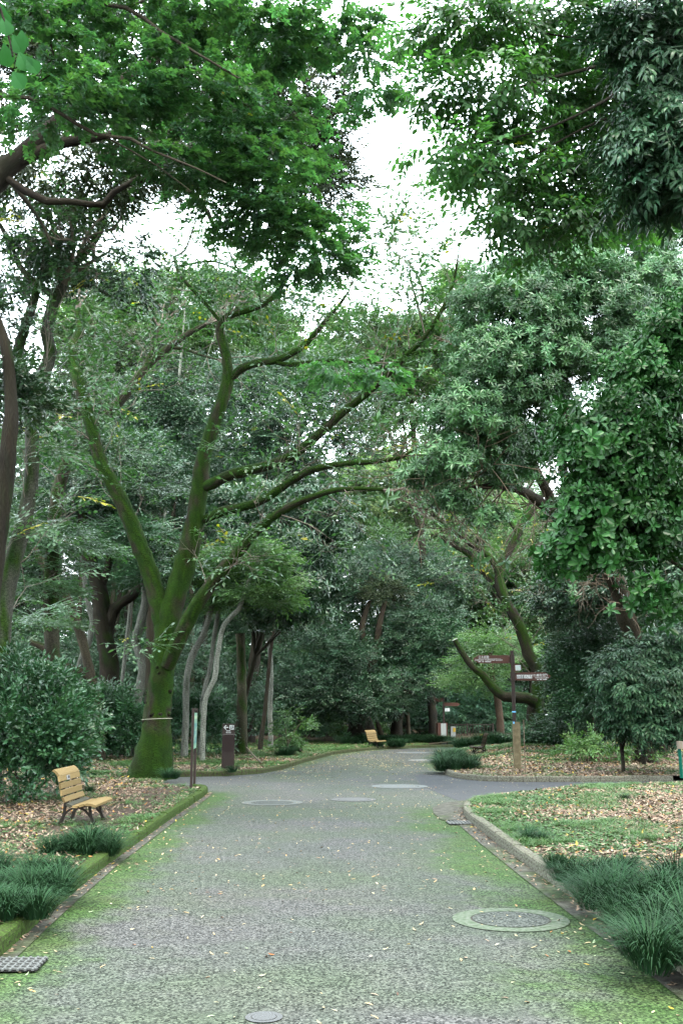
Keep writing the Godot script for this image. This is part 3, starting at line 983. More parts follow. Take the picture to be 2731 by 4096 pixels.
func make_tufts() -> void:
	for w in 3:
		var b := Builder.new()
		for k in 260:
			var a := rr(0, TAU)
			var r := sqrt(r1()) * 0.16
			var lean := lerpf(0.10, 0.75, r / 0.16) * rr(0.5, 1.3)
			var dir := Vector3(cos(a) * lean, 1.0, sin(a) * lean).normalized()
			var len_ := rr(0.34, 0.60)
			var p := Vector3(cos(a), 0, sin(a)) * r
			var side := Vector3(-sin(a), 0, cos(a)) * 0.0042
			var col := Color.WHITE * rr(0.6, 1.3)
			col = Color(col.r * rr(0.85, 1.15), col.g, col.b * rr(0.9, 1.15))
			if r1() < 0.07: col = Color(9.0, 2.6, 3.0) * rr(0.5, 1.0)
			var first := b.v.size()
			var d := dir
			for j in 6:
				var s := 1.0 - 0.85 * pow(j / 5.0, 2.5)
				var up := d.cross(side.normalized()).normalized()
				if up.y < 0.0: up = -up
				b.put(p - side * s, up, Vector2.ZERO, col)
				b.put(p + side * s, up, Vector2.ZERO, col)
				p += d * len_ / 5.0
				d = (d + Vector3(cos(a) * 0.20, -0.08 - 0.12 * j, sin(a) * 0.20)).normalized()
				if p.y < 0.02: p.y = 0.02
			for j in 5:
				var q := first + j * 2
				b.i.append_array([q, q + 2, q + 1, q + 1, q + 2, q + 3])
		tuft_mesh.append(b.mesh())

func tuft(at: Vector2, size: float, label: String, group := "", spread := 1) -> Node3D:
	var p := on_earth(at.x, at.y)
	if not (Geometry2D.is_point_in_polygon(at, left_bed) or Geometry2D.is_point_in_polygon(at, right_bed) or Geometry2D.is_point_in_polygon(at, island)): p.y = 0.1
	var root := thing("grass_clump", label, "grass clump", p, 0.0, group)
	var ts := []
	var cols := PackedColorArray()
	for k in spread:
		var a := k * 2.4 + r1()
		var r := 0.0 if spread == 1 else 0.17 * sqrt(k + 0.3)
		ts.append(Transform3D(Basis(Vector3.UP, rr(0, TAU)) * Basis.from_euler(Vector3(rr(-0.15, 0.15), 0, rr(-0.15, 0.15))).scaled(Vector3.ONE * rr(0.8, 1.15)), Vector3(cos(a) * r, 0, sin(a) * r)).scaled_local(Vector3(1, rr(0.85, 1.1), 1)))
		cols.append(Color.WHITE * rr(0.8, 1.2))
	for k in ts.size(): ts[k].origin *= 1.0
	var o := scatter(root, "blades", tuft_mesh[rng.randi() % 3], M.blade, ts, cols)
	root.scale = Vector3.ONE * size * (0.88 if p.z > -23.0 else 0.9)
	return root

# ---------------------------------------------------------------- furniture and signs
func bar(parent: Node3D, called: String, size: Vector3, at: Vector3, mat: Material, bevel := 0.0, turn := Vector3.ZERO) -> MeshInstance3D:
	var b := Builder.new()
	b.box(Transform3D(), size, bevel)
	return part(parent, called, b.mesh(), mat, Transform3D(Basis.from_euler(turn), at))

func strap(b: Builder, pts: Array, half: float, thick: float) -> void:   # a flat iron bar bent along points in the xy plane, as wide as 2 * half along z
	var path := smooth_path(pts, 0.03)
	for k in path.size() - 1:
		var p: Vector4 = path[k]
		var q: Vector4 = path[k + 1]
		var d := Vector2(q.x - p.x, q.y - p.y).normalized()
		var n := Vector2(-d.y, d.x)
		var t0 := thick * p.w * 0.5
		var t1 := thick * q.w * 0.5
		var a := Vector2(p.x, p.y)
		var e := Vector2(q.x, q.y)
		b.extrude(Transform3D(), [a - n * t0, e - n * t1 + d * 0.002, e + n * t1 + d * 0.002, a + n * t0], -half, half)

func make_bench(label: String, colour: Material, odd: Material, at: Vector3, turn: float, length := 1.12) -> Node3D:
	# faces +x, its slats run along z; heights from the ground up
	var root := thing("park_bench", label, "bench", at, turn, "")
	var slats := [   # [middle x, middle y, width, angle, thickness]
		[-0.035, 0.675, 0.115, 2.35, 0.03], [0.005, 0.595, 0.076, 1.78, 0.028], [0.025, 0.503, 0.078, 1.72, 0.028], [0.045, 0.413, 0.078, 1.70, 0.028], [0.080, 0.325, 0.076, 2.05, 0.028],
		[0.150, 0.258, 0.076, 2.70, 0.03], [0.235, 0.238, 0.072, 3.10, 0.03], [0.322, 0.254, 0.072, 3.36, 0.03], [0.440, 0.262, 0.13, 2.98, 0.032]]
	for k in slats.size():
		var s = slats[k]
		var b := Builder.new()
		var w: float = s[2]
		var th: float = s[4]
		var t := Transform3D(Basis(Vector3(0, 0, 1), s[3]), Vector3(s[0], s[1], 0))
		if k == 0 or k == 8:   # the rolled ones at the top and at the front
			var prof := []
			for j in 9:
				var x := w * (j / 8.0 - 0.5)
				prof.append(Vector2(x, -th * 0.5 + 2.6 * x * x * (1.0 if k == 0 else 1.0)))
			for j in range(8, -1, -1):
				var x := w * (j / 8.0 - 0.5)
				prof.append(Vector2(x, th * 0.5 + 2.6 * x * x))
			b.extrude(t, prof, -length / 2, length / 2, Color.WHITE * rr(0.95, 1.1))
		else:
			b.box(t, Vector3(w, th, length), 0.006, Color.WHITE * rr(0.68, 1.1))
		for v in b.u.size():
			b.u[v] = Vector2(b.v[v].z / 0.9 + k * 0.37, (b.v[v].x + b.v[v].y) * 2.0)
		var o := part(root, "slat", b.mesh(), odd if k == 5 else colour)
		if k == 5: o.set_meta("label", "weathered grey slat at the back of the seat")
	if odd != colour:
		bar(root, "worn_sticker", Vector3(0.006, 0.062, 0.16), Vector3(0.0215, 0.594, 0.12), plain(lin(0.17, 0.17, 0.16), 0.7), 0.0, Vector3(0, 0, 0.21))
		bar(root, "dark_stain", Vector3(0.006, 0.035, 0.07), Vector3(0.0235, 0.598, 0.10), plain(lin(0.03, 0.03, 0.032), 0.7), 0.0, Vector3(0, 0, 0.21))
	for s in [-1.0, 1.0]:
		var z: float = s * length * 0.27
		var tt := Transform3D(Basis(), Vector3(0, 0, z))
		var b := Builder.new()
		strap(b, [Vector4(-0.075, 0.69, 0, 0.8), Vector4(-0.035, 0.63, 0, 1), Vector4(-0.005, 0.50, 0, 1), Vector4(0.022, 0.40, 0, 1), Vector4(0.055, 0.31, 0, 1), Vector4(0.13, 0.235, 0, 1.1), Vector4(0.235, 0.212, 0, 1.1), Vector4(0.33, 0.23, 0, 1), Vector4(0.43, 0.243, 0, 1), Vector4(0.485, 0.215, 0, 0.8)], 0.02, 0.03)
		part(root, "seat_support", b.mesh(), M.iron, tt)
		b = Builder.new()
		strap(b, [Vector4(0.055, 0.31, 0, 1), Vector4(0.04, 0.20, 0, 1), Vector4(0.035, 0.12, 0, 1.1), Vector4(0.0, 0.02, 0, 1.3), Vector4(-0.03, -0.03, 0, 1.6)], 0.02, 0.034)
		part(root, "rear_leg", b.mesh(), M.iron, tt)
		b = Builder.new()
		strap(b, [Vector4(0.37, 0.228, 0, 1.1), Vector4(0.385, 0.16, 0, 1), Vector4(0.40, 0.09, 0, 1.05), Vector4(0.43, 0.02, 0, 1.2), Vector4(0.45, -0.03, 0, 1.5)], 0.02, 0.034)
		part(root, "front_leg", b.mesh(), M.iron, tt)
		b = Builder.new()
		strap(b, [Vector4(0.02, 0.07, 0, 1), Vector4(0.07, 0.15, 0, 1), Vector4(0.15, 0.195, 0, 1), Vector4(0.235, 0.205, 0, 1), Vector4(0.31, 0.17, 0, 1), Vector4(0.37, 0.11, 0, 1), Vector4(0.41, 0.06, 0, 1)], 0.016, 0.026)
		part(root, "arched_brace", b.mesh(), M.iron, tt)
	return root

func letters(parent: Node3D, text: String, height: float, t: Transform3D, mat: Material, bold := false) -> void:
	var m := TextMesh.new()
	var f := SystemFont.new()
	f.font_names = PackedStringArray(["Droid Sans"])
	if bold: f.font_weight = 700
	m.font = f
	m.text = text
	m.font_size = 32
	m.pixel_size = height / 24.0
	m.depth = 0.003
	part(parent, "lettering", m, mat, t)

const GLYPH := {
	"sun": "2,0,2,10;2,10,8,10;8,10,8,0;2,0,8,0;2,5,8,5",
	"origin": "1,7,9,7;5,0,5,10;5,7,1,2;5,7,9,2;3.5,2.2,6.5,2.2",
	"court": "5,10,5,9;1,9,10,9;1.5,9,.4,0;2.5,7,4,7;4,7,2.5,4;2.5,4,4,4;4,4,2,.5;2.5,2,10,0;6,8,9,7.5;5.5,5.5,10,5.5;7.5,8,7.5,2.5;6,2.5,9.5,2.5",
	"garden": ".5,0,.5,10;.5,10,9.5,10;9.5,10,9.5,0;.5,0,9.5,0;2.5,8,7.5,8;5,9,5,6.5;2,6.5,8,6.5;3.5,5.4,6.5,5.4;3.5,4,6.5,4;3.5,5.4,3.5,4;6.5,5.4,6.5,4;5,4,2.5,1.5;4.6,3,4.6,1;5.4,3.4,8,1.3",
	"new": "2.5,10,2.5,9;.5,9,4.5,9;1.5,8.5,1.8,7.2;3.5,8.5,3.2,7.2;0,7,5,7;.5,5,4.5,5;2.5,7,2.5,0;2.5,4,.5,2;2.5,4,4.5,2.5;9.5,9.8,6.2,8.8;6.2,8.8,6,3;6,3,5.2,0;6.2,6,10,6;8.2,6,8.2,0",
	"lodge": "5,10,5,9;.5,9,9.5,9;.5,9,.5,7.5;9.5,9,9.5,7.5;3,7.5,.8,4;2,5.5,2,0;3.8,6.8,9.8,6.8;6.8,6.8,6,5.2;4.3,5.2,9.3,5.2;4.3,0,4.3,5.2;9.3,0,9.3,5.2;4.3,0,9.3,0;4.3,2.6,9.3,2.6",
	"gate": ".8,10,.8,0;.8,10,4.2,10;4.2,10,4.2,6;.8,6,4.2,6;.8,8,4.2,8;9.2,10,9.2,0;9.2,10,5.8,10;5.8,10,5.8,6;9.2,6,5.8,6;9.2,8,5.8,8"}

func stroke(b: Builder, p: Vector2, q: Vector2, w: float, z := 0.0) -> void:
	var d := (q - p).normalized()
	b.box(Transform3D(Basis(Vector3(0, 0, 1), d.angle()), Vector3((p.x + q.x) / 2, (p.y + q.y) / 2, z)), Vector3(p.distance_to(q) + w, w, 0.002))

func written(parent: Node3D, glyphs: Array, height: float, t: Transform3D) -> void:
	var b := Builder.new()
	for k in glyphs.size():
		for s in (GLYPH[glyphs[k]] as String).split(";"):
			var n := s.split_floats(",")
			stroke(b, Vector2(n[0] + k * 11.5, n[1]) * height / 10.0, Vector2(n[2] + k * 11.5, n[3]) * height / 10.0, height * 0.085)
	part(parent, "lettering", b.mesh(), M.white, t)

func blob_disc(b: Builder, at: Vector2, r: float) -> void:
	var prof := []
	for k in 10: prof.append(at + Vector2(cos(TAU * k / 10), sin(TAU * k / 10)) * r)
	b.extrude(Transform3D(), prof, -0.001, 0.001)

func pictogram(parent: Node3D, sort: int, size: float, at: Vector3) -> void:
	var o := bar(parent, "pictogram", Vector3(size, size, 0.004), at, M.white)
	var b := Builder.new()
	var s := size / 10.0
	var S := func(x0: float, y0: float, x1: float, y1: float, w: float) -> void: stroke(b, Vector2(x0, y0) * s, Vector2(x1, y1) * s, w * s)
	match sort:
		0:   # rest place: sloped roof and figures
			S.call(-4, -0.5, -1, 1.5, 1.0); S.call(4, -0.5, 1, 1.5, 1.0); S.call(-1, 1.5, 1, 1.5, 1.0); S.call(-3, -3, -3, 0, 1.2); S.call(3, -3, 3, 0, 1.2); S.call(-2, -2, 2, -2, 0.8)
		1:   # toilet: two figures and a line between them
			blob_disc(b, Vector2(-2.6, 3.2) * s, 1.0 * s); S.call(-2.6, 1.5, -2.6, -3.6, 2.0); blob_disc(b, Vector2(2.6, 3.2) * s, 1.0 * s); S.call(2.6, 1.5, 2.6, -3.6, 2.2); S.call(0, -4, 0, 4, 0.4)
		2:   # wheelchair
			blob_disc(b, Vector2(-0.8, 3.5) * s, 0.9 * s); S.call(-0.8, 2, -0.6, -0.5, 1.0); S.call(-0.6, -0.5, 2.2, -0.5, 0.9); S.call(2.2, -0.5, 3.2, -3, 0.9)
			for k in 9: S.call(-0.5 + 2.6 * cos(2.2 + k * 0.5), -1.6 + 2.6 * sin(2.2 + k * 0.5), -0.5 + 2.6 * cos(2.7 + k * 0.5), -1.6 + 2.6 * sin(2.7 + k * 0.5), 0.6)
		3:   # ostomate: figure bent at the hip
			blob_disc(b, Vector2(-1, 3.3) * s, 0.9 * s); S.call(0.5, 3, 2, -1, 1.3); S.call(2, -1, 1.5, -4, 1.1); S.call(0.8, 1.6, -2, -1, 0.7)
		4:   # stairs with two people
			S.call(-4, -3.8, 4, -1.2, 0.9); S.call(-2, -2.2, -2, 1.2, 1.3); blob_disc(b, Vector2(-2, 2.6) * s, 0.8 * s); S.call(1.6, -1.2, 1.6, 2.4, 1.3); blob_disc(b, Vector2(1.6, 3.6) * s, 0.8 * s); S.call(1.6, 1.4, 3.4, 0.2, 0.6); S.call(-2, 0.6, -0.4, -0.6, 0.6)
	part(o, "symbol", b.mesh(), M.black, Transform3D(Basis(), Vector3(0, 0, 0.0035)))

func arrow_board(parent: Node3D, w: float, h: float, point_right: bool, t: Transform3D) -> MeshInstance3D:
	var s := 1.0 if point_right else -1.0
	var prof := [Vector2(0, -h / 2), Vector2(s * (w - h * 0.65), -h / 2), Vector2(s * w, -h * 0.1), Vector2(s * w, h * 0.1), Vector2(s * (w - h * 0.65), h / 2), Vector2(0, h / 2)]
	if not point_right: prof.reverse()
	var b := Builder.new()
	b.extrude(Transform3D(), prof, -0.012, 0.012)
	return part(parent, "arm_board", b.mesh(), M.sign_brown, t)

func fine_print(parent: Node3D, rows: int, w: float, h: float, at: Vector3) -> void:
	# print too small to read in the photograph: short marks in rows
	var b := Builder.new()
	for k in rows:
		var x := -w / 2
		while x < w / 2:
			var q := rr(0.012, 0.03) * w / 0.3
			stroke(b, Vector2(x, -k * h * 1.8), Vector2(minf(x + q, w / 2), -k * h * 1.8), h)
			x += q + (0.05 if r1() < 0.2 else 0.012) * w / 0.3
	part(parent, "small_print", b.mesh(), M.white, Transform3D(Basis(), at))

func make_signs() -> void:
	# the direction post on the right
	var at := Vector3(4.581, 0.1, -26.748)
	var post := thing("direction_post", "brown direction post with two arrow boards and a tan foot sleeve", "signpost", at)
	bar(post, "foot_sleeve", Vector3(0.185, 0.17, 1.28), Vector3(0, 0.60, 0), M.tan, 0.012, Vector3(PI / 2, 0, 0))
	bar(post, "pole", Vector3(0.085, 0.085, 1.86), Vector3(-0.045, 2.17, 0), M.steel_dark, 0.012, Vector3(PI / 2, 0, 0))
	bar(post, "clamp", Vector3(0.115, 0.115, 0.24), Vector3(-0.045, 2.87, 0), M.steel_dark, 0.01, Vector3(PI / 2, 0, 0))
	bar(post, "clamp", Vector3(0.115, 0.115, 0.24), Vector3(-0.045, 2.42, 0), M.steel_dark, 0.01, Vector3(PI / 2, 0, 0))
	bar(post, "blue_band", Vector3(0.09, 0.09, 0.03), Vector3(-0.045, 1.50, 0), M.blue_tape, 0.0, Vector3(PI / 2, 0, 0))
	bar(post, "blue_tag", Vector3(0.03, 0.05, 0.13), Vector3(-0.075, 1.22, 0.06), M.blue_tape)
	var left := arrow_board(post, 0.98, 0.215, false, Transform3D(Basis(Vector3.UP, 0.06), Vector3(-0.105, 2.87, 0)))
	written(left, ["sun", "origin", "court", "garden"], 0.062, Transform3D(Basis(), Vector3(-0.845, 0.028, 0.0138)))
	bar(left, "rule", Vector3(0.60, 0.005, 0.002), Vector3(-0.545, 0.012, 0.0138), M.white)
	letters(left, "Japanese Traditional Garden", 0.044, Transform3D(Basis(), Vector3(-0.572, -0.018, 0.0138)), M.white)
	fine_print(left, 1, 0.32, 0.018, Vector3(-0.685, -0.065, 0.0138))
	for x in [-0.03]:
		for y in [-0.08, 0.08]: bar(left, "bolt", Vector3(0.014, 0.014, 0.006), Vector3(x, y, 0.0155), M.grate)
	var right := arrow_board(post, 0.93, 0.215, true, Transform3D(Basis(Vector3.UP, -0.04), Vector3(0.015, 2.42, 0.0)))
	for k in 4: pictogram(right, k, 0.094, Vector3(0.09 + k * 0.102, -0.005, 0.0145))
	letters(right, "230m", 0.04, Transform3D(Basis(), Vector3(0.508, 0.034, 0.0138)), M.white)
	var disc := Builder.new()
	blob_disc(disc, Vector2.ZERO, 0.032)
	var info := part(right, "information_mark", disc.mesh(), M.white, Transform3D(Basis(), Vector3(0.602, 0.034, 0.0138)))
	letters(info, "i", 0.045, Transform3D(Basis(), Vector3(0, 0.0, 0.003)), M.black, true)
	written(right, ["new", "lodge", "gate"], 0.062, Transform3D(Basis(), Vector3(0.645, 0.006, 0.0138)))
	bar(right, "rule", Vector3(0.36, 0.005, 0.002), Vector3(0.655, -0.010, 0.0138), M.white)
	letters(right, "Shinjuku Gate", 0.042, Transform3D(Basis(), Vector3(0.700, -0.036, 0.0138)), M.white)
	fine_print(right, 1, 0.26, 0.018, Vector3(0.71, -0.078, 0.0138))
	var plate := arrow_board(post, 0.21, 0.205, true, Transform3D(Basis(Vector3.UP, -0.1), Vector3(-0.01, 2.645, 0.03)))
	var pic := bar(plate, "picture_panel", Vector3(0.14, 0.14, 0.004), Vector3(0.105, 0.0, 0.015), M.white)
	var b := Builder.new()
	for k in 5: stroke(b, Vector2(-0.055 + k * 0.027, -0.05), Vector2(-0.05 + k * 0.027, 0.05), 0.008)
	part(pic, "print", b.mesh(), plain(lin(0.12, 0.3, 0.25), 0.6), Transform3D(Basis(), Vector3(0, 0, 0.0035)))
	# a thin stake beside it
	var stake := thing("stake", "thin brown stake standing just right of the direction post", "stake", Vector3(4.485, 0.1, -25.095))
	bar(stake, "rod", Vector3(0.022, 0.022, 1.34), Vector3(0.0, 0.64, 0), M.twig_brown, 0.006, Vector3(PI / 2, 0, 0.03))
	# the map board on the left, seen almost along its face
	at = Vector3(-3.014, 0.03, -20.678)
	var board := thing("map_board", "slim map board on two dark posts seen nearly edge-on", "sign", at)
	for k in 2:
		bar(board, "post", Vector3(0.05, 0.05, 1.70), Vector3(-0.05 * k, 0.79, -0.80 * k), M.steel_dark, 0.006, Vector3(PI / 2, 0, 0))
	bar(board, "top_rail", Vector3(0.045, 0.045, 0.76), Vector3(-0.025, 1.615, -0.40), M.steel_dark, 0.004, Vector3(0, 0.0625, 0))
	var panel := bar(board, "panel", Vector3(0.025, 0.72, 0.76), Vector3(-0.016, 1.19, -0.41), plain(lin(0.14, 0.25, 0.18), 0.35), 0.0, Vector3(0, 0.0625, 0))
	b = Builder.new()
	b.box(Transform3D(Basis(), Vector3(0.0145, -0.05, 0.02)), Vector3(0.003, 0.40, 0.66))
	part(panel, "map_print", b.mesh(), plain(lin(0.07, 0.17, 0.17), 0.35))
	b = Builder.new()
	for k in 9:
		b.box(Transform3D(Basis.from_euler(Vector3(rr(-1, 1), 0, 0)), Vector3(0.017, rr(-0.2, 0.1), rr(-0.25, 0.25))), Vector3(0.002, 0.018, rr(0.1, 0.3)))
	b.box(Transform3D(Basis(), Vector3(0.0145, 0.27, 0.02)), Vector3(0.003, 0.06, 0.66))
	part(panel, "map_lines", b.mesh(), plain(lin(0.30, 0.38, 0.25), 0.35))
	# the dark guide pillar with the stairs sign
	at = Vector3(-3.009, 0.12, -27.189)
	var pillar := thing("guide_pillar", "dark square guide pillar with white arrow and stairs sign", "sign", at, 0.12)
	bar(pillar, "body", Vector3(0.33, 1.22, 0.13), Vector3(0, 0.56, 0), M.steel_dark)
	bar(pillar, "plate", Vector3(0.30, 0.44, 0.012), Vector3(0.008, 0.66, 0.067), plain(lin(0.022, 0.014, 0.013), 0.35))
	bar(pillar, "seam", Vector3(0.32, 0.006, 0.004), Vector3(0.0, 0.895, 0.067), plain(lin(0.25, 0.24, 0.23), 0.5))
	pictogram(pillar, 4, 0.118, Vector3(0.085, 1.075, 0.0675))
	b = Builder.new()
	stroke(b, Vector2(-0.05, 0), Vector2(0.05, 0), 0.022)
	stroke(b, Vector2(-0.055, 0), Vector2(-0.005, 0.048), 0.022)
	stroke(b, Vector2(-0.055, 0), Vector2(-0.005, -0.048), 0.022)
	part(pillar, "arrow", b.mesh(), M.white, Transform3D(Basis(), Vector3(-0.065, 1.075, 0.0675)))
	fine_print(pillar, 1, 0.10, 0.022, Vector3(0.0, 0.985, 0.0675))
	fine_print(pillar, 2, 0.12, 0.010, Vector3(0.0, 0.950, 0.0675))
	for x in [-0.13, 0.145]:
		for y in [0.46, 0.86]: bar(pillar, "screw", Vector3(0.01, 0.01, 0.004), Vector3(x, y, 0.075), M.grate)
	# far signs, box and fence at the bend
	at = Vector3(5.026, -0.006, -50)
	at.y = 0.1
	var far := thing("direction_post", "small far direction post beside the white box at the bend", "signpost", at)
	bar(far, "pole", Vector3(0.09, 2.2, 0.09), Vector3(0.0, 1.1, 0), M.steel_dark)
	arrow_board(far, 0.42, 0.17, false, Transform3D(Basis(), Vector3(-0.04, 2.08, 0.03)))
	arrow_board(far, 0.75, 0.17, true, Transform3D(Basis(), Vector3(0.04, 1.86, 0.03)))
	bar(far, "small_plate", Vector3(0.24, 0.16, 0.02), Vector3(0.17, 1.60, 0.06), M.white)
	at = Vector3(4.8, -0.015, -49)
	at.y = 0.05
	var box := thing("notice_box", "white upright notice box with brown sides at the far bend", "box", at, 0.2)
	bar(box, "white_front", Vector3(0.26, 0.98, 0.05), Vector3(0.05, 0.52, 0.16), M.dull_white)
	bar(box, "brown_side", Vector3(0.14, 1.0, 0.34), Vector3(-0.15, 0.53, 0), M.sign_brown)
	bar(box, "brown_side", Vector3(0.06, 1.02, 0.34), Vector3(0.22, 0.53, 0), M.sign_brown)
	bar(box, "back", Vector3(0.28, 0.96, 0.28), Vector3(0.05, 0.52, -0.01), plain(lin(0.45, 0.47, 0.42), 0.7))
	var fence := thing("barrier_fence", "low dark barred fence across the far end of the road", "fence", Vector3(6.402, -0.049, -52))
	fence.position.y = 0.1
	for y in [0.12, 0.86]: bar(fence, "rail", Vector3(2.7, 0.05, 0.05), Vector3(0, y, 0), M.iron)
	for k in 19: bar(fence, "picket", Vector3(0.035, 0.74, 0.03), Vector3(-1.3 + k * 0.145, 0.49, 0), M.iron)
	for k in 3: bar(fence, "fence_post", Vector3(0.08, 0.98, 0.08), Vector3(-1.32 + k * 1.32, 0.45, 0.0), M.iron)
	var note := thing("notice_sheet", "white paper notice hung on the far barrier fence", "notice", Vector3(6.239, 0.148, -51.9))
	bar(note, "sheet", Vector3(0.2, 0.36, 0.012), Vector3(0, 0, 0.06), M.dull_white)
	note = thing("notice_board", "pale upright board with a yellow patch at the fence's left end", "notice", Vector3(5.639, 0.031, -51.5))
	note.position.y = 0.05
	bar(note, "board", Vector3(0.24, 0.80, 0.05), Vector3(0, 0.43, 0.0), M.dull_white)
	bar(note, "yellow_patch", Vector3(0.12, 0.2, 0.012), Vector3(0.05, 0.66, 0.033), M.yellow)
	note = thing("yellow_sign", "small yellow sign peeping out behind the right-hand bench", "sign", Vector3(6.997, 0.388, -50))
	bar(note, "plate", Vector3(0.42, 0.28, 0.03), Vector3.ZERO, M.yellow)
	bar(note, "stand", Vector3(0.05, 1.3, 0.05), Vector3(0, -0.55, -0.04), M.iron)
	# the stick at the right edge
	var rod := thing("green_stake", "green plastic-wrapped stake leaning at the picture's right edge", "stake", Vector3(7.294, 0.384, -22))
	rod.position.y = 0.1
	bar(rod, "green_sleeve", Vector3(0.07, 0.07, 0.62), Vector3(-0.03, 0.42, 0), M.green_plastic, 0.02, Vector3(PI / 2 - 0.05, 0, 0.08))
	bar(rod, "wooden_end", Vector3(0.12, 0.12, 0.16), Vector3(-0.02, 0.80, 0), M.twig_pale, 0.03, Vector3(PI / 2, 0, 0))

func ring(b: Builder, r0: float, r1_: float, y: float, cuts := 48) -> void:
	for k in cuts:
		var a := TAU * k / cuts
		var e := TAU * (k + 1) / cuts
		b.quad(Vector3(cos(a) * r0, y, sin(a) * r0), Vector3(cos(a) * r1_, y, sin(a) * r1_), Vector3(cos(e) * r1_, y, sin(e) * r1_), Vector3(cos(e) * r0, y, sin(e) * r0))

func manhole(at: Vector3, r: float, label: String, pattern: bool, lid: Material, ringed := true) -> void:
	var o := thing("manhole_cover", label, "manhole cover", at)
	var b := Builder.new()
	ring(b, r * 0.69, r, 0.006)
	part(o, "concrete_ring", b.mesh(), M.ring if ringed else lid)
	b = Builder.new()
	ring(b, 0.001, r * 0.655, 0.007)
	part(o, "lid", b.mesh(), lid)
	b = Builder.new()
	ring(b, r * 0.655, r * 0.69, 0.003)
	part(o, "joint", b.mesh(), M.gutter)
	if pattern:
		b = Builder.new()
		var s := 0.07 * r / 0.45
		var k := -r * 0.6
		while k < r * 0.6:
			var w := sqrt(maxf(0.0, r * r * 0.40 - k * k))
			b.box(Transform3D(Basis(), Vector3(0, 0.009, k)), Vector3(w * 2, 0.005, s * 0.4))
			k += s
		part(o, "raised_ribs", b.mesh(), lid)

func drain(at: Vector3, w: float, l: float, turn: float, label: String) -> void:
	var o := thing("drain_grate", label, "drain grate", at, turn)
	var b := Builder.new()
	b.quad(Vector3(-w / 2, 0.012, l / 2), Vector3(-w / 2, 0.012, -l / 2), Vector3(w / 2, 0.012, -l / 2), Vector3(w / 2, 0.012, l / 2))
	part(o, "dark_pit", b.mesh(), M.black)
	var n := int(w / 0.045)
	for k in n: bar(o, "bar", Vector3(0.014, 0.012, l), Vector3(-w / 2 + (k + 0.5) * w / n, 0.020, 0), M.grate)
	for k in 5: bar(o, "cross_bar", Vector3(w, 0.010, 0.016), Vector3(0, 0.021, -l / 2 + (k + 0.5) * l / 5), M.grate)

func make_things() -> void:
	make_signs()
	var g := Vector3(-3.806, 0.06, -13.782)
	make_bench("yellow wooden park bench on the left with one grey seat slat", M.wood, M.grey_wood, Vector3(g.x + 0.02, rise(g.x, g.z - 0.5) + 0.02, g.z - 0.52), 0.02)
	g = Vector3(1.285, 0.1, -44.394)
	make_bench("far yellow bench standing on the bed at the road's bend", M.wood, M.wood, Vector3(g.x, 0.1, g.z - 0.1), -0.42, 1.1)
	g = Vector3(4.931, 0.12, -34.84)
	make_bench("dark brown weathered bench facing left in the right bed", M.brown_wood, M.brown_wood, Vector3(g.x, 0.16, g.z - 0.3), PI - 0.04, 1.15)
	manhole(Vector3(1.325, 0, -8.286), 0.455, "round manhole lid in a mossy concrete ring in the right foreground", false, M.lid_stone)
	manhole(Vector3(1.266, 0, -22.526), 0.62, "pale plain manhole farther up, left of the dark side path", false, plain(lin(0.10, 0.107, 0.104), 0.7), false)
	manhole(Vector3(-1.242, 0, -18.54), 0.55, "ribbed grey manhole cover nearest the corner of the left kerb", true, M.lid, false)
	manhole(Vector3(0.226, 0, -19.172), 0.42, "faint pale manhole in the middle of the road", false, plain(lin(0.072, 0.075, 0.076), 0.7), false)
	manhole(Vector3(2.973, 0, -34.481), 0.75, "pale manhole at the bend close to the grass clumps", false, plain(lin(0.11, 0.117, 0.117), 0.7), false)
	manhole(Vector3(3.005, 0, -40.845), 0.85, "farthest pale manhole before the road bends out of sight", false, plain(lin(0.10, 0.107, 0.107), 0.7), false)
	manhole(Vector3(-0.413, 0, -5.736), 0.10, "smooth grey lid cut off by the picture's lower edge", false, plain(lin(0.075, 0.078, 0.08), 0.6), false)
	drain(Vector3(-2.122, 0, -6.818), 0.42, 0.34, 0.05, "steel drain grate below the left kerb, in the lower left corner")
	drain(Vector3(1.74, 0, -15.137), 0.40, 0.42, 0.03, "slotted drain grate beside the rounded concrete apron")
	# a half-buried mossy log and a thin branch by the far kerb
	var log_ := thing("log", "mossy half-buried log behind the far kerb", "log", Vector3(-2.48, 0.15, -45.13))
	var b := Builder.new()
	limb(b, [Vector4(-2.411, 0.363, -38, 0.073), Vector4(-2.033, 0.381, -37, 0.095), Vector4(-1.4, 0.33, -35, 0.074)], {"origin": log_.position, "moss_amount": 0.75, "sides": 8})
	part(log_, "wood", b.mesh(), M.bark)
	var stick := thing("fallen_branch", "thin grey branch fallen in the litter right of the guide pillar", "branch", Vector3(-2.734, 0.15, -33.166))
	b = Builder.new()
	limb(b, [Vector4(-3.156, 0.451, -34, 0.018), Vector4(-2.776, 0.294, -32, 0.024), Vector4(-2.343, 0.14, -30, 0.019)], {"origin": stick.position, "bark": Color(0.15, 0.13, 0.1), "sides": 6})
	part(stick, "wood", b.mesh(), M.bark)

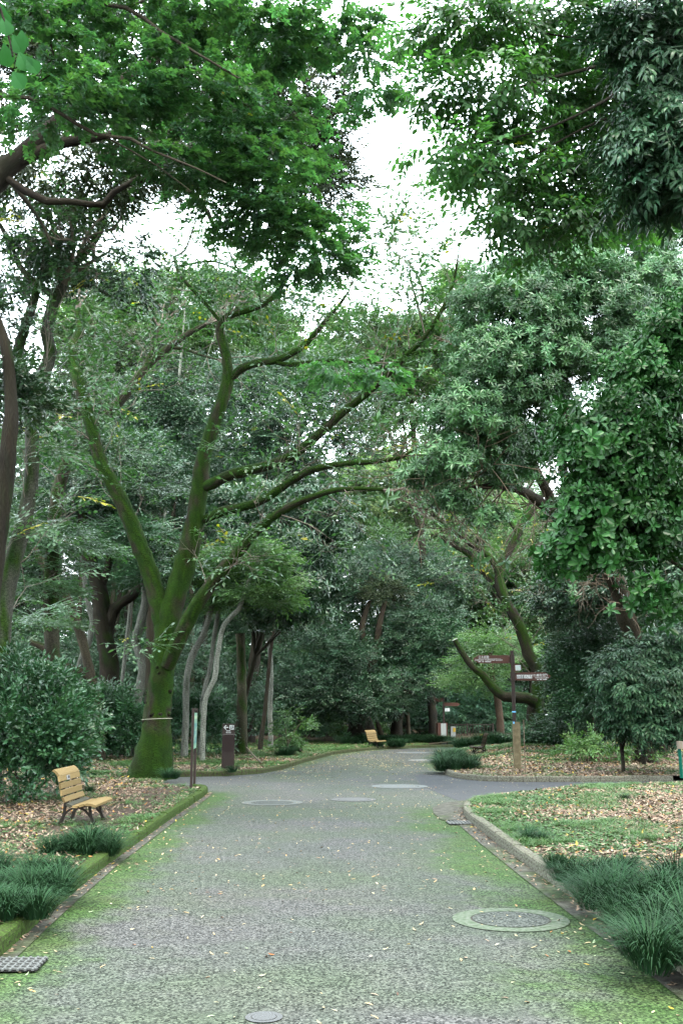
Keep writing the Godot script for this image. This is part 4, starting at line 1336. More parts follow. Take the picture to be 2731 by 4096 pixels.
func make_grass_clumps() -> void:
	make_tufts()
	var p: Vector3
	# left foreground
	for s in [[Vector3(-2.834, 0.15, -11.422), 0.86, 9, "large dark grass clump just in front of the yellow bench's legs"], [Vector3(-2.644, 0.15, -8.81), 0.80, 8, "dark grass clump left of the kerb, between the two larger clumps"], [Vector3(-2.752, 0.15, -9.744), 0.62, 5, "small grass clump wedged in front of the big one by the bench"], [Vector3(-2.5, 0.15, -7.874), 0.80, 7, "grass clump at the picture's left edge, lowest of the left row"], [Vector3(-3.38, 0.15, -9.744), 0.8, 7, "grass clump half cut off by the left edge behind the lowest one"]]:
		p = s[0]
		tuft(Vector2(p.x, p.z), s[1], s[3], "", s[2])
	# right foreground: the long row that hangs over the kerb
	for s in [[Vector3(2.175, 0.15, -9.253), 0.72, 6, "grass clump at the far end of the row over the right kerb"], [Vector3(2.257, 0.15, -8.315), 0.86, 8, "broad grass clump second along the row over the right kerb"], [Vector3(2.245, 0.15, -7.405), 0.92, 9, "tall grass clump hanging over the right kerb near the edge"], [Vector3(2.873, 0.15, -8.605), 0.9, 8, "grass clump at the right edge behind the row over the kerb"], [Vector3(2.121, 0.15, -6.508), 0.88, 9, "nearest grass clump in the lower right corner"], [Vector3(2.598, 0.15, -9.744), 0.6, 3, "small pale grass clump behind the row on the right"]]:
		p = s[0]
		tuft(Vector2(p.x, p.z), s[1], s[3], "", s[2])
	for s in [[Vector3(2.325, 0.14, -12.399), 0.62, 2, "lone small grass clump on the bright bed, nearest its middle"], [Vector3(2.123, 0.14, -10.079), 0.5, 2, "small grass clump right behind the pale kerb's top"], [Vector3(4.77, 0.14, -17.41), 0.5, 1, "tiny grass clump at the back edge of the bright bed"], [Vector3(-2.756, 0.12, -26.011), 0.75, 1, "little grass clump at the foot of the guide pillar"], [Vector3(-3.885, 0.15, -23.769), 0.75, 2, "dark grass clump at the root of the mossy trunk"], [Vector3(-4.84, 0.15, -19.788), 0.6, 1, "thin grass tuft behind the yellow bench's back"]]:
		p = s[0]
		tuft(Vector2(p.x, p.z), s[1], s[3], "", s[2])
	# the island's corner and its edge
	for s in [[Vector3(2.946, 0.1, -27.146), 1.15, 8, "grass clump at the tip of the bed behind the side path"], [Vector3(3.488, 0.1, -29.568), 0.95, 8, "big grass clump in front of the dark brown bench"], [Vector3(3.517, 0.1, -27.556), 0.6, 4, "low grass clump right of the tip of that bed"], [Vector3(3.493, 0.1, -32.763), 1.1, 7, "grass clump along the road beyond the tip"], [Vector3(3.992, 0.1, -35.31), 0.8, 5, "grass clump under the dark brown bench's seat"], [Vector3(4.95, 0.15, -39.972), 1.3, 7, "grass clump behind the dark brown bench"], [Vector3(5.856, 0.2, -40.932), 1.3, 7, "grass clump right behind the dark bench's back"], [Vector3(6.232, 0.3, -39.443), 1.3, 7, "grass clump near the leaning brown trunk"]]:
		p = s[0]
		tuft(Vector2(p.x, p.z), s[1], s[3], "", s[2])
	for k in 13:
		var x := 800.0 + k * 17.0
		var z := -47.0 - 0.9 * k + rr(-0.6, 0.6) if k < 4 else rr(-50.0, -48.6)
		tuft(Vector2((x - 784.0) / 2287.0 * -z * 1.02, z), rr(1.1, 1.5), "low grass clump, %s from the left in the far row along the bend" % COUNT[k], "grass clumps in the far row", 6)
	for s in [[Vector3(-1.909, 0.15, -34.811), 1.0, 3, "grass tuft under the sapling behind the far kerb"], [Vector3(2.46, 0.15, -45.13), 1.2, 5, "grass clump just right of the far yellow bench"], [Vector3(1.531, 0.1, -44.394), 0.8, 3, "small grass clump between the far yellow bench's legs"]]:
		p = s[0]
		tuft(Vector2(p.x, p.z), s[1], s[3], "", s[2])

# ---------------------------------------------------------------- trees
func sprout(root: Node3D, limbs: Array, mat: Material, leaf_mat: String, o := {}) -> void:
	# thin shoots along the limbs with few leaves
	var b := Builder.new()
	var ends := []
	var every: float = o.get("every", 0.5)
	var from: float = o.get("from", 0.3)
	for l in limbs:
		var path := smooth_path(l, 0.15)
		var run := 0.0
		for k in range(int(path.size() * from), path.size() - 1):
			var q: Vector4 = path[k]
			var n: Vector4 = path[k + 1]
			var d := Vector3(n.x - q.x, n.y - q.y, n.z - q.z)
			run += d.length()
			if run < every: continue
			run = rr(-0.3, 0.1) * every
			var side := d.normalized().cross(rsphere()).normalized()
			var dir: Vector3 = (side + d.normalized() * 0.6 + Vector3.UP * o.get("lift", 0.3)).normalized()
			twigs(b, Vector3(q.x, q.y, q.z), dir, o.get("length", 1.0) * rr(0.6, 1.25), minf(q.w * 0.5, o.get("r", 0.014)), o.get("depth", 2), ends, root.position, o.get("rise", 0.15))
		var e: Vector4 = path[path.size() - 1]
		var e0: Vector4 = path[path.size() - 2]
		for k in 3: twigs(b, Vector3(e.x, e.y, e.z), (Vector3(e.x - e0.x, e.y - e0.y, e.z - e0.z).normalized() + rsphere() * 0.5).normalized(), o.get("length", 1.0), e.w * 0.7, o.get("depth", 2), ends, root.position)
	part(root, "twigs", b.mesh(), mat, Transform3D(), "stuff")
	var sorts: Array = K[o.get("leaf", "sparse")]
	var ts := []
	var cols := PackedColorArray()
	for e in ends:
		if r1() > o.get("leafy", 0.7): continue
		var f: Vector3 = (e[1] + rsphere() * 0.3)
		f.y = f.y * 0.6 - o.get("hang", 0.0)
		f = f.normalized()
		var up := (Vector3.UP + rsphere() * 0.5).normalized()
		var z := f.cross(up).normalized()
		up = z.cross(f)
		var s: float = rr(0.8, 1.3) * o.get("size", 1.0)
		ts.append(Transform3D(Basis(f * s, up * s, z * s), e[0] - root.position))
		var t := rr(0.7, 1.3)
		cols.append(Color(t * 6.0, t * 2.4, t * 0.5) if r1() < o.get("yellow", 0.02) else Color(t * rr(0.85, 1.2), t, t * 0.95))
	if ts.size(): scatter(root, "crown", sorts[0], M[leaf_mat], ts, cols)

const MOSSY := Color(0.034, 0.030, 0.019)
const PALE := Color(0.185, 0.19, 0.16)
const BROWN := Color(0.055, 0.044, 0.030)
const DARK := Color(0.024, 0.021, 0.015)

func main_tree() -> void:
	var limbs := [
		[Vector4(-4.634, -0.007, -25, 0.423), Vector4(-4.611, 0.507, -25, 0.404), Vector4(-4.555, 1.025, -25, 0.373), Vector4(-4.521, 1.548, -25, 0.354), Vector4(-4.444, 2.394, -25, 0.334), Vector4(-4.387, 3.251, -25, 0.326), Vector4(-4.326, 4.011, -25, 0.339), Vector4(-4.228, 4.339, -25, 0.307), Vector4(-4.03, 5.001, -25, 0.297), Vector4(-3.844, 5.782, -25, 0.277), Vector4(-3.704, 6.686, -25, 0.257), Vector4(-3.633, 7.373, -25, 0.247), Vector4(-3.582, 7.951, -25, 0.214), Vector4(-3.44, 8.534, -25, 0.204), Vector4(-3.231, 9.24, -25, 0.193), Vector4(-3.029, 9.894, -25, 0.189), Vector4(-2.982, 10.314, -25, 0.178)],
		[Vector4(-4.468, 3.684, -25, 0.24), Vector4(-4.622, 4.339, -25, 0.252), Vector4(-4.822, 5.001, -25, 0.242), Vector4(-5.14, 5.782, -25, 0.233), Vector4(-5.533, 6.686, -25, 0.218), Vector4(-5.899, 7.373, -25, 0.202), Vector4(-6.218, 7.951, -25, 0.186), Vector4(-6.483, 8.768, -25, 0.176), Vector4(-6.689, 9.477, -25, 0.165), Vector4(-6.891, 10.074, -25, 0.166), Vector4(-7.168, 10.785, -25.3, 0.169), Vector4(-7.268, 11.229, -25.5, 0.153), Vector4(-7.189, 11.846, -25.8, 0.119), Vector4(-7.323, 12.501, -26, 0.085)],
		[Vector4(-2.979, 10.194, -25, 0.16), Vector4(-3.038, 10.797, -25, 0.144), Vector4(-3.189, 11.345, -25, 0.139), Vector4(-3.21, 11.712, -25, 0.127), Vector4(-3.006, 11.946, -25, 0.11), Vector4(-2.603, 12.094, -25, 0.093), Vector4(-2.141, 12.242, -25, 0.081), Vector4(-1.795, 12.515, -25, 0.07), Vector4(-1.566, 12.827, -25, 0.053), Vector4(-1.359, 13.202, -25, 0.041)],
		[Vector4(-2.932, 10.17, -25, 0.115), Vector4(-2.597, 10.412, -24.8, 0.114), Vector4(-2.073, 10.471, -24.5, 0.107), Vector4(-1.603, 10.432, -24.2, 0.1), Vector4(-1.04, 10.662, -24, 0.083), Vector4(-0.704, 10.935, -23.8, 0.072), Vector4(-0.318, 11.343, -23.6, 0.06), Vector4(0.011, 11.677, -23.4, 0.044), Vector4(0.173, 11.845, -23.2, 0.027)],
		[Vector4(-1.647, 10.362, -24.2, 0.067), Vector4(-1.324, 10.292, -24.2, 0.067), Vector4(-0.823, 10.351, -24.2, 0.067), Vector4(-0.263, 10.263, -23.8, 0.055), Vector4(0.172, 10.073, -23.4, 0.043), Vector4(0.699, 10.006, -23, 0.026)],
		[Vector4(-3.608, 7.258, -25, 0.168), Vector4(-3.271, 7.327, -24.8, 0.156), Vector4(-2.808, 7.508, -24.6, 0.149), Vector4(-2.121, 7.593, -24.3, 0.142), Vector4(-1.557, 7.697, -24, 0.135), Vector4(-1.01, 7.945, -23.8, 0.124), Vector4(-0.471, 8.367, -23.6, 0.118), Vector4(0.064, 8.807, -23.4, 0.107), Vector4(0.594, 9.186, -23.2, 0.095), Vector4(1.065, 9.562, -23, 0.084), Vector4(1.532, 9.988, -22.8, 0.073), Vector4(1.889, 10.299, -22.6, 0.068), Vector4(2.191, 10.66, -22.4, 0.057), Vector4(2.449, 11.115, -22.3, 0.047), Vector4(2.657, 11.625, -22.2, 0.036), Vector4(2.749, 12.087, -22, 0.026), Vector4(2.811, 12.533, -22, 0.016)],
		[Vector4(2.353, 10.992, -22.4, 0.042), Vector4(2.67, 11.213, -22.4, 0.031), Vector4(3.04, 11.402, -22.4, 0.021)],
		[Vector4(1.904, 11.243, -22.6, 0.026), Vector4(1.983, 11.58, -22.6, 0.026), Vector4(1.861, 11.919, -22.6, 0.021), Vector4(1.708, 12.259, -22.6, 0.016)],
		[Vector4(2.005, 10.504, -22.7, 0.037), Vector4(1.938, 10.893, -22.7, 0.032), Vector4(1.759, 11.624, -22.7, 0.026), Vector4(1.66, 12.192, -22.7, 0.016)],
		[Vector4(1.676, 10.002, -22.6, 0.042), Vector4(2.094, 10.079, -22.6, 0.036), Vector4(2.458, 10.046, -22.6, 0.026), Vector4(2.769, 9.969, -22.6, 0.016)],
		[Vector4(-3.517, 6.402, -25, 0.122), Vector4(-3.019, 6.569, -24.7, 0.127), Vector4(-2.44, 6.642, -24.4, 0.125), Vector4(-1.867, 6.757, -24, 0.113), Vector4(-1.318, 7.073, -23.7, 0.101), Vector4(-0.671, 7.325, -23.3, 0.089), Vector4(0.062, 7.364, -22.9, 0.072), Vector4(0.77, 7.316, -22.5, 0.061), Vector4(1.362, 7.343, -22.2, 0.05), Vector4(1.849, 7.547, -22, 0.04)],
		[Vector4(-4.291, 2.705, -24.8, 0.193), Vector4(-4.079, 3.119, -24.6, 0.203), Vector4(-3.768, 3.74, -24.4, 0.202), Vector4(-3.385, 4.358, -24.2, 0.18), Vector4(-2.899, 4.972, -24, 0.159), Vector4(-2.464, 5.421, -23.8, 0.142), Vector4(-1.923, 5.955, -23.5, 0.12), Vector4(-1.387, 6.299, -23.2, 0.104), Vector4(-0.864, 6.51, -23, 0.087), Vector4(-0.244, 6.654, -22.7, 0.071), Vector4(0.361, 6.649, -22.4, 0.055), Vector4(0.955, 6.573, -22.2, 0.04)],
		[Vector4(-3.237, 11.871, -25.3, 0.053), Vector4(-3.578, 12.32, -25.3, 0.053), Vector4(-4.004, 12.797, -25.3, 0.053), Vector4(-4.31, 13.151, -25.3, 0.059), Vector4(-4.5, 13.533, -25.3, 0.053), Vector4(-4.568, 13.788, -25.3, 0.042), Vector4(-4.276, 13.98, -25.3, 0.03), Vector4(-4.059, 14.689, -25.3, 0.024)],
		[Vector4(-4.463, 13.507, -25.3, 0.036), Vector4(-4.086, 13.584, -25.3, 0.036), Vector4(-3.613, 13.66, -25.3, 0.036), Vector4(-3.135, 13.558, -25.3, 0.03), Vector4(-2.654, 13.253, -25.3, 0.024)],
		[Vector4(-2.158, 12.328, -25.2, 0.029), Vector4(-2.284, 12.854, -25.2, 0.029), Vector4(-2.465, 13.106, -25.2, 0.029), Vector4(-2.788, 13.359, -25.2, 0.03), Vector4(-2.986, 13.74, -25.2, 0.024), Vector4(-3.2, 14.315, -25.2, 0.018)]]
	for l in limbs:
		for k in l.size(): l[k].w *= 0.92
	var root := tree("mossy_cherry_tree", "large moss-covered leaning tree by the kerb corner with limbs over the road", "", limbs, {"flare": 0.85, "moss_amount": 0.8, "bark": MOSSY, "sides": 16, "step": 0.14, "knob": 0.10})
	sprout(root, limbs.slice(1), M.twig_pale, "cherry", {"every": 0.34, "from": 0.25, "length": 1.15, "depth": 2, "leafy": 0.85, "leaf": "sparse", "lift": 0.25})
	crown(root, "sparse", "cherry", [[Vector3(-5.396, 11.603, -24), Vector3(1.672, 0.78, 2)], [Vector3(-3.864, 12.558, -24), Vector3(1.572, 0.786, 1.8)], [Vector3(-2.067, 12.558, -24), Vector3(1.235, 0.674, 1.5)], [Vector3(-0.921, 9.505, -24), Vector3(1.536, 0.603, 1.6)], [Vector3(0.765, 9.272, -25.5), Vector3(1.275, 0.464, 1.5)], [Vector3(-2.431, 8.144, -24), Vector3(0.977, 0.543, 1.3)], [Vector3(-0.938, 11.84, -24), Vector3(1.229, 0.447, 1.6)], [Vector3(2.009, 12.175, -24.5), Vector3(0.799, 0.685, 1.2)], [Vector3(-5.827, 8.978, -26.6), Vector3(1.324, 0.542, 1.2)], [Vector3(-6.324, 11.071, -26.8), Vector3(0.984, 0.738, 1.2)], [Vector3(0.191, 10.913, -26), Vector3(1.314, 0.43, 1.4)], [Vector3(-2.434, 5.809, -24.5), Vector3(0.761, 0.543, 1)], [Vector3(-4.272, 5.455, -26.6), Vector3(1.056, 0.587, 0.7)], [Vector3(-4.629, 3.185, -24), Vector3(0.521, 0.417, 0.6)]], {"rc": 0.5, "each": 6, "fill": 0.5, "flat": 0.4, "level": 0.5, "yellow": 0.02, "hollow": 0.0})
	# warts and burrs on the trunk
	var b := Builder.new()
	for k in 22:
		var y := rr(0.3, 3.2)
		var a := rr(-0.3, PI + 0.3)
		var path := smooth_path(limbs[0], 0.14)
		var q: Vector4 = path[clampi(int(y / 0.14), 0, path.size() - 1)]
		var c := Vector3(q.x + cos(a) * q.w * 0.92, q.y, q.z + sin(a) * q.w * 0.92)
		var s := rr(0.04, 0.09)
		limb(b, [Vector4(c.x - cos(a) * s, c.y, c.z - sin(a) * s, s * 1.3), Vector4(c.x, c.y, c.z, s * 1.1), Vector4(c.x + cos(a) * s * 0.6, c.y - 0.01, c.z + sin(a) * s * 0.6, s * 0.4)], {"sides": 7, "step": 0.05, "origin": root.position, "moss_amount": 0.45, "bark": DARK, "knob": 0.3})
	part(root, "burrs", b.mesh(), M.bark, Transform3D(), "stuff")
	var rope := thing("rope", "thin pale rope tied round the mossy trunk", "rope", Vector3(-4.495, 1.412, -25))
	b = Builder.new()
	var path2 := smooth_path(limbs[0], 0.05)
	var best: Vector4 = path2[0]
	for q in path2:
		if absf(q.y - rope.position.y) < absf(best.y - rope.position.y): best = q
	rope.position = Vector3(best.x, best.y, best.z)
	var pts := []
	for k in 25:
		var a := TAU * k / 24
		pts.append(Vector4(cos(a) * best.w * 1.12, 0.02 * sin(a + 1.0), sin(a) * best.w * 1.12, 0.008))
	limb(b, pts, {"sides": 5, "step": 0.1, "knob": 0.0, "bark": Color.WHITE})
	part(rope, "loop", b.mesh(), M.rope)

func left_trees() -> void:
	var limbs := [
		[Vector4(-6.448, -0.086, -19, 0.208), Vector4(-6.503, 1.881, -19, 0.204), Vector4(-6.465, 2.773, -19, 0.198), Vector4(-6.432, 3.765, -19, 0.192), Vector4(-6.326, 4.438, -19, 0.176), Vector4(-6.196, 5.035, -19, 0.16), Vector4(-6.098, 5.639, -19, 0.153), Vector4(-6.062, 6.163, -19, 0.145), Vector4(-6.111, 6.959, -19, 0.138), Vector4(-6.097, 7.587, -19, 0.165), Vector4(-6.044, 7.858, -19, 0.148), Vector4(-5.961, 8.223, -19, 0.139), Vector4(-5.849, 8.7, -19, 0.131), Vector4(-5.941, 9.071, -19, 0.123), Vector4(-5.923, 9.379, -19, 0.119), Vector4(-5.824, 9.801, -19, 0.124), Vector4(-5.683, 10.132, -19, 0.115)],
		[Vector4(-6.094, 7.542, -19, 0.121), Vector4(-6.258, 7.949, -19, 0.13), Vector4(-6.443, 8.406, -19, 0.131), Vector4(-6.514, 8.682, -19, 0.114), Vector4(-6.417, 9.099, -19, 0.101), Vector4(-6.305, 9.566, -19, 0.093), Vector4(-6.198, 9.99, -19, 0.08), Vector4(-6.111, 10.466, -19, 0.053), Vector4(-6.091, 11.042, -19, 0.036)],
		[Vector4(-5.791, 9.848, -19, 0.075), Vector4(-5.995, 10.009, -19, 0.071), Vector4(-6.311, 10.237, -19, 0.062), Vector4(-6.56, 10.513, -19, 0.058), Vector4(-6.701, 10.772, -19, 0.054), Vector4(-6.85, 11.139, -19, 0.049), Vector4(-7.052, 11.478, -19, 0.045)],
		[Vector4(-5.683, 10.132, -19, 0.071), Vector4(-5.79, 10.466, -19, 0.067), Vector4(-5.773, 10.801, -19, 0.063), Vector4(-5.911, 11.332, -19, 0.054), Vector4(-6.131, 11.869, -19, 0.05), Vector4(-6.332, 12.214, -19, 0.041)],
		[Vector4(-5.667, 10.161, -19, 0.08), Vector4(-5.558, 10.447, -19, 0.076), Vector4(-5.307, 10.772, -19, 0.071), Vector4(-5.106, 11.042, -19, 0.067), Vector4(-4.959, 11.332, -19, 0.063), Vector4(-4.885, 11.683, -19, 0.054), Vector4(-4.783, 12.017, -19, 0.041)],
		[Vector4(-5.495, 10.104, -19, 0.044), Vector4(-5.274, 10.132, -19, 0.044), Vector4(-5.052, 10.113, -19, 0.044), Vector4(-4.75, 9.924, -19, 0.035), Vector4(-4.317, 9.745, -19, 0.022)],
		[Vector4(-5.73, 10.657, -19, 0.04), Vector4(-5.59, 11.042, -19, 0.04), Vector4(-5.539, 11.43, -19, 0.04), Vector4(-5.451, 11.82, -19, 0.032)]]
	var root := tree("pale_barked_tree", "forked tree at the left edge with pale patchy upper bark", "", limbs, {"moss_amount": 0.5, "bark": Color(0.062, 0.062, 0.049), "sides": 12, "knob": 0.14})
	sprout(root, limbs.slice(0, 2), M.twig_pale, "cherry", {"every": 0.45, "from": 0.3, "length": 1.2, "leaf": "layer", "leafy": 0.9})
	var spots := crown(root, "camellia", "oak", [[Vector3(-6.51, 11.43, -19), Vector3(0.899, 0.629, 1.2)], [Vector3(-5.301, 10.657, -19), Vector3(0.625, 0.402, 0.7)], [Vector3(-4.173, 10.047, -18.5), Vector3(0.398, 0.736, 0.5)], [Vector3(-6.793, 10.275, -19), Vector3(0.534, 0.534, 0.8)], [Vector3(-5.052, 11.968, -19), Vector3(0.813, 0.325, 0.8)], [Vector3(-6.719, 9.145, -19), Vector3(0.44, 0.528, 0.8)], [Vector3(-5.932, 10.753, -19), Vector3(0.715, 0.447, 0.9)]], {"rc": 0.38, "each": 11, "fill": 0.55, "hang": 0.35})
	boughs(root, limbs.slice(2), spots, M.twig_dark, 40, 0.008)
	limbs = [[Vector4(-5.206, 1.193, -15, 0.147), Vector4(-5.288, 3.112, -15, 0.151), Vector4(-5.251, 4.109, -15, 0.146), Vector4(-5.216, 4.584, -15, 0.14), Vector4(-5.199, 5.133, -15, 0.135), Vector4(-5.182, 5.69, -15, 0.129), Vector4(-5.173, 6.184, -15, 0.109), Vector4(-5.243, 6.829, -15, 0.089), Vector4(-5.364, 7.41, -15, 0.076), Vector4(-5.613, 8, -15, 0.063)]]
	root = tree("dark_trunked_tree", "dark trunk cut off by the left edge in front of the forked tree", "", limbs, {"moss_amount": 0.15, "bark": DARK * 1.3, "mat": "bark_rough", "sides": 12})
	crown(root, "camellia", "oak", [[Vector3(-5.665, 6.947, -16), Vector3(0.366, 0.366, 0.8)], [Vector3(-5.499, 6.642, -16), Vector3(0.365, 0.292, 0.6)]], {"rc": 0.4})
	limbs = [[Vector4(-7.382, 0.294, -33, 0.351), Vector4(-7.495, 1.532, -33, 0.325), Vector4(-7.587, 2.929, -33, 0.307), Vector4(-7.818, 4.208, -33, 0.302), Vector4(-7.981, 5.216, -33, 0.275), Vector4(-8.161, 5.943, -33, 0.247), Vector4(-8.426, 6.603, -33, 0.219), Vector4(-8.605, 7.269, -33, 0.19), Vector4(-8.739, 8.164, -33, 0.147)], [Vector4(-7.732, 4.208, -33, 0.216), Vector4(-7.534, 4.926, -33, 0.188), Vector4(-7.115, 5.245, -33, 0.166), Vector4(-6.752, 5.564, -33, 0.159), Vector4(-6.52, 5.943, -33, 0.131), Vector4(-6.397, 6.53, -33, 0.087)], [Vector4(-8.046, 5.361, -33, 0.116), Vector4(-7.899, 5.943, -33, 0.123), Vector4(-7.755, 6.603, -33, 0.117), Vector4(-7.903, 7.269, -33, 0.102), Vector4(-8.166, 7.865, -33, 0.081)]]
	root = tree("furrowed_oak", "thick dark furrowed trunk among shrubs left of the mossy tree", "", limbs, {"moss_amount": 0.28, "bark": DARK * 1.2, "mat": "bark_rough", "sides": 14, "flare": 0.3})
	crown(root, "fine", "teal", [[Vector3(-8.109, 8.673, -34), Vector3(1.67, 1.139, 2.2)], [Vector3(-7.089, 9.765, -34), Vector3(1.681, 1.375, 2.5)], [Vector3(-9.635, 8.828, -34), Vector3(1.368, 1.216, 2)]], {"rc": 0.6, "each": 12, "fill": 1.2})
	limbs = [[Vector4(-7.043, 0.412, -30, 0.153), Vector4(-7.237, 1.79, -30, 0.148), Vector4(-7.462, 2.68, -30, 0.142), Vector4(-7.745, 3.672, -30, 0.143), Vector4(-8.108, 4.598, -30, 0.144), Vector4(-8.389, 5.19, -30, 0.132), Vector4(-8.799, 5.681, -30, 0.119), Vector4(-9.173, 6.189, -30, 0.106), Vector4(-9.499, 6.753, -30, 0.08)], [Vector4(-7.455, 2.553, -30, 0.129), Vector4(-7.645, 2.719, -30, 0.123), Vector4(-8.227, 2.937, -30, 0.123), Vector4(-8.608, 3.245, -30, 0.117), Vector4(-8.976, 3.529, -30, 0.104), Vector4(-9.309, 3.646, -30, 0.078)], [Vector4(-8.221, 4.755, -30, 0.079), Vector4(-8.465, 4.887, -30, 0.079), Vector4(-8.654, 4.755, -30, 0.066), Vector4(-8.932, 5.019, -30, 0.046)]]
	root = tree("leaning_brown_tree", "brown leaning trunk with a low bent limb behind the left shrubs", "", limbs, {"moss_amount": 0.18, "bark": Color(0.05, 0.043, 0.03), "sides": 10})
	crown(root, "layer", "cherry", [[Vector3(-8.31, 6.238, -27), Vector3(1.317, 0.599, 1.5)], [Vector3(-8.587, 4.915, -27), Vector3(1.067, 0.474, 1.2)]], {"rc": 0.5, "level": 0.85, "flat": 0.2, "fill": 0.7})
	var pales := [
		["pale trunk bent twice, left of the furrowed trunk", [Vector4(-9.834, 0.253, -38, 0.113), Vector4(-9.819, 1.521, -38, 0.106), Vector4(-9.87, 3.456, -38, 0.107), Vector4(-9.604, 4.044, -38, 0.116), Vector4(-9.466, 4.933, -38, 0.108), Vector4(-9.706, 5.747, -38, 0.1), Vector4(-9.967, 7.277, -38, 0.084), Vector4(-10.097, 9.159, -38, 0.059)]],
		["thin pale straight trunk between the furrowed and mossy trees", [Vector4(-7.723, 0.324, -36, 0.069), Vector4(-7.817, 2.132, -36, 0.07), Vector4(-7.791, 2.958, -36, 0.07), Vector4(-7.637, 5.229, -36, 0.071), Vector4(-7.592, 6.817, -36, 0.056)]],
		["pale knobbly trunk directly left of the mossy tree", [Vector4(-6.429, 0.466, -32, 0.15), Vector4(-6.445, 1.534, -32, 0.137), Vector4(-6.339, 3.026, -32, 0.131), Vector4(-6.564, 3.796, -32, 0.132), Vector4(-6.446, 4.323, -32, 0.14), Vector4(-6.309, 5.092, -32, 0.126), Vector4(-6.379, 5.812, -32, 0.12), Vector4(-6.483, 6.666, -32, 0.085)]],
		["smooth leaning pale trunk directly right of the mossy tree", [Vector4(-5.061, 0.567, -33, 0.112), Vector4(-5.051, 1.629, -33, 0.106), Vector4(-5.054, 2.648, -33, 0.107), Vector4(-4.892, 3.424, -33, 0.107), Vector4(-4.553, 4.108, -33, 0.101), Vector4(-4.329, 4.898, -33, 0.087), Vector4(-4.12, 5.797, -33, 0.065)]],
		["slim grey trunk second to the right of the mossy tree", [Vector4(-4.695, 0.606, -34, 0.08), Vector4(-4.647, 2.045, -34, 0.073), Vector4(-4.426, 3.1, -34, 0.074), Vector4(-4.344, 3.904, -34, 0.074), Vector4(-4.193, 4.997, -34, 0.074), Vector4(-3.948, 6, -34, 0.06)]],
		["brightest white crooked trunk right of the mossy tree", [Vector4(-4.203, 0.758, -31, 0.079), Vector4(-4.157, 2.006, -31, 0.073), Vector4(-3.905, 2.584, -31, 0.08), Vector4(-3.806, 3.46, -31, 0.074), Vector4(-3.637, 4.265, -31, 0.074), Vector4(-3.2, 4.725, -31, 0.075), Vector4(-3.021, 5.31, -31, 0.061), Vector4(-2.866, 5.749, -31, 0.041)]],
		["pale thin upright trunk in the dark middle of the grove", [Vector4(-2.901, 0.46, -42, 0.107), Vector4(-2.952, 1.513, -42, 0.108), Vector4(-2.943, 3.453, -42, 0.1), Vector4(-3.131, 5.119, -42, 0.092), Vector4(-3.275, 6.202, -42, 0.074)]]]
	for k in pales.size():
		var l: Array = [pales[k][1]]
		var r := tree("pale_slender_tree", pales[k][0], "pale slender trunks in the grove", l, {"bark": PALE * (1.15 if k == 5 else 0.6 if k in [0, 2] else 0.75), "sides": 9, "knob": 0.12, "moss_amount": 0.05})
		var top: Vector4 = l[0][l[0].size() - 1]
		crown(r, "layer", "light" if k > 2 else "shrub", [[Vector3(top.x, top.y + 0.4, top.z), Vector3(1.3, 0.7, 1.2)], [Vector3(top.x + 0.6, top.y - 0.7, top.z + 0.3), Vector3(1.0, 0.4, 0.9)]], {"rc": 0.45, "level": 0.8, "flat": 0.25})
	limbs = [[Vector4(-3.494, 0.324, -36, 0.199), Vector4(-3.511, 1.223, -36, 0.185), Vector4(-3.557, 2.743, -36, 0.171), Vector4(-3.612, 3.977, -36, 0.172), Vector4(-3.636, 4.367, -36, 0.165)]]
	root = tree("broken_trunk", "upright mossy trunk broken off flat at the top", "", limbs, {"moss_amount": 0.4, "bark": Color(0.06, 0.055, 0.035), "sides": 10, "flare": 0.3})
	root.set_meta("category", "tree trunk")
	limbs = [[Vector4(-3.169, 0.315, -40, 0.102), Vector4(-3.109, 0.847, -40, 0.094), Vector4(-3.017, 1.517, -40, 0.086), Vector4(-2.917, 2.87, -40, 0.078), Vector4(-2.765, 4.414, -40, 0.07), Vector4(-2.524, 5.983, -40, 0.07)]]
	root = tree("dark_thin_tree", "dark thin leaning trunk beside the pale upright one", "", limbs, {"bark": DARK, "sides": 8})
	crown(root, "fine", "oak", [[Vector3(-2.58, 5.554, -41), Vector3(1.075, 0.717, 1.2)]], {"rc": 0.5})
	# a mossy diagonal limb behind the main tree belongs to a tree farther left
	limbs = [[Vector4(-7.795, 0.608, -28, 0.238), Vector4(-8.062, 3.208, -28, 0.219), Vector4(-8.191, 5.038, -28, 0.209), Vector4(-8.212, 6.915, -28, 0.199), Vector4(-8.114, 8.066, -28, 0.188), Vector4(-7.823, 8.973, -28, 0.171), Vector4(-7.045, 9.892, -28, 0.153), Vector4(-6.319, 10.756, -28, 0.141), Vector4(-5.836, 11.495, -28, 0.122), Vector4(-5.152, 12.173, -28, 0.11), Vector4(-4.585, 12.61, -28, 0.091), Vector4(-4.049, 12.926, -28, 0.065)], [Vector4(-5.836, 11.495, -28, 0.077), Vector4(-5.661, 11.969, -28, 0.071), Vector4(-5.48, 12.309, -28, 0.058), Vector4(-5.435, 12.857, -28, 0.039)], [Vector4(-5.152, 12.173, -28, 0.052), Vector4(-4.701, 12.173, -28, 0.045), Vector4(-4.178, 11.969, -28, 0.032), Vector4(-3.659, 11.819, -28, 0.026)]]
	root = tree("mossy_background_tree", "mossy tree behind the forked one with a long diagonal limb", "", limbs, {"moss_amount": 0.45, "bark": Color(0.05, 0.046, 0.032), "sides": 10})
	sprout(root, limbs, M.twig_pale, "cherry", {"every": 0.3, "from": 0.45, "length": 1.5, "depth": 2, "leafy": 0.9})
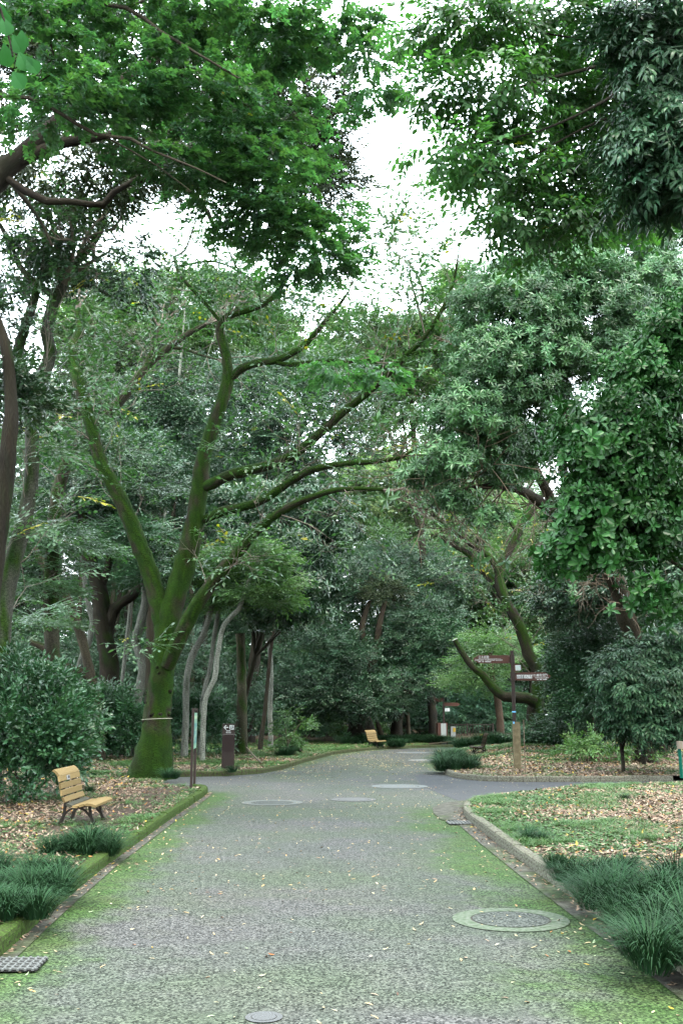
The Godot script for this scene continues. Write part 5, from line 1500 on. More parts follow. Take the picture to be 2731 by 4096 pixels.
	crown(root, "layer", "cherry", [[Vector3(-7.931, 8.811, -26), Vector3(1.294, 0.588, 1.2)], [Vector3(-6.377, 8.522, -27), Vector3(1.217, 0.438, 1.2)], [Vector3(-8.298, 7.127, -26), Vector3(1.046, 0.523, 1.2)], [Vector3(-7.866, 6.284, -28), Vector3(1.365, 0.558, 1.4)], [Vector3(-7.264, 3.617, -23), Vector3(0.903, 0.401, 1.2)], [Vector3(-5.484, 7.463, -27), Vector3(0.846, 0.362, 0.9)]], {"rc": 0.5, "level": 0.88, "flat": 0.22, "fill": 0.4})

func canopy_trees() -> void:
	# upper left: the oak limb and, in front of it, the maple's thin boughs
	var limbs := [
		[Vector4(-6.007, 0.821, -15, 0.286), Vector4(-6.235, 4.448, -15, 0.28), Vector4(-6.254, 7.264, -15, 0.277), Vector4(-5.991, 9.36, -15, 0.227), Vector4(-5.694, 10.214, -15, 0.201), Vector4(-5.357, 10.545, -15, 0.158), Vector4(-5.074, 10.862, -15, 0.145), Vector4(-4.746, 11.206, -15, 0.134), Vector4(-4.398, 11.488, -15, 0.124), Vector4(-4.046, 11.747, -15, 0.11), Vector4(-3.693, 12.017, -15, 0.099), Vector4(-3.321, 12.263, -15, 0.085), Vector4(-2.979, 12.552, -15, 0.059), Vector4(-2.544, 12.801, -15, 0.037)],
		[Vector4(-5.319, 10.513, -15, 0.101), Vector4(-5.006, 10.703, -15, 0.094), Vector4(-4.611, 10.862, -15, 0.087), Vector4(-4.297, 10.934, -15, 0.08), Vector4(-4.067, 10.958, -15, 0.065), Vector4(-3.507, 11.086, -15, 0.036), Vector4(-3.07, 11.006, -15, 0.022)],
		[Vector4(-5.772, 10.293, -15, 0.072), Vector4(-5.539, 10.245, -15, 0.065), Vector4(-5.193, 9.995, -15, 0.064), Vector4(-4.81, 9.808, -15, 0.061), Vector4(-4.417, 9.801, -15, 0.057), Vector4(-3.894, 9.746, -15, 0.053), Vector4(-3.732, 9.964, -15, 0.05), Vector4(-3.391, 10.183, -15, 0.047), Vector4(-2.859, 10.128, -15, 0.043), Vector4(-2.408, 9.902, -15, 0.039), Vector4(-2.193, 9.615, -15, 0.036), Vector4(-2.073, 9.36, -15, 0.032), Vector4(-1.976, 9.169, -15, 0.032), Vector4(-1.761, 9.069, -15, 0.025), Vector4(-1.516, 9.169, -15, 0.014)],
		[Vector4(-5.661, 10.485, -15.5, 0.033), Vector4(-5.38, 10.138, -15.5, 0.033), Vector4(-5.058, 9.698, -15.5, 0.029), Vector4(-4.85, 9.263, -15.5, 0.022)]]
	var root := tree("old_oak", "heavy dark oak reaching in from the left edge over the road", "", limbs, {"moss_amount": 0.05, "bark": DARK * 1.25, "mat": "bark_rough", "sides": 14, "knob": 0.16})
	var spots := crown(root, "camellia", "olive", [[Vector3(-5.077, 11.452, -17), Vector3(1.464, 0.488, 1.4)], [Vector3(-3.922, 12.315, -18), Vector3(1.296, 0.475, 1.2)], [Vector3(-5.146, 16.092, -20), Vector3(2.357, 1.179, 2)], [Vector3(-2.413, 17.179, -22), Vector3(1.616, 1.4, 1.8)], [Vector3(-0.98, 17.68, -24), Vector3(1.284, 0.992, 1.6)], [Vector3(-0.65, 16.878, -25), Vector3(1.083, 1.083, 1.6)], [Vector3(-0.286, 15.696, -25), Vector3(0.835, 0.716, 1.4)], [Vector3(-1.549, 16.394, -24), Vector3(1.272, 0.925, 1.6)], [Vector3(-3.075, 14.545, -21), Vector3(1.619, 1.214, 1.6)], [Vector3(-6.71, 14.639, -19), Vector3(1.112, 1.39, 1.6)]], {"rc": 0.42, "each": 12, "fill": 0.75, "hang": 0.1, "yellow": 0.002})
	boughs(root, limbs, spots, M.twig_dark, 60, 0.012)
	limbs = [
		[Vector4(-4.901, 0.293, -12, 0.101), Vector4(-5.175, 3.878, -12, 0.101), Vector4(-5.328, 6.72, -12, 0.101), Vector4(-5.192, 8.554, -12, 0.086), Vector4(-4.916, 9.51, -12, 0.064), Vector4(-4.58, 9.698, -12, 0.032), Vector4(-4.193, 9.679, -12, 0.026), Vector4(-3.754, 9.446, -12, 0.025), Vector4(-3.267, 9.137, -12, 0.025), Vector4(-2.801, 9.073, -12, 0.023), Vector4(-2.505, 8.895, -12, 0.017), Vector4(-2.212, 8.768, -12, 0.014), Vector4(-1.921, 8.642, -12, 0.012), Vector4(-1.513, 8.429, -12, 0.009)],
		[Vector4(-5.234, 8.366, -12, 0.046), Vector4(-4.988, 10.495, -12, 0.047), Vector4(-4.423, 10.896, -12, 0.042), Vector4(-4.076, 11.072, -12, 0.036), Vector4(-3.722, 11.14, -12, 0.033), Vector4(-3.304, 11.112, -12, 0.03), Vector4(-2.943, 11.045, -12, 0.03), Vector4(-2.686, 10.883, -12, 0.027), Vector4(-2.465, 10.681, -12, 0.024), Vector4(-2.199, 10.508, -12, 0.021), Vector4(-1.922, 10.322, -12, 0.018), Vector4(-1.67, 10.163, -12, 0.015), Vector4(-1.402, 9.979, -12, 0.012)],
		[Vector4(-3.017, 11.295, -12.3, 0.018), Vector4(-2.777, 11.392, -12.3, 0.018), Vector4(-2.476, 11.545, -12.3, 0.015), Vector4(-1.994, 11.826, -12.3, 0.012)],
		[Vector4(-4.115, 11.267, -12.3, 0.015), Vector4(-4.058, 10.922, -12.3, 0.015), Vector4(-4.03, 10.649, -12.3, 0.018), Vector4(-3.912, 10.377, -12.3, 0.018), Vector4(-3.828, 10.276, -12.3, 0.012)],
		[Vector4(-3.229, 9.293, -12.3, 0.015), Vector4(-2.864, 9.084, -12.3, 0.012), Vector4(-2.501, 8.857, -12.3, 0.009), Vector4(-2.017, 8.471, -12.3, 0.007)],
		[Vector4(-4.321, 9.868, -12.3, 0.015), Vector4(-4.168, 10.108, -12.3, 0.012), Vector4(-3.967, 10.276, -12.3, 0.011), Vector4(-3.769, 10.513, -12.3, 0.009)]]
	root = tree("maple_tree", "maple whose lobed leaves fill the upper left of the view", "", limbs, {"bark": Color(0.05, 0.042, 0.03), "moss_amount": 0.1, "sides": 8, "knob": 0.08})
	spots = crown(root, "maple", "maple", [[Vector3(-3.987, 10.561, -12), Vector3(1.124, 0.651, 1.1)], [Vector3(-2.828, 11.22, -12.6), Vector3(1.184, 0.561, 1.1)], [Vector3(-1.697, 11.525, -13), Vector3(1.093, 0.578, 1.2)], [Vector3(-0.82, 11.681, -13.4), Vector3(0.86, 0.529, 1)], [Vector3(0.041, 12.059, -13.8), Vector3(0.613, 0.409, 0.7)], [Vector3(0.414, 11.676, -13.8), Vector3(0.339, 0.271, 0.5)], [Vector3(-3.875, 9.64, -12), Vector3(0.934, 0.525, 0.9)], [Vector3(-3.007, 10.038, -12.8), Vector3(1.118, 0.621, 1.1)], [Vector3(-1.946, 10.23, -13.2), Vector3(1.088, 0.704, 1.2)], [Vector3(-1.206, 9.983, -13.6), Vector3(0.852, 0.59, 1)], [Vector3(-1.454, 9.268, -13.6), Vector3(1.103, 0.584, 1)], [Vector3(-0.636, 10.528, -14), Vector3(0.609, 0.406, 0.8)], [Vector3(-0.82, 8.7, -14), Vector3(1.058, 0.562, 1)], [Vector3(-0.289, 8.274, -14), Vector3(0.723, 0.427, 0.8)], [Vector3(-1.076, 9.095, -13.8), Vector3(0.787, 0.459, 0.9)], [Vector3(-0.027, 8.801, -14.2), Vector3(0.47, 0.335, 0.6)], [Vector3(-2.389, 9.134, -13), Vector3(0.747, 0.249, 0.7)], [Vector3(-0.427, 9.421, -14), Vector3(0.467, 0.334, 0.6)], [Vector3(-0.09, 6.547, -14), Vector3(0.45, 0.129, 0.3)], [Vector3(0.552, 6.413, -14), Vector3(0.192, 0.115, 0.25)], [Vector3(0.511, 10.996, -13.8), Vector3(0.094, 0.269, 0.2)]], {"rc": 0.34, "each": 9, "fill": 0.52, "single": 300, "forms": "lobed", "level": 0.7, "flat": 0.35, "hang": 0.15, "yellow": 0.002, "hollow": 0.15, "size": 0.78})
	boughs(root, limbs, spots, M.twig_dark, 150, 0.0075)
	# top left corner: leaves close to the lens
	var near := thing("overhanging_sprig", "blurred round leaves hanging close to the lens, top left corner", "leaves", Vector3(-1.314, 4.128, -3))
	var b := Builder.new()
	limb(b, [Vector4(-1.314, 4.128, -3, 0.007), Vector4(-1.202, 4.026, -3, 0.006), Vector4(-1.141, 3.89, -3, 0.004), Vector4(-1.111, 3.774, -3, 0.003)], {"origin": near.position, "sides": 6, "bark": DARK, "step": 0.05})
	part(near, "twig", b.mesh(), M.bark)
	for s in [[Vector3(-1.153, 3.924, -3), 0.075], [Vector3(-1.116, 3.857, -3), 0.07], [Vector3(-1.106, 3.912, -3.05), 0.07], [Vector3(-1.09, 3.79, -3), 0.075], [Vector3(-1.064, 3.774, -3), 0.07], [Vector3(-1.107, 3.716, -3), 0.075], [Vector3(-1.182, 3.898, -3.1), 0.08], [Vector3(-1.163, 3.975, -3), 0.08]]:
		b = Builder.new()
		var p: Vector3 = s[0]
		leaf(b, p - near.position - Vector3(0, 0, 0), (Vector3(rr(-0.3, 0.7), -1, rr(-0.2, 0.3))).normalized(), Vector3(rr(-0.4, 0.4), 0.4, 1).normalized(), s[1], s[1] * 0.8, ROUND, 0.2, 0.2)
		part(near, "leaf", b.mesh(), M.sprig)
	# upper right: light-leaved tree reaching in from the right
	limbs = [
		[Vector4(5.424, 0.402, -11, 0.161), Vector4(5.61, 3.688, -11, 0.162), Vector4(5.611, 6.294, -11, 0.154), Vector4(5.413, 7.517, -11, 0.125), Vector4(4.974, 8.556, -11, 0.09), Vector4(4.49, 9.209, -11, 0.054), Vector4(4.072, 9.389, -11, 0.032), Vector4(3.59, 9.438, -11, 0.024), Vector4(3.159, 9.438, -11, 0.022), Vector4(2.777, 9.329, -11, 0.019), Vector4(2.342, 9.209, -11, 0.016), Vector4(1.961, 9.059, -11, 0.011)],
		[Vector4(5.299, 7.404, -11, 0.063), Vector4(4.762, 8.556, -11, 0.043), Vector4(4.158, 9.059, -11, 0.027), Vector4(3.63, 9.209, -11, 0.021), Vector4(3.242, 8.97, -11, 0.019), Vector4(2.912, 8.78, -11, 0.016), Vector4(2.423, 8.556, -11, 0.013), Vector4(1.941, 8.427, -11, 0.011), Vector4(1.569, 8.381, -11, 0.008)],
		[Vector4(4.978, 8.872, -11.5, 0.039), Vector4(4.324, 9.057, -11.5, 0.022), Vector4(3.66, 9.15, -11.5, 0.02), Vector4(3.262, 8.995, -11.5, 0.017), Vector4(2.863, 8.78, -11.5, 0.014), Vector4(2.296, 8.446, -11.5, 0.011), Vector4(1.85, 8.294, -11.5, 0.008)],
		[Vector4(4.588, 9.089, -11, 0.032), Vector4(4.016, 9.359, -11, 0.022), Vector4(3.58, 9.462, -11, 0.016), Vector4(3.307, 9.692, -11, 0.016), Vector4(2.907, 9.827, -11, 0.014), Vector4(2.476, 9.906, -11, 0.011)],
		[Vector4(5.251, 8.429, -12, 0.034), Vector4(4.486, 8.997, -12, 0.023), Vector4(3.745, 9.189, -12, 0.02), Vector4(3.558, 8.933, -12, 0.02), Vector4(3.341, 8.648, -12, 0.017), Vector4(2.904, 8.504, -12, 0.014), Vector4(2.38, 8.304, -12, 0.011), Vector4(2.09, 8.179, -12, 0.009)],
		[Vector4(4.438, 9.998, -11, 0.033), Vector4(3.902, 10.122, -11, 0.025), Vector4(3.363, 10.245, -11, 0.022), Vector4(2.984, 10.32, -11, 0.019), Vector4(2.554, 10.494, -11, 0.014)]]
	root = tree("broadleaf_tree", "light-leaved tree whose boughs reach in from the upper right", "", limbs, {"bark": DARK, "sides": 8})
	spots = crown(root, "broad", "broad", [[Vector3(1.282, 9.937, -11), Vector3(0.489, 0.435, 0.6)], [Vector3(1.719, 9.998, -11), Vector3(0.707, 0.489, 0.8)], [Vector3(2.644, 10.252, -11.5), Vector3(0.965, 0.567, 1)], [Vector3(3.644, 10.561, -12), Vector3(0.828, 0.651, 1)], [Vector3(1.075, 8.94, -11), Vector3(0.374, 0.348, 0.45)], [Vector3(1.72, 9.043, -11.2), Vector3(0.816, 0.544, 0.8)], [Vector3(2.841, 9.379, -11.8), Vector3(0.974, 0.573, 1)], [Vector3(3.763, 9.577, -12.2), Vector3(0.769, 0.71, 1)], [Vector3(1.144, 8.322, -11), Vector3(0.291, 0.265, 0.4)], [Vector3(1.78, 8.266, -11.4), Vector3(0.655, 0.41, 0.7)], [Vector3(2.683, 8.315, -11.8), Vector3(0.845, 0.451, 0.9)], [Vector3(3.586, 8.479, -12.2), Vector3(0.815, 0.408, 0.9)], [Vector3(2.18, 7.78, -11.6), Vector3(0.44, 0.275, 0.5)], [Vector3(2.654, 7.614, -11.8), Vector3(0.613, 0.279, 0.6)], [Vector3(3.109, 7.993, -12), Vector3(0.569, 0.285, 0.6)], [Vector3(4.159, 8.32, -12.2), Vector3(0.523, 0.29, 0.7)]], {"rc": 0.32, "each": 8, "fill": 0.64, "single": 300, "forms": "oval", "level": 0.5, "flat": 0.4, "hang": 0.3, "yellow": 0.008, "hollow": 0.15})
	boughs(root, limbs, spots, M.twig_dark, 130, 0.007)
	limbs = [[Vector4(3.978, 0.674, -8.5, 0.107), Vector4(4.22, 3.997, -8.5, 0.108), Vector4(4.094, 6.085, -8.5, 0.081), Vector4(3.78, 7.203, -8.5, 0.045), Vector4(3.409, 7.806, -8.5, 0.025), Vector4(3.177, 8.09, -8.5, 0.017)], [Vector4(4.062, 6.172, -8.5, 0.032), Vector4(3.57, 6.615, -8.5, 0.02), Vector4(3.175, 6.794, -8.5, 0.014), Vector4(2.924, 6.705, -8.5, 0.008)]]
	root = tree("dark_glossy_tree", "near tree with dark glossy drooping leaves in the upper right corner", "", limbs, {"bark": DARK, "sides": 8})
	spots = crown(root, "drooping", "glossy", [[Vector3(3.219, 8.09, -8.5), Vector3(0.42, 0.462, 0.6)], [Vector3(3.14, 7.526, -8.5), Vector3(0.332, 0.374, 0.5)], [Vector3(3.125, 6.975, -8.5), Vector3(0.39, 0.37, 0.6)], [Vector3(2.982, 6.66, -8.5), Vector3(0.347, 0.286, 0.5)], [Vector3(2.904, 6.393, -8.5), Vector3(0.284, 0.142, 0.4)], [Vector3(3.232, 6.437, -8.5), Vector3(0.244, 0.244, 0.4)], [Vector3(2.874, 8.304, -8.5), Vector3(0.253, 0.253, 0.4)]], {"rc": 0.26, "each": 10, "fill": 1.2, "size": 0.8, "hang": 0.5, "level": 0.3, "hollow": 0.2})
	boughs(root, limbs, spots, M.twig_dark, 30, 0.006)

func right_trees() -> void:
	# the loquat with its fan of bare branches underneath
	var limbs := [
		[Vector4(8.631, 0.212, -29, 0.32), Vector4(8.554, 2.029, -29, 0.299), Vector4(8.44, 3.515, -29, 0.277), Vector4(8.138, 4.224, -28.5, 0.268), Vector4(7.768, 5.161, -28, 0.259), Vector4(6.998, 5.875, -27, 0.227), Vector4(5.845, 6.176, -25, 0.189), Vector4(5.118, 6.461, -24, 0.15), Vector4(4.366, 6.679, -23, 0.113), Vector4(3.61, 6.62, -22, 0.084), Vector4(2.949, 6.466, -21.5, 0.058), Vector4(2.407, 6.256, -21, 0.038)],
		[Vector4(5.542, 6.326, -24.6, 0.131), Vector4(4.714, 7.352, -23.5, 0.116), Vector4(4.428, 8.228, -23.5, 0.096), Vector4(3.924, 9.117, -23.5, 0.075), Vector4(3.514, 9.791, -23.5, 0.049)],
		[Vector4(5.952, 6.097, -25, 0.144), Vector4(5.362, 7.679, -23.5, 0.117), Vector4(5.527, 9.005, -23.5, 0.096), Vector4(5.484, 10.474, -23.5, 0.07), Vector4(5.43, 11.744, -23.5, 0.044)],
		[Vector4(6.743, 5.539, -25.6, 0.136), Vector4(6.078, 7.55, -23, 0.104), Vector4(6.698, 9.396, -23, 0.079), Vector4(6.89, 10.96, -23, 0.053), Vector4(7.074, 12.332, -23, 0.032)],
		[Vector4(4.272, 7.189, -22, 0.064), Vector4(3.442, 7.599, -22, 0.05), Vector4(2.848, 7.702, -22, 0.04), Vector4(2.346, 7.496, -22, 0.025)]]
	var root := tree("loquat_tree", "big loquat with pale long-leaved rosettes and bare twigs beneath", "", limbs, {"bark": Color(0.045, 0.038, 0.027), "sides": 10, "moss_amount": 0.1})
	var spots := crown(root, "loquat", "loquat", [[Vector3(4.481, 11.188, -21), Vector3(1.474, 0.59, 1.3)], [Vector3(6.389, 12.533, -22), Vector3(1.763, 0.83, 1.6)], [Vector3(5.594, 11.416, -21.5), Vector3(1.509, 0.604, 1.3)], [Vector3(3.771, 10.144, -20.5), Vector3(1.429, 0.667, 1.4)], [Vector3(5.609, 10.146, -21), Vector3(1.655, 0.779, 1.6)], [Vector3(7.178, 10.987, -21.5), Vector3(1.002, 0.902, 1.6)], [Vector3(3.15, 8.907, -20.4), Vector3(1.125, 0.75, 1.3)], [Vector3(4.3, 9.042, -20.5), Vector3(1.226, 0.66, 1.4)], [Vector3(2.418, 7.618, -20), Vector3(0.682, 0.727, 0.9)], [Vector3(3.023, 7.738, -20.4), Vector3(0.835, 0.649, 1)], [Vector3(2.125, 6.588, -20), Vector3(0.495, 0.405, 0.7)], [Vector3(1.58, 6.311, -20), Vector3(0.269, 0.269, 0.4)], [Vector3(4.098, 8.189, -20.6), Vector3(1.034, 0.47, 1)], [Vector3(6.084, 9.151, -20.8), Vector3(0.765, 0.765, 1.2)], [Vector3(3.475, 7.326, -21), Vector3(0.665, 0.38, 0.9)], [Vector3(4.54, 7.702, -22), Vector3(0.597, 0.398, 0.9)], [Vector3(2.721, 6.782, -20.4), Vector3(0.46, 0.331, 0.6)], [Vector3(4.217, 7.036, -22), Vector3(0.594, 0.337, 0.7)], [Vector3(3.423, 6.739, -21.4), Vector3(0.481, 0.231, 0.6)], [Vector3(2.49, 5.802, -20.2), Vector3(0.541, 0.198, 0.5)], [Vector3(3.144, 5.565, -20.4), Vector3(0.454, 0.164, 0.4)]], {"rc": 0.45, "each": 10, "fill": 2.6, "size": 0.64, "single": 150, "forms": "long", "level": 0.0, "flat": 0.6, "hang": -0.25, "hollow": 0.6, "tone": 1.05})
	boughs(root, limbs, spots, M.twig_brown, 150, 0.010)
	sprout(root, [limbs[0].slice(4), limbs[4], limbs[1].slice(1)], M.twig_brown, "loquat", {"every": 0.12, "from": 0.0, "length": 1.6, "depth": 2, "leafy": 0.05, "leaf": "big_rosette", "lift": 0.0, "rise": 0.0, "r": 0.02})
	# the rounded glossy bush close by
	limbs = [[Vector4(3.408, 0.729, -8, 0.067), Vector4(3.357, 1.718, -8, 0.065), Vector4(3.205, 2.406, -8, 0.052), Vector4(2.963, 2.938, -8, 0.035), Vector4(2.711, 3.411, -8, 0.022), Vector4(2.413, 3.856, -8, 0.013)], [Vector4(3.205, 2.406, -8, 0.031), Vector4(2.873, 2.653, -8, 0.021), Vector4(2.536, 2.902, -8, 0.014), Vector4(2.189, 3.046, -8, 0.009)], [Vector4(3.261, 2.232, -8, 0.035), Vector4(3.146, 3.484, -8, 0.025), Vector4(2.984, 4.235, -8, 0.018), Vector4(2.794, 4.699, -8, 0.011)]]
	root = tree("magnolia", "near bush of large rounded glossy leaves at the right edge", "", limbs, {"bark": DARK * 1.4, "sides": 8, "category": "bush"})
	spots = crown(root, "magnolia", "magnolia", [[Vector3(2.609, 4.433, -7.7), Vector3(0.284, 0.284, 0.4)], [Vector3(2.385, 4.14, -7.6), Vector3(0.33, 0.278, 0.45)], [Vector3(2.766, 4.698, -7.8), Vector3(0.181, 0.253, 0.4)], [Vector3(2.165, 3.786, -7.5), Vector3(0.374, 0.255, 0.45)], [Vector3(2.676, 3.873, -7.8), Vector3(0.319, 0.354, 0.5)], [Vector3(1.887, 3.48, -7.4), Vector3(0.25, 0.25, 0.4)], [Vector3(2.275, 3.425, -7.6), Vector3(0.41, 0.307, 0.5)], [Vector3(1.834, 3.072, -7.4), Vector3(0.231, 0.264, 0.38)], [Vector3(2.123, 3.024, -7.5), Vector3(0.317, 0.267, 0.45)], [Vector3(2.601, 3.258, -7.8), Vector3(0.314, 0.314, 0.5)], [Vector3(1.722, 2.772, -7.4), Vector3(0.147, 0.164, 0.3)], [Vector3(1.981, 2.722, -7.4), Vector3(0.245, 0.098, 0.35)], [Vector3(2.443, 2.888, -7.7), Vector3(0.273, 0.171, 0.4)], [Vector3(1.588, 2.705, -7.4), Vector3(0.091, 0.091, 0.2)], [Vector3(2.229, 2.448, -7.3), Vector3(0.135, 0.083, 0.2)], [Vector3(2.447, 2.352, -7.3), Vector3(0.128, 0.128, 0.25)], [Vector3(1.734, 3.792, -7.4), Vector3(0.101, 0.101, 0.25)]], {"rc": 0.2, "each": 10, "fill": 2.0, "size": 0.54, "single": 150, "forms": "round", "level": 0.25, "flat": 0.75, "hang": -0.15, "hollow": 0.45})
	boughs(root, limbs, spots, M.twig_dark, 110, 0.0055)
	# the mossy Y-shaped tree behind the direction post
	limbs = [
		[Vector4(7.149, 0.253, -38, 0.453), Vector4(7.167, 0.727, -38, 0.373), Vector4(7.224, 1.362, -38, 0.309), Vector4(7.32, 2.162, -38, 0.278), Vector4(7.443, 2.807, -38, 0.262), Vector4(7.36, 3.212, -38, 0.246), Vector4(7.053, 3.782, -38, 0.231), Vector4(6.791, 4.768, -38, 0.215), Vector4(6.449, 5.43, -38, 0.199), Vector4(6.137, 6.098, -38, 0.192), Vector4(6.039, 6.685, -38, 0.176), Vector4(6.136, 7.107, -38, 0.159), Vector4(6.403, 7.582, -38, 0.151), Vector4(6.816, 8.333, -38, 0.143), Vector4(7.103, 8.831, -38, 0.127), Vector4(7.496, 9.366, -38, 0.11), Vector4(7.82, 9.852, -38, 0.085), Vector4(8.121, 10.55, -38, 0.051)],
		[Vector4(6.056, 6.685, -38, 0.142), Vector4(5.808, 7.344, -38, 0.126), Vector4(5.183, 7.837, -38, 0.118), Vector4(4.655, 8.264, -38, 0.101), Vector4(4.238, 8.521, -38, 0.084), Vector4(3.824, 8.9, -38, 0.059), Vector4(3.493, 9.331, -38, 0.034)],
		[Vector4(6.167, 6.037, -38.2, 0.142), Vector4(5.976, 6.374, -38.2, 0.134), Vector4(5.553, 6.831, -38.2, 0.135), Vector4(5.193, 7.238, -38.2, 0.126), Vector4(4.933, 7.614, -38.2, 0.118), Vector4(4.449, 7.887, -38.2, 0.11), Vector4(3.965, 8.196, -38.2, 0.093), Vector4(3.871, 8.592, -38.2, 0.068), Vector4(3.948, 9.025, -38.2, 0.043)],
		[Vector4(6.816, 8.333, -38, 0.084), Vector4(6.562, 8.814, -38, 0.076), Vector4(6.031, 9.159, -38, 0.059), Vector4(5.28, 9.591, -38, 0.042)],
		[Vector4(7.184, 1.964, -37.5, 0.242), Vector4(6.867, 2.091, -37.5, 0.21), Vector4(6.465, 2.123, -37.5, 0.202), Vector4(6.03, 2.154, -37.5, 0.185), Vector4(5.558, 2.536, -37.5, 0.162), Vector4(5.246, 2.95, -37.5, 0.138), Vector4(4.897, 3.223, -37.5, 0.122), Vector4(4.614, 3.592, -37.5, 0.114), Vector4(4.411, 3.915, -37.5, 0.106), Vector4(4.239, 4.238, -37.5, 0.098)],
		[Vector4(7.549, 2.169, -38.5, 0.182), Vector4(7.774, 2.822, -38.5, 0.166), Vector4(7.965, 3.447, -38.5, 0.158), Vector4(8.135, 4.309, -38.5, 0.151), Vector4(8.213, 4.977, -38.5, 0.151)]]
	root = tree("mossy_forked_tree", "mossy Y-shaped tree with a sawn-off low limb behind the direction post", "", limbs, {"flare": 0.5, "moss_amount": 0.5, "bark": DARK * 1.2, "sides": 13, "knob": 0.12})
	sprout(root, [limbs[0].slice(4), limbs[1], limbs[2], limbs[3], limbs[5]], M.twig_pale, "cherry", {"every": 0.3, "from": 0.1, "length": 1.7, "depth": 2, "leafy": 0.9, "yellow": 0.04})
	var b := Builder.new()
	var e := Vector3(4.231, 4.255, -37.5)
	b.box(Transform3D(Basis(Vector3(0, 0, 1), 0.45), e - root.position), Vector3(0.20, 0.03, 0.20), 0.0)
	part(root, "sawn_end", b.mesh(), plain(lin(0.38, 0.40, 0.36), 0.9))
	crown(root, "fine", "shrub", [[Vector3(7.332, 0.904, -37), Vector3(0.348, 0.411, 0.6)], [Vector3(7.541, 0.596, -37), Vector3(0.473, 0.284, 0.7)], [Vector3(6.663, 0.75, -37), Vector3(0.189, 0.316, 0.4)]], {"rc": 0.35, "each": 10})
	limbs = [[Vector4(7.033, 0.098, -45, 0.192), Vector4(7.027, 0.528, -45, 0.173), Vector4(6.981, 1.507, -45, 0.164), Vector4(6.908, 2.265, -45, 0.155), Vector4(6.717, 3.029, -45, 0.136), Vector4(6.654, 4.184, -45, 0.107)]]
	root = tree("brown_leaning_trunk", "thin brown trunk between the dark bench and the direction post", "", limbs, {"bark": Color(0.085, 0.06, 0.042), "mat": "bark_rough", "sides": 9})
	crown(root, "layer", "light", [[Vector3(6.654, 4.184, -45), Vector3(1.561, 0.976, 1.6)], [Vector3(5.941, 3.029, -45), Vector3(1.359, 0.68, 1.3)]], {"rc": 0.55, "level": 0.8})
	limbs = [[Vector4(9.408, -0.138, -31, 0.394), Vector4(9.727, 1.797, -31, 0.346), Vector4(10.078, 3.114, -31, 0.309), Vector4(10.418, 4.184, -31, 0.27), Vector4(10.558, 5.269, -31, 0.218), Vector4(10.375, 6.647, -31, 0.137)], [Vector4(10.333, 3.915, -31, 0.162), Vector4(9.708, 4.725, -31, 0.122), Vector4(8.933, 5.406, -31, 0.082)]]
	root = tree("dark_evergreen_oak", "thick-trunked dark evergreen tree above the right shrubs", "", limbs, {"bark": Color(0.045, 0.035, 0.025), "mat": "bark_rough", "moss_amount": 0.2, "sides": 12})
	crown(root, "camellia", "teal", [[Vector3(7.528, 5.388, -32), Vector3(1.545, 0.843, 2)], [Vector3(8.676, 5.68, -31), Vector3(1.5, 0.955, 2)], [Vector3(9.526, 4.624, -30), Vector3(1.181, 1.05, 2)], [Vector3(10.271, 5.948, -30), Vector3(0.926, 1.588, 2)], [Vector3(8.408, 6.825, -33), Vector3(1.606, 1.168, 2.4)], [Vector3(7.222, 4.826, -32), Vector3(0.7, 0.56, 1.2)], [Vector3(10.01, 6.953, -32), Vector3(1.56, 1.134, 2.2)]], {"rc": 0.5, "each": 15, "fill": 1.4, "hang": 0.3})
	limbs = [[Vector4(6.993, 0.359, -25.5, 0.049), Vector4(6.969, 0.908, -25.5, 0.049), Vector4(6.895, 1.547, -25.5, 0.044), Vector4(6.815, 2.085, -25.5, 0.033), Vector4(6.678, 2.627, -25.5, 0.022)], [Vector4(6.99, 0.696, -25.5, 0.043), Vector4(7.15, 1.227, -25.5, 0.044), Vector4(7.345, 1.762, -25.5, 0.033), Vector4(7.492, 2.41, -25.5, 0.022)], [Vector4(7.422, 0.342, -25.2, 0.059), Vector4(7.398, 1.021, -25.2, 0.054), Vector4(7.334, 1.76, -25.2, 0.043), Vector4(7.247, 2.508, -25.2, 0.027)]]
	root = tree("dark_laurel", "wide dark glossy shrub on several stems at the right", "", limbs, {"bark": DARK * 1.2, "sides": 8, "category": "shrub"})
	crown(root, "drooping", "glossy", [[Vector3(7.566, 2.736, -25.5), Vector3(0.993, 0.662, 1.2)], [Vector3(8.019, 1.97, -25), Vector3(0.752, 0.967, 1.2)], [Vector3(7.083, 1.977, -25.5), Vector3(0.713, 0.548, 1)], [Vector3(6.887, 2.41, -25.5), Vector3(0.55, 0.44, 0.9)], [Vector3(7.658, 1.339, -25), Vector3(0.856, 0.449, 1)], [Vector3(7.129, 1.443, -25), Vector3(0.589, 0.375, 0.8)], [Vector3(8.581, 3.064, -25.5), Vector3(0.663, 0.774, 1.2)], [Vector3(7.321, 2.072, -24.8), Vector3(0.64, 0.64, 0.8)]], {"rc": 0.4, "each": 13, "fill": 1.3, "hang": 0.3})
	limbs = [[Vector4(8.256, 0.362, -33, 0.049), Vector4(8.203, 0.979, -33, 0.042), Vector4(8.124, 1.67, -33, 0.035), Vector4(8.052, 2.507, -33, 0.028)], [Vector4(8.31, 0.321, -33, 0.049), Vector4(8.4, 0.979, -33, 0.042), Vector4(8.386, 2.088, -33, 0.028)], [Vector4(8.118, 0.367, -34, 0.051), Vector4(8.123, 1.387, -34, 0.044), Vector4(8.009, 2.68, -34, 0.029)]]
	root = tree("small_leaved_tree", "dense small-leaved bush tree just right of the direction post's boards", "", limbs, {"bark": Color(0.09, 0.07, 0.05), "sides": 7, "category": "shrub"})
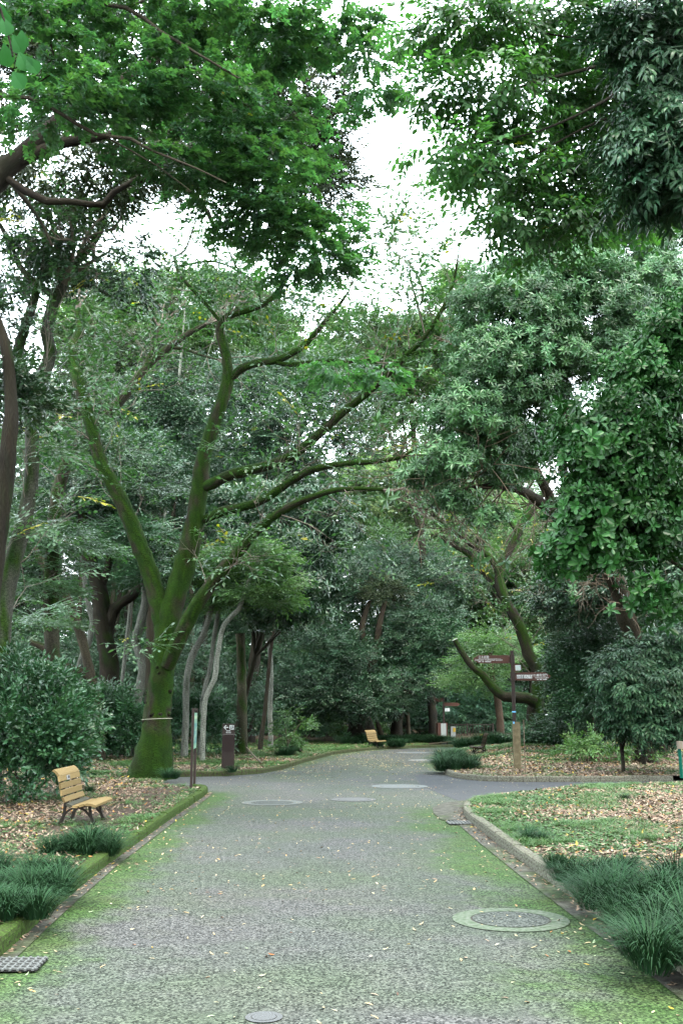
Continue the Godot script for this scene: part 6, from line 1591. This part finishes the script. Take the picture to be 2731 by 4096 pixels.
	crown(root, "fine", "shrub", [[Vector3(8.25, 3.115, -34), Vector3(1.059, 1.103, 1.8)], [Vector3(9.082, 3.552, -34), Vector3(1.18, 0.958, 1.8)], [Vector3(8.194, 1.959, -34), Vector3(0.964, 0.803, 1.6)], [Vector3(8.867, 2.246, -34), Vector3(0.878, 0.805, 1.4)], [Vector3(7.958, 1.601, -34), Vector3(0.583, 0.583, 1.1)], [Vector3(9.266, 4.445, -36), Vector3(1.333, 0.784, 1.8)], [Vector3(8.238, 2.562, -35), Vector3(0.603, 0.905, 1)], [Vector3(8.952, 1.102, -34), Vector3(0.727, 0.436, 1.2)]], {"rc": 0.5, "each": 13, "fill": 1.3})

func bush(called: String, label: String, foot: Vector3, kind: String, mat: String, blobs: Array, o := {}) -> void:
	var stems := []
	for k in o.get("stems", 4):
		var t: Vector3 = blobs[k % blobs.size()][0]
		var q := foot + Vector3(rr(-0.2, 0.2), -0.08, rr(-0.2, 0.2))
		stems.append([Vector4(q.x, q.y, q.z, 0.022), Vector4(lerpf(q.x, t.x, 0.5) + rr(-0.1, 0.1), lerpf(q.y, t.y, 0.6), lerpf(q.z, t.z, 0.4), 0.016), Vector4(t.x, t.y, t.z, 0.008)])
	var root := thing(called, label, o.get("category", "shrub"), foot, 0.0, o.get("group", ""))
	for l in stems:
		var b := Builder.new()
		limb(b, l, {"sides": 6, "bark": Color(0.09, 0.07, 0.05), "origin": foot})
		part(root, "stem", b.mesh(), M.bark)
	var spots := crown(root, kind, mat, blobs, o)
	if o.get("twiggy", true): boughs(root, stems, spots, M.twig_brown, 40, 0.006)

func make_bushes() -> void:
	bush("evergreen_shrub", "large glossy shrub at the left edge behind the yellow bench", Vector3(-5.745, 0.2, -18.792), "camellia", "shrub", [[Vector3(-5.759, 1.873, -18.5), Vector3(0.795, 0.477, 1.1)], [Vector3(-5.028, 1.261, -18), Vector3(0.461, 0.461, 0.9)], [Vector3(-5.631, 1.198, -17.5), Vector3(0.523, 0.523, 1)], [Vector3(-5.091, 0.907, -17.5), Vector3(0.521, 0.335, 0.8)], [Vector3(-5.505, 0.647, -17), Vector3(0.324, 0.252, 0.6)], [Vector3(-4.796, 0.822, -17.8), Vector3(0.189, 0.227, 0.4)], [Vector3(-5.252, 1.72, -19), Vector3(0.408, 0.367, 0.8)]], {"rc": 0.3, "each": 12, "fill": 0.9, "stems": 6, "hang": -0.25, "level": 0.15})
	bush("evergreen_shrub", "rounded shrub between the bench and the mossy trunk", Vector3(-8.358, 0.2, -36.121), "camellia", "shrub", [[Vector3(-7.366, 1.666, -31), Vector3(0.798, 0.665, 1.2)], [Vector3(-6.814, 1.211, -31), Vector3(0.729, 0.729, 1.2)], [Vector3(-7.666, 1.017, -31), Vector3(0.463, 0.53, 1)], [Vector3(-6.403, 0.887, -31), Vector3(0.397, 0.463, 0.8)], [Vector3(-7.19, 0.758, -31), Vector3(0.661, 0.33, 0.9)]], {"rc": 0.35, "each": 12, "fill": 1.0, "hang": -0.25, "level": 0.15, "stems": 5})
	bush("evergreen_shrub", "shrub in the gap right of the mossy trunk, behind the map board", Vector3(-6.663, 0.2, -43.574), "camellia", "shrub", [[Vector3(-5.539, 1.675, -35), Vector3(0.6, 0.751, 1.2)], [Vector3(-5.076, 1.234, -35), Vector3(0.674, 0.674, 1.2)], [Vector3(-4.544, 0.941, -35), Vector3(0.523, 0.523, 1)], [Vector3(-5.663, 0.868, -35), Vector3(0.448, 0.374, 0.8)], [Vector3(-4.709, 1.527, -35), Vector3(0.45, 0.45, 1)]], {"rc": 0.4, "each": 12, "fill": 1.0, "hang": -0.2, "level": 0.15})
	bush("sapling", "young thin sapling standing behind the far kerb", Vector3(-1.842, 0.15, -35.516), "camellia", "light", [[Vector3(-1.828, 0.773, -36), Vector3(0.43, 0.307, 0.5)], [Vector3(-2.055, 0.473, -36), Vector3(0.307, 0.153, 0.35)], [Vector3(-1.448, 1.223, -36), Vector3(0.4, 0.154, 0.5)], [Vector3(-1.99, 1.525, -36), Vector3(0.339, 0.154, 0.4)], [Vector3(-1.595, 0.443, -36), Vector3(0.337, 0.184, 0.4)]], {"rc": 0.22, "each": 5, "fill": 0.4, "category": "sapling"})
	bush("undergrowth_bush", "dim bush under the grove left of the broken trunk", Vector3(-5.549, 0.2, -49.309), "fine", "teal", [[Vector3(-5.261, 1.509, -44), Vector3(0.943, 1.037, 1.6)], [Vector3(-4.809, 2.437, -44), Vector3(1.136, 0.947, 1.6)], [Vector3(-3.658, 1.509, -44), Vector3(0.943, 0.848, 1.5)]], {"rc": 0.6, "each": 10, "twiggy": false})
	bush("undergrowth_bush", "dim bush right of the pale upright trunk", Vector3(-2.036, 0.2, -50.796), "fine", "shrub", [[Vector3(-2.23, 1.706, -50), Vector3(1.287, 1.287, 1.8)], [Vector3(-0.944, 1.917, -50), Vector3(1.18, 1.288, 1.8)], [Vector3(-3.08, 1.077, -50), Vector3(0.856, 0.749, 1.3)], [Vector3(-1.368, 0.868, -50), Vector3(1.282, 0.534, 1.2)]], {"rc": 0.6, "each": 10, "twiggy": false})
	bush("undergrowth_bush", "pale leafy bush behind the far barrier fence", Vector3(7.295, 0.2, -57.772), "far", "feather", [[Vector3(7.604, 1.224, -60), Vector3(1.798, 1.028, 2)], [Vector3(9.41, 1.476, -60), Vector3(1.543, 1.157, 2)], [Vector3(6.314, 0.972, -60), Vector3(1.027, 0.77, 1.5)]], {"rc": 0.7, "each": 9, "twiggy": false})
	bush("undergrowth_bush", "low bush between the Y-shaped tree and the small-leaved one", Vector3(8.656, 0.5, -40.523), "camellia", "shrub", [[Vector3(7.934, 0.923, -36), Vector3(0.461, 0.369, 0.8)], [Vector3(8.231, 0.698, -36), Vector3(0.614, 0.276, 0.9)]], {"rc": 0.4, "each": 12, "twiggy": false})
	bush("undergrowth_bush", "leafy weeds under the dark laurel's stems", Vector3(7.177, 0.4, -28.809), "camellia", "light", [[Vector3(7.36, 0.632, -29), Vector3(0.741, 0.173, 0.8)], [Vector3(8.334, 0.392, -29), Vector3(0.493, 0.123, 0.6)], [Vector3(6.622, 0.692, -29), Vector3(0.371, 0.148, 0.6)]], {"rc": 0.3, "each": 8, "fill": 0.6, "twiggy": false})
	bush("undergrowth_bush", "dim leaves under the left canopy behind the leaning brown trunk", Vector3(-14.601, 0.2, -51.574), "fine", "teal", [[Vector3(-13.767, 3.372, -44), Vector3(2.092, 1.711, 2.2)], [Vector3(-11.466, 2.997, -44), Vector3(2.088, 1.898, 2.4)], [Vector3(-8.808, 2.997, -44), Vector3(1.708, 1.898, 2.4)], [Vector3(-7.043, 3.65, -46), Vector3(1.592, 1.791, 2.2)]], {"rc": 0.7, "each": 11, "twiggy": false})

func far_tree(called: String, label: String, x: float, z: float, r: float, kind: String, mat: String, blobs: Array, o := {}) -> Node3D:
	var y := 0.1
	if z < -44.0: y = 0.1 + 0.5 * smoothstep(-50.0, -80.0, z)
	var limbs := []
	var c := Vector3.ZERO
	for bl in blobs: c += bl[0] / blobs.size()
	var t := [Vector4(x, y - 0.1, z, r * 1.35), Vector4(x + rr(-0.1, 0.1), y + 0.9, z, r), Vector4(lerpf(x, c.x, 0.35) + rr(-0.3, 0.3), lerpf(y, c.y, 0.5), lerpf(z, c.z, 0.3), r * 0.8), Vector4(c.x, c.y, c.z, r * 0.4)]
	limbs.append(t)
	for bl in blobs:
		var p: Vector3 = bl[0]
		var from: Vector4 = t[2]
		limbs.append([from * 1.0, Vector4(lerpf(from.x, p.x, 0.5) + rr(-0.4, 0.4), lerpf(from.y, p.y, 0.6), lerpf(from.z, p.z, 0.5), r * 0.2), Vector4(p.x, p.y, p.z, r * 0.07)])
		limbs[limbs.size() - 1][0].w = r * 0.35
	var oo := o.duplicate()
	oo.merge({"sides": 8, "flare": 0.3, "step": 0.4, "bark": DARK * 1.2, "moss_amount": 0.15})
	var root := tree(called, label, o.get("group", ""), limbs, oo)
	var spots := crown(root, kind, mat, blobs, o)
	if o.get("twiggy", false): boughs(root, limbs, spots, M.twig_pale if o.has("fine_limbs") else M.twig_dark, 50, 0.006 if o.has("fine_limbs") else 0.012)
	return root

func far_trees() -> void:
	far_tree("bluish_evergreen", "bluish small-leaved evergreen behind the mossy tree's left limb", -7.3, -39.0, 0.2, "fine", "teal", [[Vector3(-7.913, 14.204, -40), Vector3(1.367, 1.185, 1.9)], [Vector3(-6.595, 12.882, -40), Vector3(1.54, 1.359, 2)], [Vector3(-8.175, 11.576, -40), Vector3(1.441, 1.26, 2)], [Vector3(-6.89, 10.837, -40), Vector3(1.435, 1.077, 2)], [Vector3(-8.777, 13.07, -40), Vector3(0.907, 0.907, 1.4)]], {"rc": 0.55, "each": 13, "fill": 1.3, "twiggy": true})
	far_tree("large_leaved_evergreen", "dark evergreen with big leaf rosettes in the middle of the grove", -3.9, -38.5, 0.13, "big_rosette", "teal", [[Vector3(-2.64, 8.518, -34), Vector3(1.821, 0.834, 2.2)], [Vector3(-0.972, 8.673, -34), Vector3(1.443, 0.835, 2)], [Vector3(-3.369, 6.983, -34), Vector3(1.654, 1.053, 2.3)], [Vector3(-1.415, 7.135, -34), Vector3(1.656, 1.054, 2.4)], [Vector3(-1.694, 4.879, -34), Vector3(1.783, 0.594, 2.2)], [Vector3(-0.211, 7.747, -34), Vector3(0.906, 0.755, 1.4)], [Vector3(-2.449, 5.774, -34), Vector3(1.792, 0.896, 2.2)], [Vector3(-0.956, 5.774, -34), Vector3(1.195, 0.747, 1.8)], [Vector3(-3.998, 8.208, -34), Vector3(1.212, 0.909, 1.8)]], {"rc": 0.55, "each": 9, "fill": 1.1, "level": 0.0, "hang": -0.1, "twiggy": true})
	far_tree("evergreen_tree", "dark evergreen whose crown fills the gap above the mossy limbs", -4.2, -46, 0.28, "camellia", "teal", [[Vector3(-4.476, 14.631, -44), Vector3(2.998, 1.499, 2.6)], [Vector3(-1.873, 14.01, -44), Vector3(2.591, 1.495, 2.5)], [Vector3(-3.908, 16.514, -44), Vector3(3.223, 1.209, 2.6)], [Vector3(-0.08, 15.047, -44), Vector3(1.802, 1.401, 2.2)], [Vector3(-0.484, 16.514, -44), Vector3(2.216, 0.907, 2.2)], [Vector3(-2.454, 12.37, -44), Vector3(2.771, 0.989, 2.4)], [Vector3(0.916, 13.804, -44), Vector3(1.195, 1.195, 1.8)]], {"rc": 0.6, "each": 13, "fill": 1.05, "twiggy": true, "yellow": 0.004})
	for k in 9:
		var x := 225.0 + k * 30.0
		var z := -50.0 - (k % 3) * 3.0
		var px := (x - 784.0) / 2287.0
		var c := Vector3(px * -z * 1.02 + rr(-0.5, 0.5), rr(18.2, 20.2), z)
		far_tree("umbrella_tree", "thin-stemmed tree, %s from the left in the dark upper-left grove" % COUNT[k], c.x + rr(-0.8, 0.8), z, 0.14, "fine", "olive" if k % 3 == 0 else "teal", [[c, Vector3(2.6, 1.1, 2.4)], [c + Vector3(rr(-1, 1), rr(-3.2, -1.8), rr(-1, 1)), Vector3(1.5, 0.7, 1.4)]], {"rc": 0.7, "each": 10, "group": "thin stems in the upper-left grove", "fill": 0.9})
	far_tree("yellow_green_tree", "bright yellow-green treetop above the upper-left grove", -15, -60, 0.25, "far", "light", [[Vector3(-14.926, 27.499, -60), Vector3(3.634, 1.118, 4)], [Vector3(-10.174, 27.499, -60), Vector3(3.354, 1.174, 4)], [Vector3(-6.534, 27.201, -60), Vector3(2.513, 1.396, 3.5)], [Vector3(-12.632, 26.017, -60), Vector3(3.339, 0.835, 3.5)], [Vector3(-16.175, 24.548, -60), Vector3(3.324, 1.662, 3.5)], [Vector3(-12.529, 23.383, -60), Vector3(4.139, 1.932, 3.5)], [Vector3(-7.859, 24.256, -60), Vector3(3.874, 1.66, 3.5)], [Vector3(-4.514, 22.514, -60), Vector3(3.027, 1.651, 3.5)]], {"rc": 0.9, "each": 12, "fill": 0.9})
	far_tree("yellow_green_tree", "small bright treetop below the open sky", -4, -64, 0.25, "far", "light", [[Vector3(-4.254, 26.078, -64), Vector3(2.659, 1.182, 3.5)], [Vector3(-1.886, 25.145, -64), Vector3(2.062, 1.179, 3)], [Vector3(-6.038, 26.703, -64), Vector3(1.776, 1.184, 3)]], {"rc": 0.9, "each": 12, "fill": 0.9})
	var tall := far_tree("green_background_tree", "fresh green tree behind the tip of the longest mossy limb", 5, -55, 0.25, "far", "light", [[Vector3(1.169, 22.904, -55), Vector3(2.033, 1.144, 3)], [Vector3(3.187, 21.567, -55), Vector3(2.277, 1.771, 3.2)], [Vector3(4.215, 22.636, -55), Vector3(1.777, 1.016, 3)], [Vector3(6.943, 25.34, -55), Vector3(1.537, 1.537, 3)], [Vector3(5.469, 21.834, -55), Vector3(2.026, 1.772, 3)], [Vector3(3.667, 19.454, -55), Vector3(2.009, 1.507, 3)], [Vector3(2.166, 20.243, -55), Vector3(1.511, 1.007, 2.5)]], {"rc": 0.8, "each": 11, "fill": 0.9, "twiggy": true, "yellow": 0.004})
	crown(tall, "sparse", "pale", [[Vector3(3.942, 28.496, -50), Vector3(2.137, 2.375, 2.5)], [Vector3(2.781, 31.1, -50), Vector3(1.438, 2.158, 2)], [Vector3(5.328, 26.447, -50), Vector3(1.886, 1.65, 2.2)], [Vector3(1.562, 27.468, -50), Vector3(1.42, 1.42, 1.8)], [Vector3(3.664, 25.434, -50), Vector3(2.114, 1.174, 2)], [Vector3(4.569, 23.431, -50), Vector3(1.865, 1.399, 2)]], {"rc": 0.7, "each": 6, "fill": 0.35, "hang": 0.3})
	far_tree("feathery_tree", "pale thin-leaved treetop in the sky gap above the mossy limbs", -9.0, -47, 0.06, "sparse", "pale", [[Vector3(-3.99, 24.459, -46), Vector3(3.253, 1.518, 2.5)], [Vector3(-7.88, 23.993, -46), Vector3(3.464, 1.299, 2.5)], [Vector3(-10.497, 24.459, -46), Vector3(2.169, 1.084, 2)]], {"rc": 0.7, "each": 6, "fill": 0.35, "hang": 0.3, "twiggy": true, "fine_limbs": true, "bark": PALE})
	far_tree("pale_background_tree", "palest bright-leaved tree seen under the mossy limbs", 4, -74, 0.3, "far", "pale", [[Vector3(3.187, 18.688, -74), Vector3(3.651, 1.494, 4)], [Vector3(7.176, 19.029, -74), Vector3(2.99, 1.495, 4)], [Vector3(10.774, 16.993, -74), Vector3(2.974, 1.983, 4)], [Vector3(5.147, 16.319, -74), Vector3(3.959, 1.814, 4.5)], [Vector3(13.019, 14.978, -74), Vector3(2.63, 1.973, 4)], [Vector3(9.066, 14.645, -74), Vector3(2.956, 1.642, 4)]], {"rc": 1.0, "each": 12, "fill": 0.9})
	far_tree("light_grove_tree", "light green tree right behind the Y-shaped trunk", 11, -58, 0.25, "far", "light", [[Vector3(10.107, 9.233, -58), Vector3(2.297, 1.787, 3.5)], [Vector3(11.452, 11.042, -58), Vector3(1.797, 1.541, 3)], [Vector3(8.27, 7.446, -58), Vector3(2.029, 1.268, 3)], [Vector3(11.041, 6.94, -58), Vector3(2.026, 1.519, 3)], [Vector3(9.725, 5.43, -58), Vector3(2.267, 1.26, 3)], [Vector3(13.203, 10.006, -58), Vector3(1.535, 2.303, 3)]], {"rc": 0.8, "each": 11, "fill": 0.9, "yellow": 0.004})
	far_tree("dark_bend_tree", "buttressed dark tree beside the far yellow bench", 1.0, -53, 0.55, "fine", "teal", [[Vector3(1.053, 8.444, -52), Vector3(2.288, 1.144, 2.8)], [Vector3(-0.546, 6.842, -52), Vector3(2.047, 1.137, 2.5)], [Vector3(-1.171, 4.471, -50), Vector3(1.951, 1.518, 2.5)], [Vector3(0.562, 3.828, -50), Vector3(1.946, 1.514, 2.6)], [Vector3(-1.984, 2.739, -49), Vector3(1.688, 1.477, 2.4)], [Vector3(0.969, 2.324, -49), Vector3(1.686, 0.948, 2.2)], [Vector3(-0.294, 1.911, -49), Vector3(1.472, 0.631, 2)]], {"rc": 0.65, "each": 13, "fill": 1.2, "flare": 0.7, "twiggy": true})
	far_tree("dark_bend_tree", "wide dark tree right of the far yellow bench", 2.85, -52, 0.27, "fine", "teal", [[Vector3(2.62, 5.034, -52), Vector3(2.033, 1.355, 2.6)], [Vector3(3.996, 6.387, -52), Vector3(2.043, 1.362, 2.6)], [Vector3(3.212, 3.219, -51), Vector3(1.98, 1.21, 2.6)], [Vector3(5.218, 8.352, -55), Vector3(2.174, 1.208, 2.6)], [Vector3(2.866, 9.716, -56), Vector3(2.471, 1.235, 2.8)], [Vector3(6.923, 9.102, -57), Vector3(2.007, 1.129, 2.4)], [Vector3(4.335, 4.529, -51), Vector3(1.548, 1.106, 2.2)], [Vector3(2.275, 1.917, -50), Vector3(1.073, 0.751, 1.6)]], {"rc": 0.65, "each": 13, "fill": 1.2, "twiggy": true})
	var limbs := [[Vector4(2.045, -0.006, -50, 0.149), Vector4(1.963, 0.451, -50, 0.128), Vector4(1.587, 1.685, -50, 0.118), Vector4(1.424, 3.188, -50, 0.151), Vector4(1.258, 4.471, -50, 0.173), Vector4(1.045, 5.399, -50, 0.163), Vector4(1.136, 6.269, -50, 0.131), Vector4(1.446, 7.078, -50, 0.088)], [Vector4(1.447, 3.507, -50, 0.151), Vector4(1.693, 4.686, -50, 0.174), Vector4(1.942, 6.094, -50, 0.153), Vector4(2.213, 7.078, -50, 0.099)]]
	var root := tree("split_brown_tree", "split brown trunk leaning over the far yellow bench", "", limbs, {"bark": BROWN * 0.8, "mat": "bark_rough", "sides": 9})
	crown(root, "fine", "olive", [[Vector3(1.701, 7.636, -51), Vector3(1.343, 0.671, 1.8)]], {"rc": 0.6})
	limbs = [[Vector4(3.388, -0.102, -51, 0.109), Vector4(3.3, 1.494, -51, 0.109), Vector4(3.102, 3.219, -51, 0.132), Vector4(3.335, 4.2, -51, 0.144), Vector4(4.116, 4.704, -51, 0.133), Vector4(4.9, 5.188, -51, 0.111), Vector4(5.58, 5.851, -51, 0.078)], [Vector4(3.218, 3.654, -51, 0.11), Vector4(4.43, 3.654, -51, 0.121), Vector4(5.427, 3.872, -51, 0.11), Vector4(5.88, 4.419, -51, 0.088), Vector4(6.796, 5.63, -51, 0.056)]]
	root = tree("spreading_bare_tree", "brown tree with two bare limbs reaching right over the bend", "", limbs, {"bark": BROWN, "sides": 9})
	crown(root, "fine", "shrub", [[Vector3(5.02, 5.63, -51), Vector3(1.111, 0.555, 1.5)], [Vector3(3.882, 3.872, -51), Vector3(1.324, 0.551, 1.5)]], {"rc": 0.5})
	far_tree("feathery_maple", "layered pale teal maple at the end of the road", 6.2, -64, 0.2, "feather", "feather", [[Vector3(6.338, 3.664, -65), Vector3(1.963, 0.617, 2.2)], [Vector3(7.434, 2.561, -65), Vector3(2.096, 0.615, 2.4)], [Vector3(6.032, 2.286, -65), Vector3(1.536, 0.558, 2)], [Vector3(7.125, 1.192, -65), Vector3(1.809, 0.612, 2)], [Vector3(8.031, 4.079, -65), Vector3(1.685, 0.618, 2)], [Vector3(8.538, 2.012, -65), Vector3(1.395, 0.614, 2)], [Vector3(5.455, 1.192, -65), Vector3(1.392, 0.696, 2)]], {"rc": 0.8, "each": 9, "fill": 1.2, "level": 0.85, "flat": 0.12})
	far_tree("shady_background_tree", "dull green tree behind the feathery maple", 8.5, -74, 0.3, "far", "teal", [[Vector3(8.451, 6.619, -76), Vector3(3.301, 2.311, 4)], [Vector3(11.036, 4.661, -76), Vector3(2.956, 1.971, 4)], [Vector3(6.427, 4.013, -76), Vector3(1.967, 2.295, 3.5)], [Vector3(9.839, 9.261, -76), Vector3(2.992, 1.994, 4)]], {"rc": 1.0, "each": 11, "fill": 1.0})
	far_tree("reddish_tinged_tree", "greyish twiggy treetop left of the Y-shaped tree", 3.6, -60, 0.25, "sparse", "light", [[Vector3(3.079, 11.099, -60), Vector3(2.389, 1.062, 2.6)], [Vector3(4.679, 11.637, -60), Vector3(2.127, 1.063, 2.6)], [Vector3(2.024, 12.177, -60), Vector3(1.864, 0.932, 2.4)], [Vector3(5.988, 10.563, -60), Vector3(1.59, 0.927, 2.2)]], {"rc": 0.7, "each": 8, "fill": 0.8, "twiggy": true, "fine_limbs": true, "bark": BROWN})
	far_tree("right_background_tree", "small-leaved tree seen behind the loquat at the right edge", 15.5, -44, 0.25, "fine", "light", [[Vector3(16.039, 23.962, -45), Vector3(1.909, 1.909, 3)], [Vector3(15.09, 25.806, -45), Vector3(1.71, 1.282, 2.6)], [Vector3(15.938, 20.801, -45), Vector3(1.257, 1.676, 2.5)]], {"rc": 0.7, "each": 12})
	# the wood that closes the view
	var n := 0
	for row in 2:
		for k in 15:
			var x := -46.0 + k * 6.0 + row * 3.0 + rr(-1.2, 1.2)
			var z := -68.0 - row * 16.0 + rr(-3, 3)
			if x > 0.0 and x < 14.0: z -= 10.0
			var h := rr(21.0, 26.0)
			if x < -12.0: h = rr(26.0, 30.0)
			if absf(x + 3.5) < 4.0: h = rr(19.0, 22.0)
			var blobs := []
			for j in 9:
				blobs.append([Vector3(x + rr(-2.6, 2.6), h * (0.10 + 0.1 * j), z + rr(-2, 2)), Vector3(rr(3.0, 4.4), rr(1.8, 2.7), rr(2.5, 3.5))])
			far_tree("forest_tree", "dim tree, %s from the left in the %s row of the closing wood" % [COUNT[k], ["front", "back"][row]], x, z, 0.3, "far", ["teal", "oak", "light"][(k + row) % 3], blobs, {"rc": 1.15, "each": 10, "fill": 0.8, "group": "trees of the closing wood", "tone": 1.0})
			n += 1
	for s in [[-20.0, -48.0, 17.0], [-16.0, -53.0, 19.0], [-24.0, -43.0, 15.0], [-12.0, -57.0, 18.0], [-8.0, -60.0, 17.0], [-28.0, -50.0, 20.0]]:
		var blobs := []
		for j in 8:
			blobs.append([Vector3(s[0] + rr(-2, 2), s[2] * (0.16 + 0.11 * j), s[1] + rr(-1.5, 1.5)), Vector3(rr(2.0, 3.2), rr(1.1, 1.8), rr(1.8, 2.8))])
		far_tree("grove_tree", "leafy tree of the deep left grove, about %d metres tall, %s" % [int(s[2]), {-20.0: "second from its left end", -16.0: "third from its left end", -24.0: "nearest to the road", -12.0: "second from its right end", -8.0: "at its right end", -28.0: "at its left end"}[s[0]]], s[0], s[1], 0.22, "fine", ["teal", "oak", "shrub"][int(s[2]) % 3], blobs, {"rc": 0.75, "each": 13, "fill": 0.9, "group": "trees of the deep left grove", "twiggy": true})
	for k in 13:
		var x := -30.0 + k * 2.7 + rr(-0.6, 0.6)
		var z := -57.0 - rr(0, 5)
		var y := 0.2 + 0.5 * smoothstep(-50.0, -80.0, z)
		bush("undergrowth_bush", "dim undergrowth bush, %s from the left deep under the left grove" % COUNT[k], Vector3(x, y, z), "far", ["teal", "shrub", "light"][k % 3], [[Vector3(x, y + 0.9, z), Vector3(1.9, 1.2, 1.4)], [Vector3(x + rr(-0.8, 0.8), y + 2.4, z), Vector3(1.6, 1.2, 1.3)], [Vector3(x + rr(-0.8, 0.8), y + 4.0, z + 0.5), Vector3(1.4, 1.0, 1.2)]], {"rc": 0.7, "each": 9, "fill": 1.0, "twiggy": false, "group": "undergrowth deep in the left grove"})
	# the grove goes on beside and behind the camera
	for s in [[-8.0, 13.0, 15.0], [9.5, 8.0, 14.0], [8.5, 15.0, 15.0], [0.5, 24.0, 15.0], [-16.0, -14.0, 15.0], [16.5, -13.0, 15.0], [-17.0, 10.0, 16.0], [17.0, 12.0, 16.0]]:
		var blobs := []
		for j in 6:
			blobs.append([Vector3(s[0] + rr(-2, 2), s[2] * (0.22 + 0.13 * j), s[1] + rr(-2, 2)), Vector3(rr(3.0, 4.2), rr(1.6, 2.4), rr(3.0, 4.2))])
		far_tree("grove_tree", "big tree of the grove beside and behind the viewpoint", s[0], s[1], 0.35, "far", "oak", blobs, {"rc": 1.1, "each": 9, "fill": 0.8, "group": "trees round the viewpoint"})

func _ready() -> void:
	rng.seed = 20240611
	fn.seed = 7
	fn.frequency = 1.0
	fn.noise_type = FastNoiseLite.TYPE_SIMPLEX_SMOOTH
	fn.fractal_type = FastNoiseLite.FRACTAL_FBM
	fn.fractal_octaves = 2
	var cam := Camera3D.new()
	cam.name = "Camera3D"
	cam.fov = 54.43
	cam.near = 0.1
	cam.far = 1200.0
	add_child(cam)
	cam.position = Vector3(0, 1.6, 0)
	cam.rotation_degrees = Vector3(11.35, 0, 0)
	var sky_mat := ProceduralSkyMaterial.new()
	sky_mat.sky_top_color = Color(0.90, 0.96, 1.0)
	sky_mat.sky_horizon_color = Color(0.95, 0.98, 1.0)
	sky_mat.sky_curve = 0.2
	sky_mat.ground_horizon_color = Color(0.35, 0.38, 0.36)
	sky_mat.ground_bottom_color = Color(0.12, 0.13, 0.12)
	sky_mat.sun_angle_max = 1.0
	sky_mat.energy_multiplier = 1.5
	var sky := Sky.new()
	sky.sky_material = sky_mat
	var env := Environment.new()
	env.background_mode = Environment.BG_SKY
	env.sky = sky
	env.tonemap_mode = Environment.TONE_MAPPER_LINEAR
	env.tonemap_exposure = 6.6
	env.fog_enabled = true
	env.fog_density = 0.00002
	env.fog_light_color = Color(0.86, 0.95, 0.93)
	env.sdfgi_enabled = true
	env.ssao_enabled = true
	env.ssil_enabled = true
	var we := WorldEnvironment.new()
	we.name = "WorldEnvironment"
	we.environment = env
	add_child(we)
	var sun := DirectionalLight3D.new()
	sun.name = "sun"
	sun.light_energy = 0.4
	sun.light_color = Color(1.0, 0.98, 0.94)
	sun.light_angular_distance = 30.0
	sun.shadow_enabled = true
	add_child(sun)
	sun.rotation_degrees = Vector3(-68, 25, 0)
	make_materials()
	make_leaves()
	make_setting()
	main_tree()
	left_trees()
	canopy_trees()
	right_trees()
	far_trees()
	make_bushes()
	make_things()
	make_grass_clumps()
	make_ground_cover()
	print("copies ", lumps, " ms ", Time.get_ticks_msec())
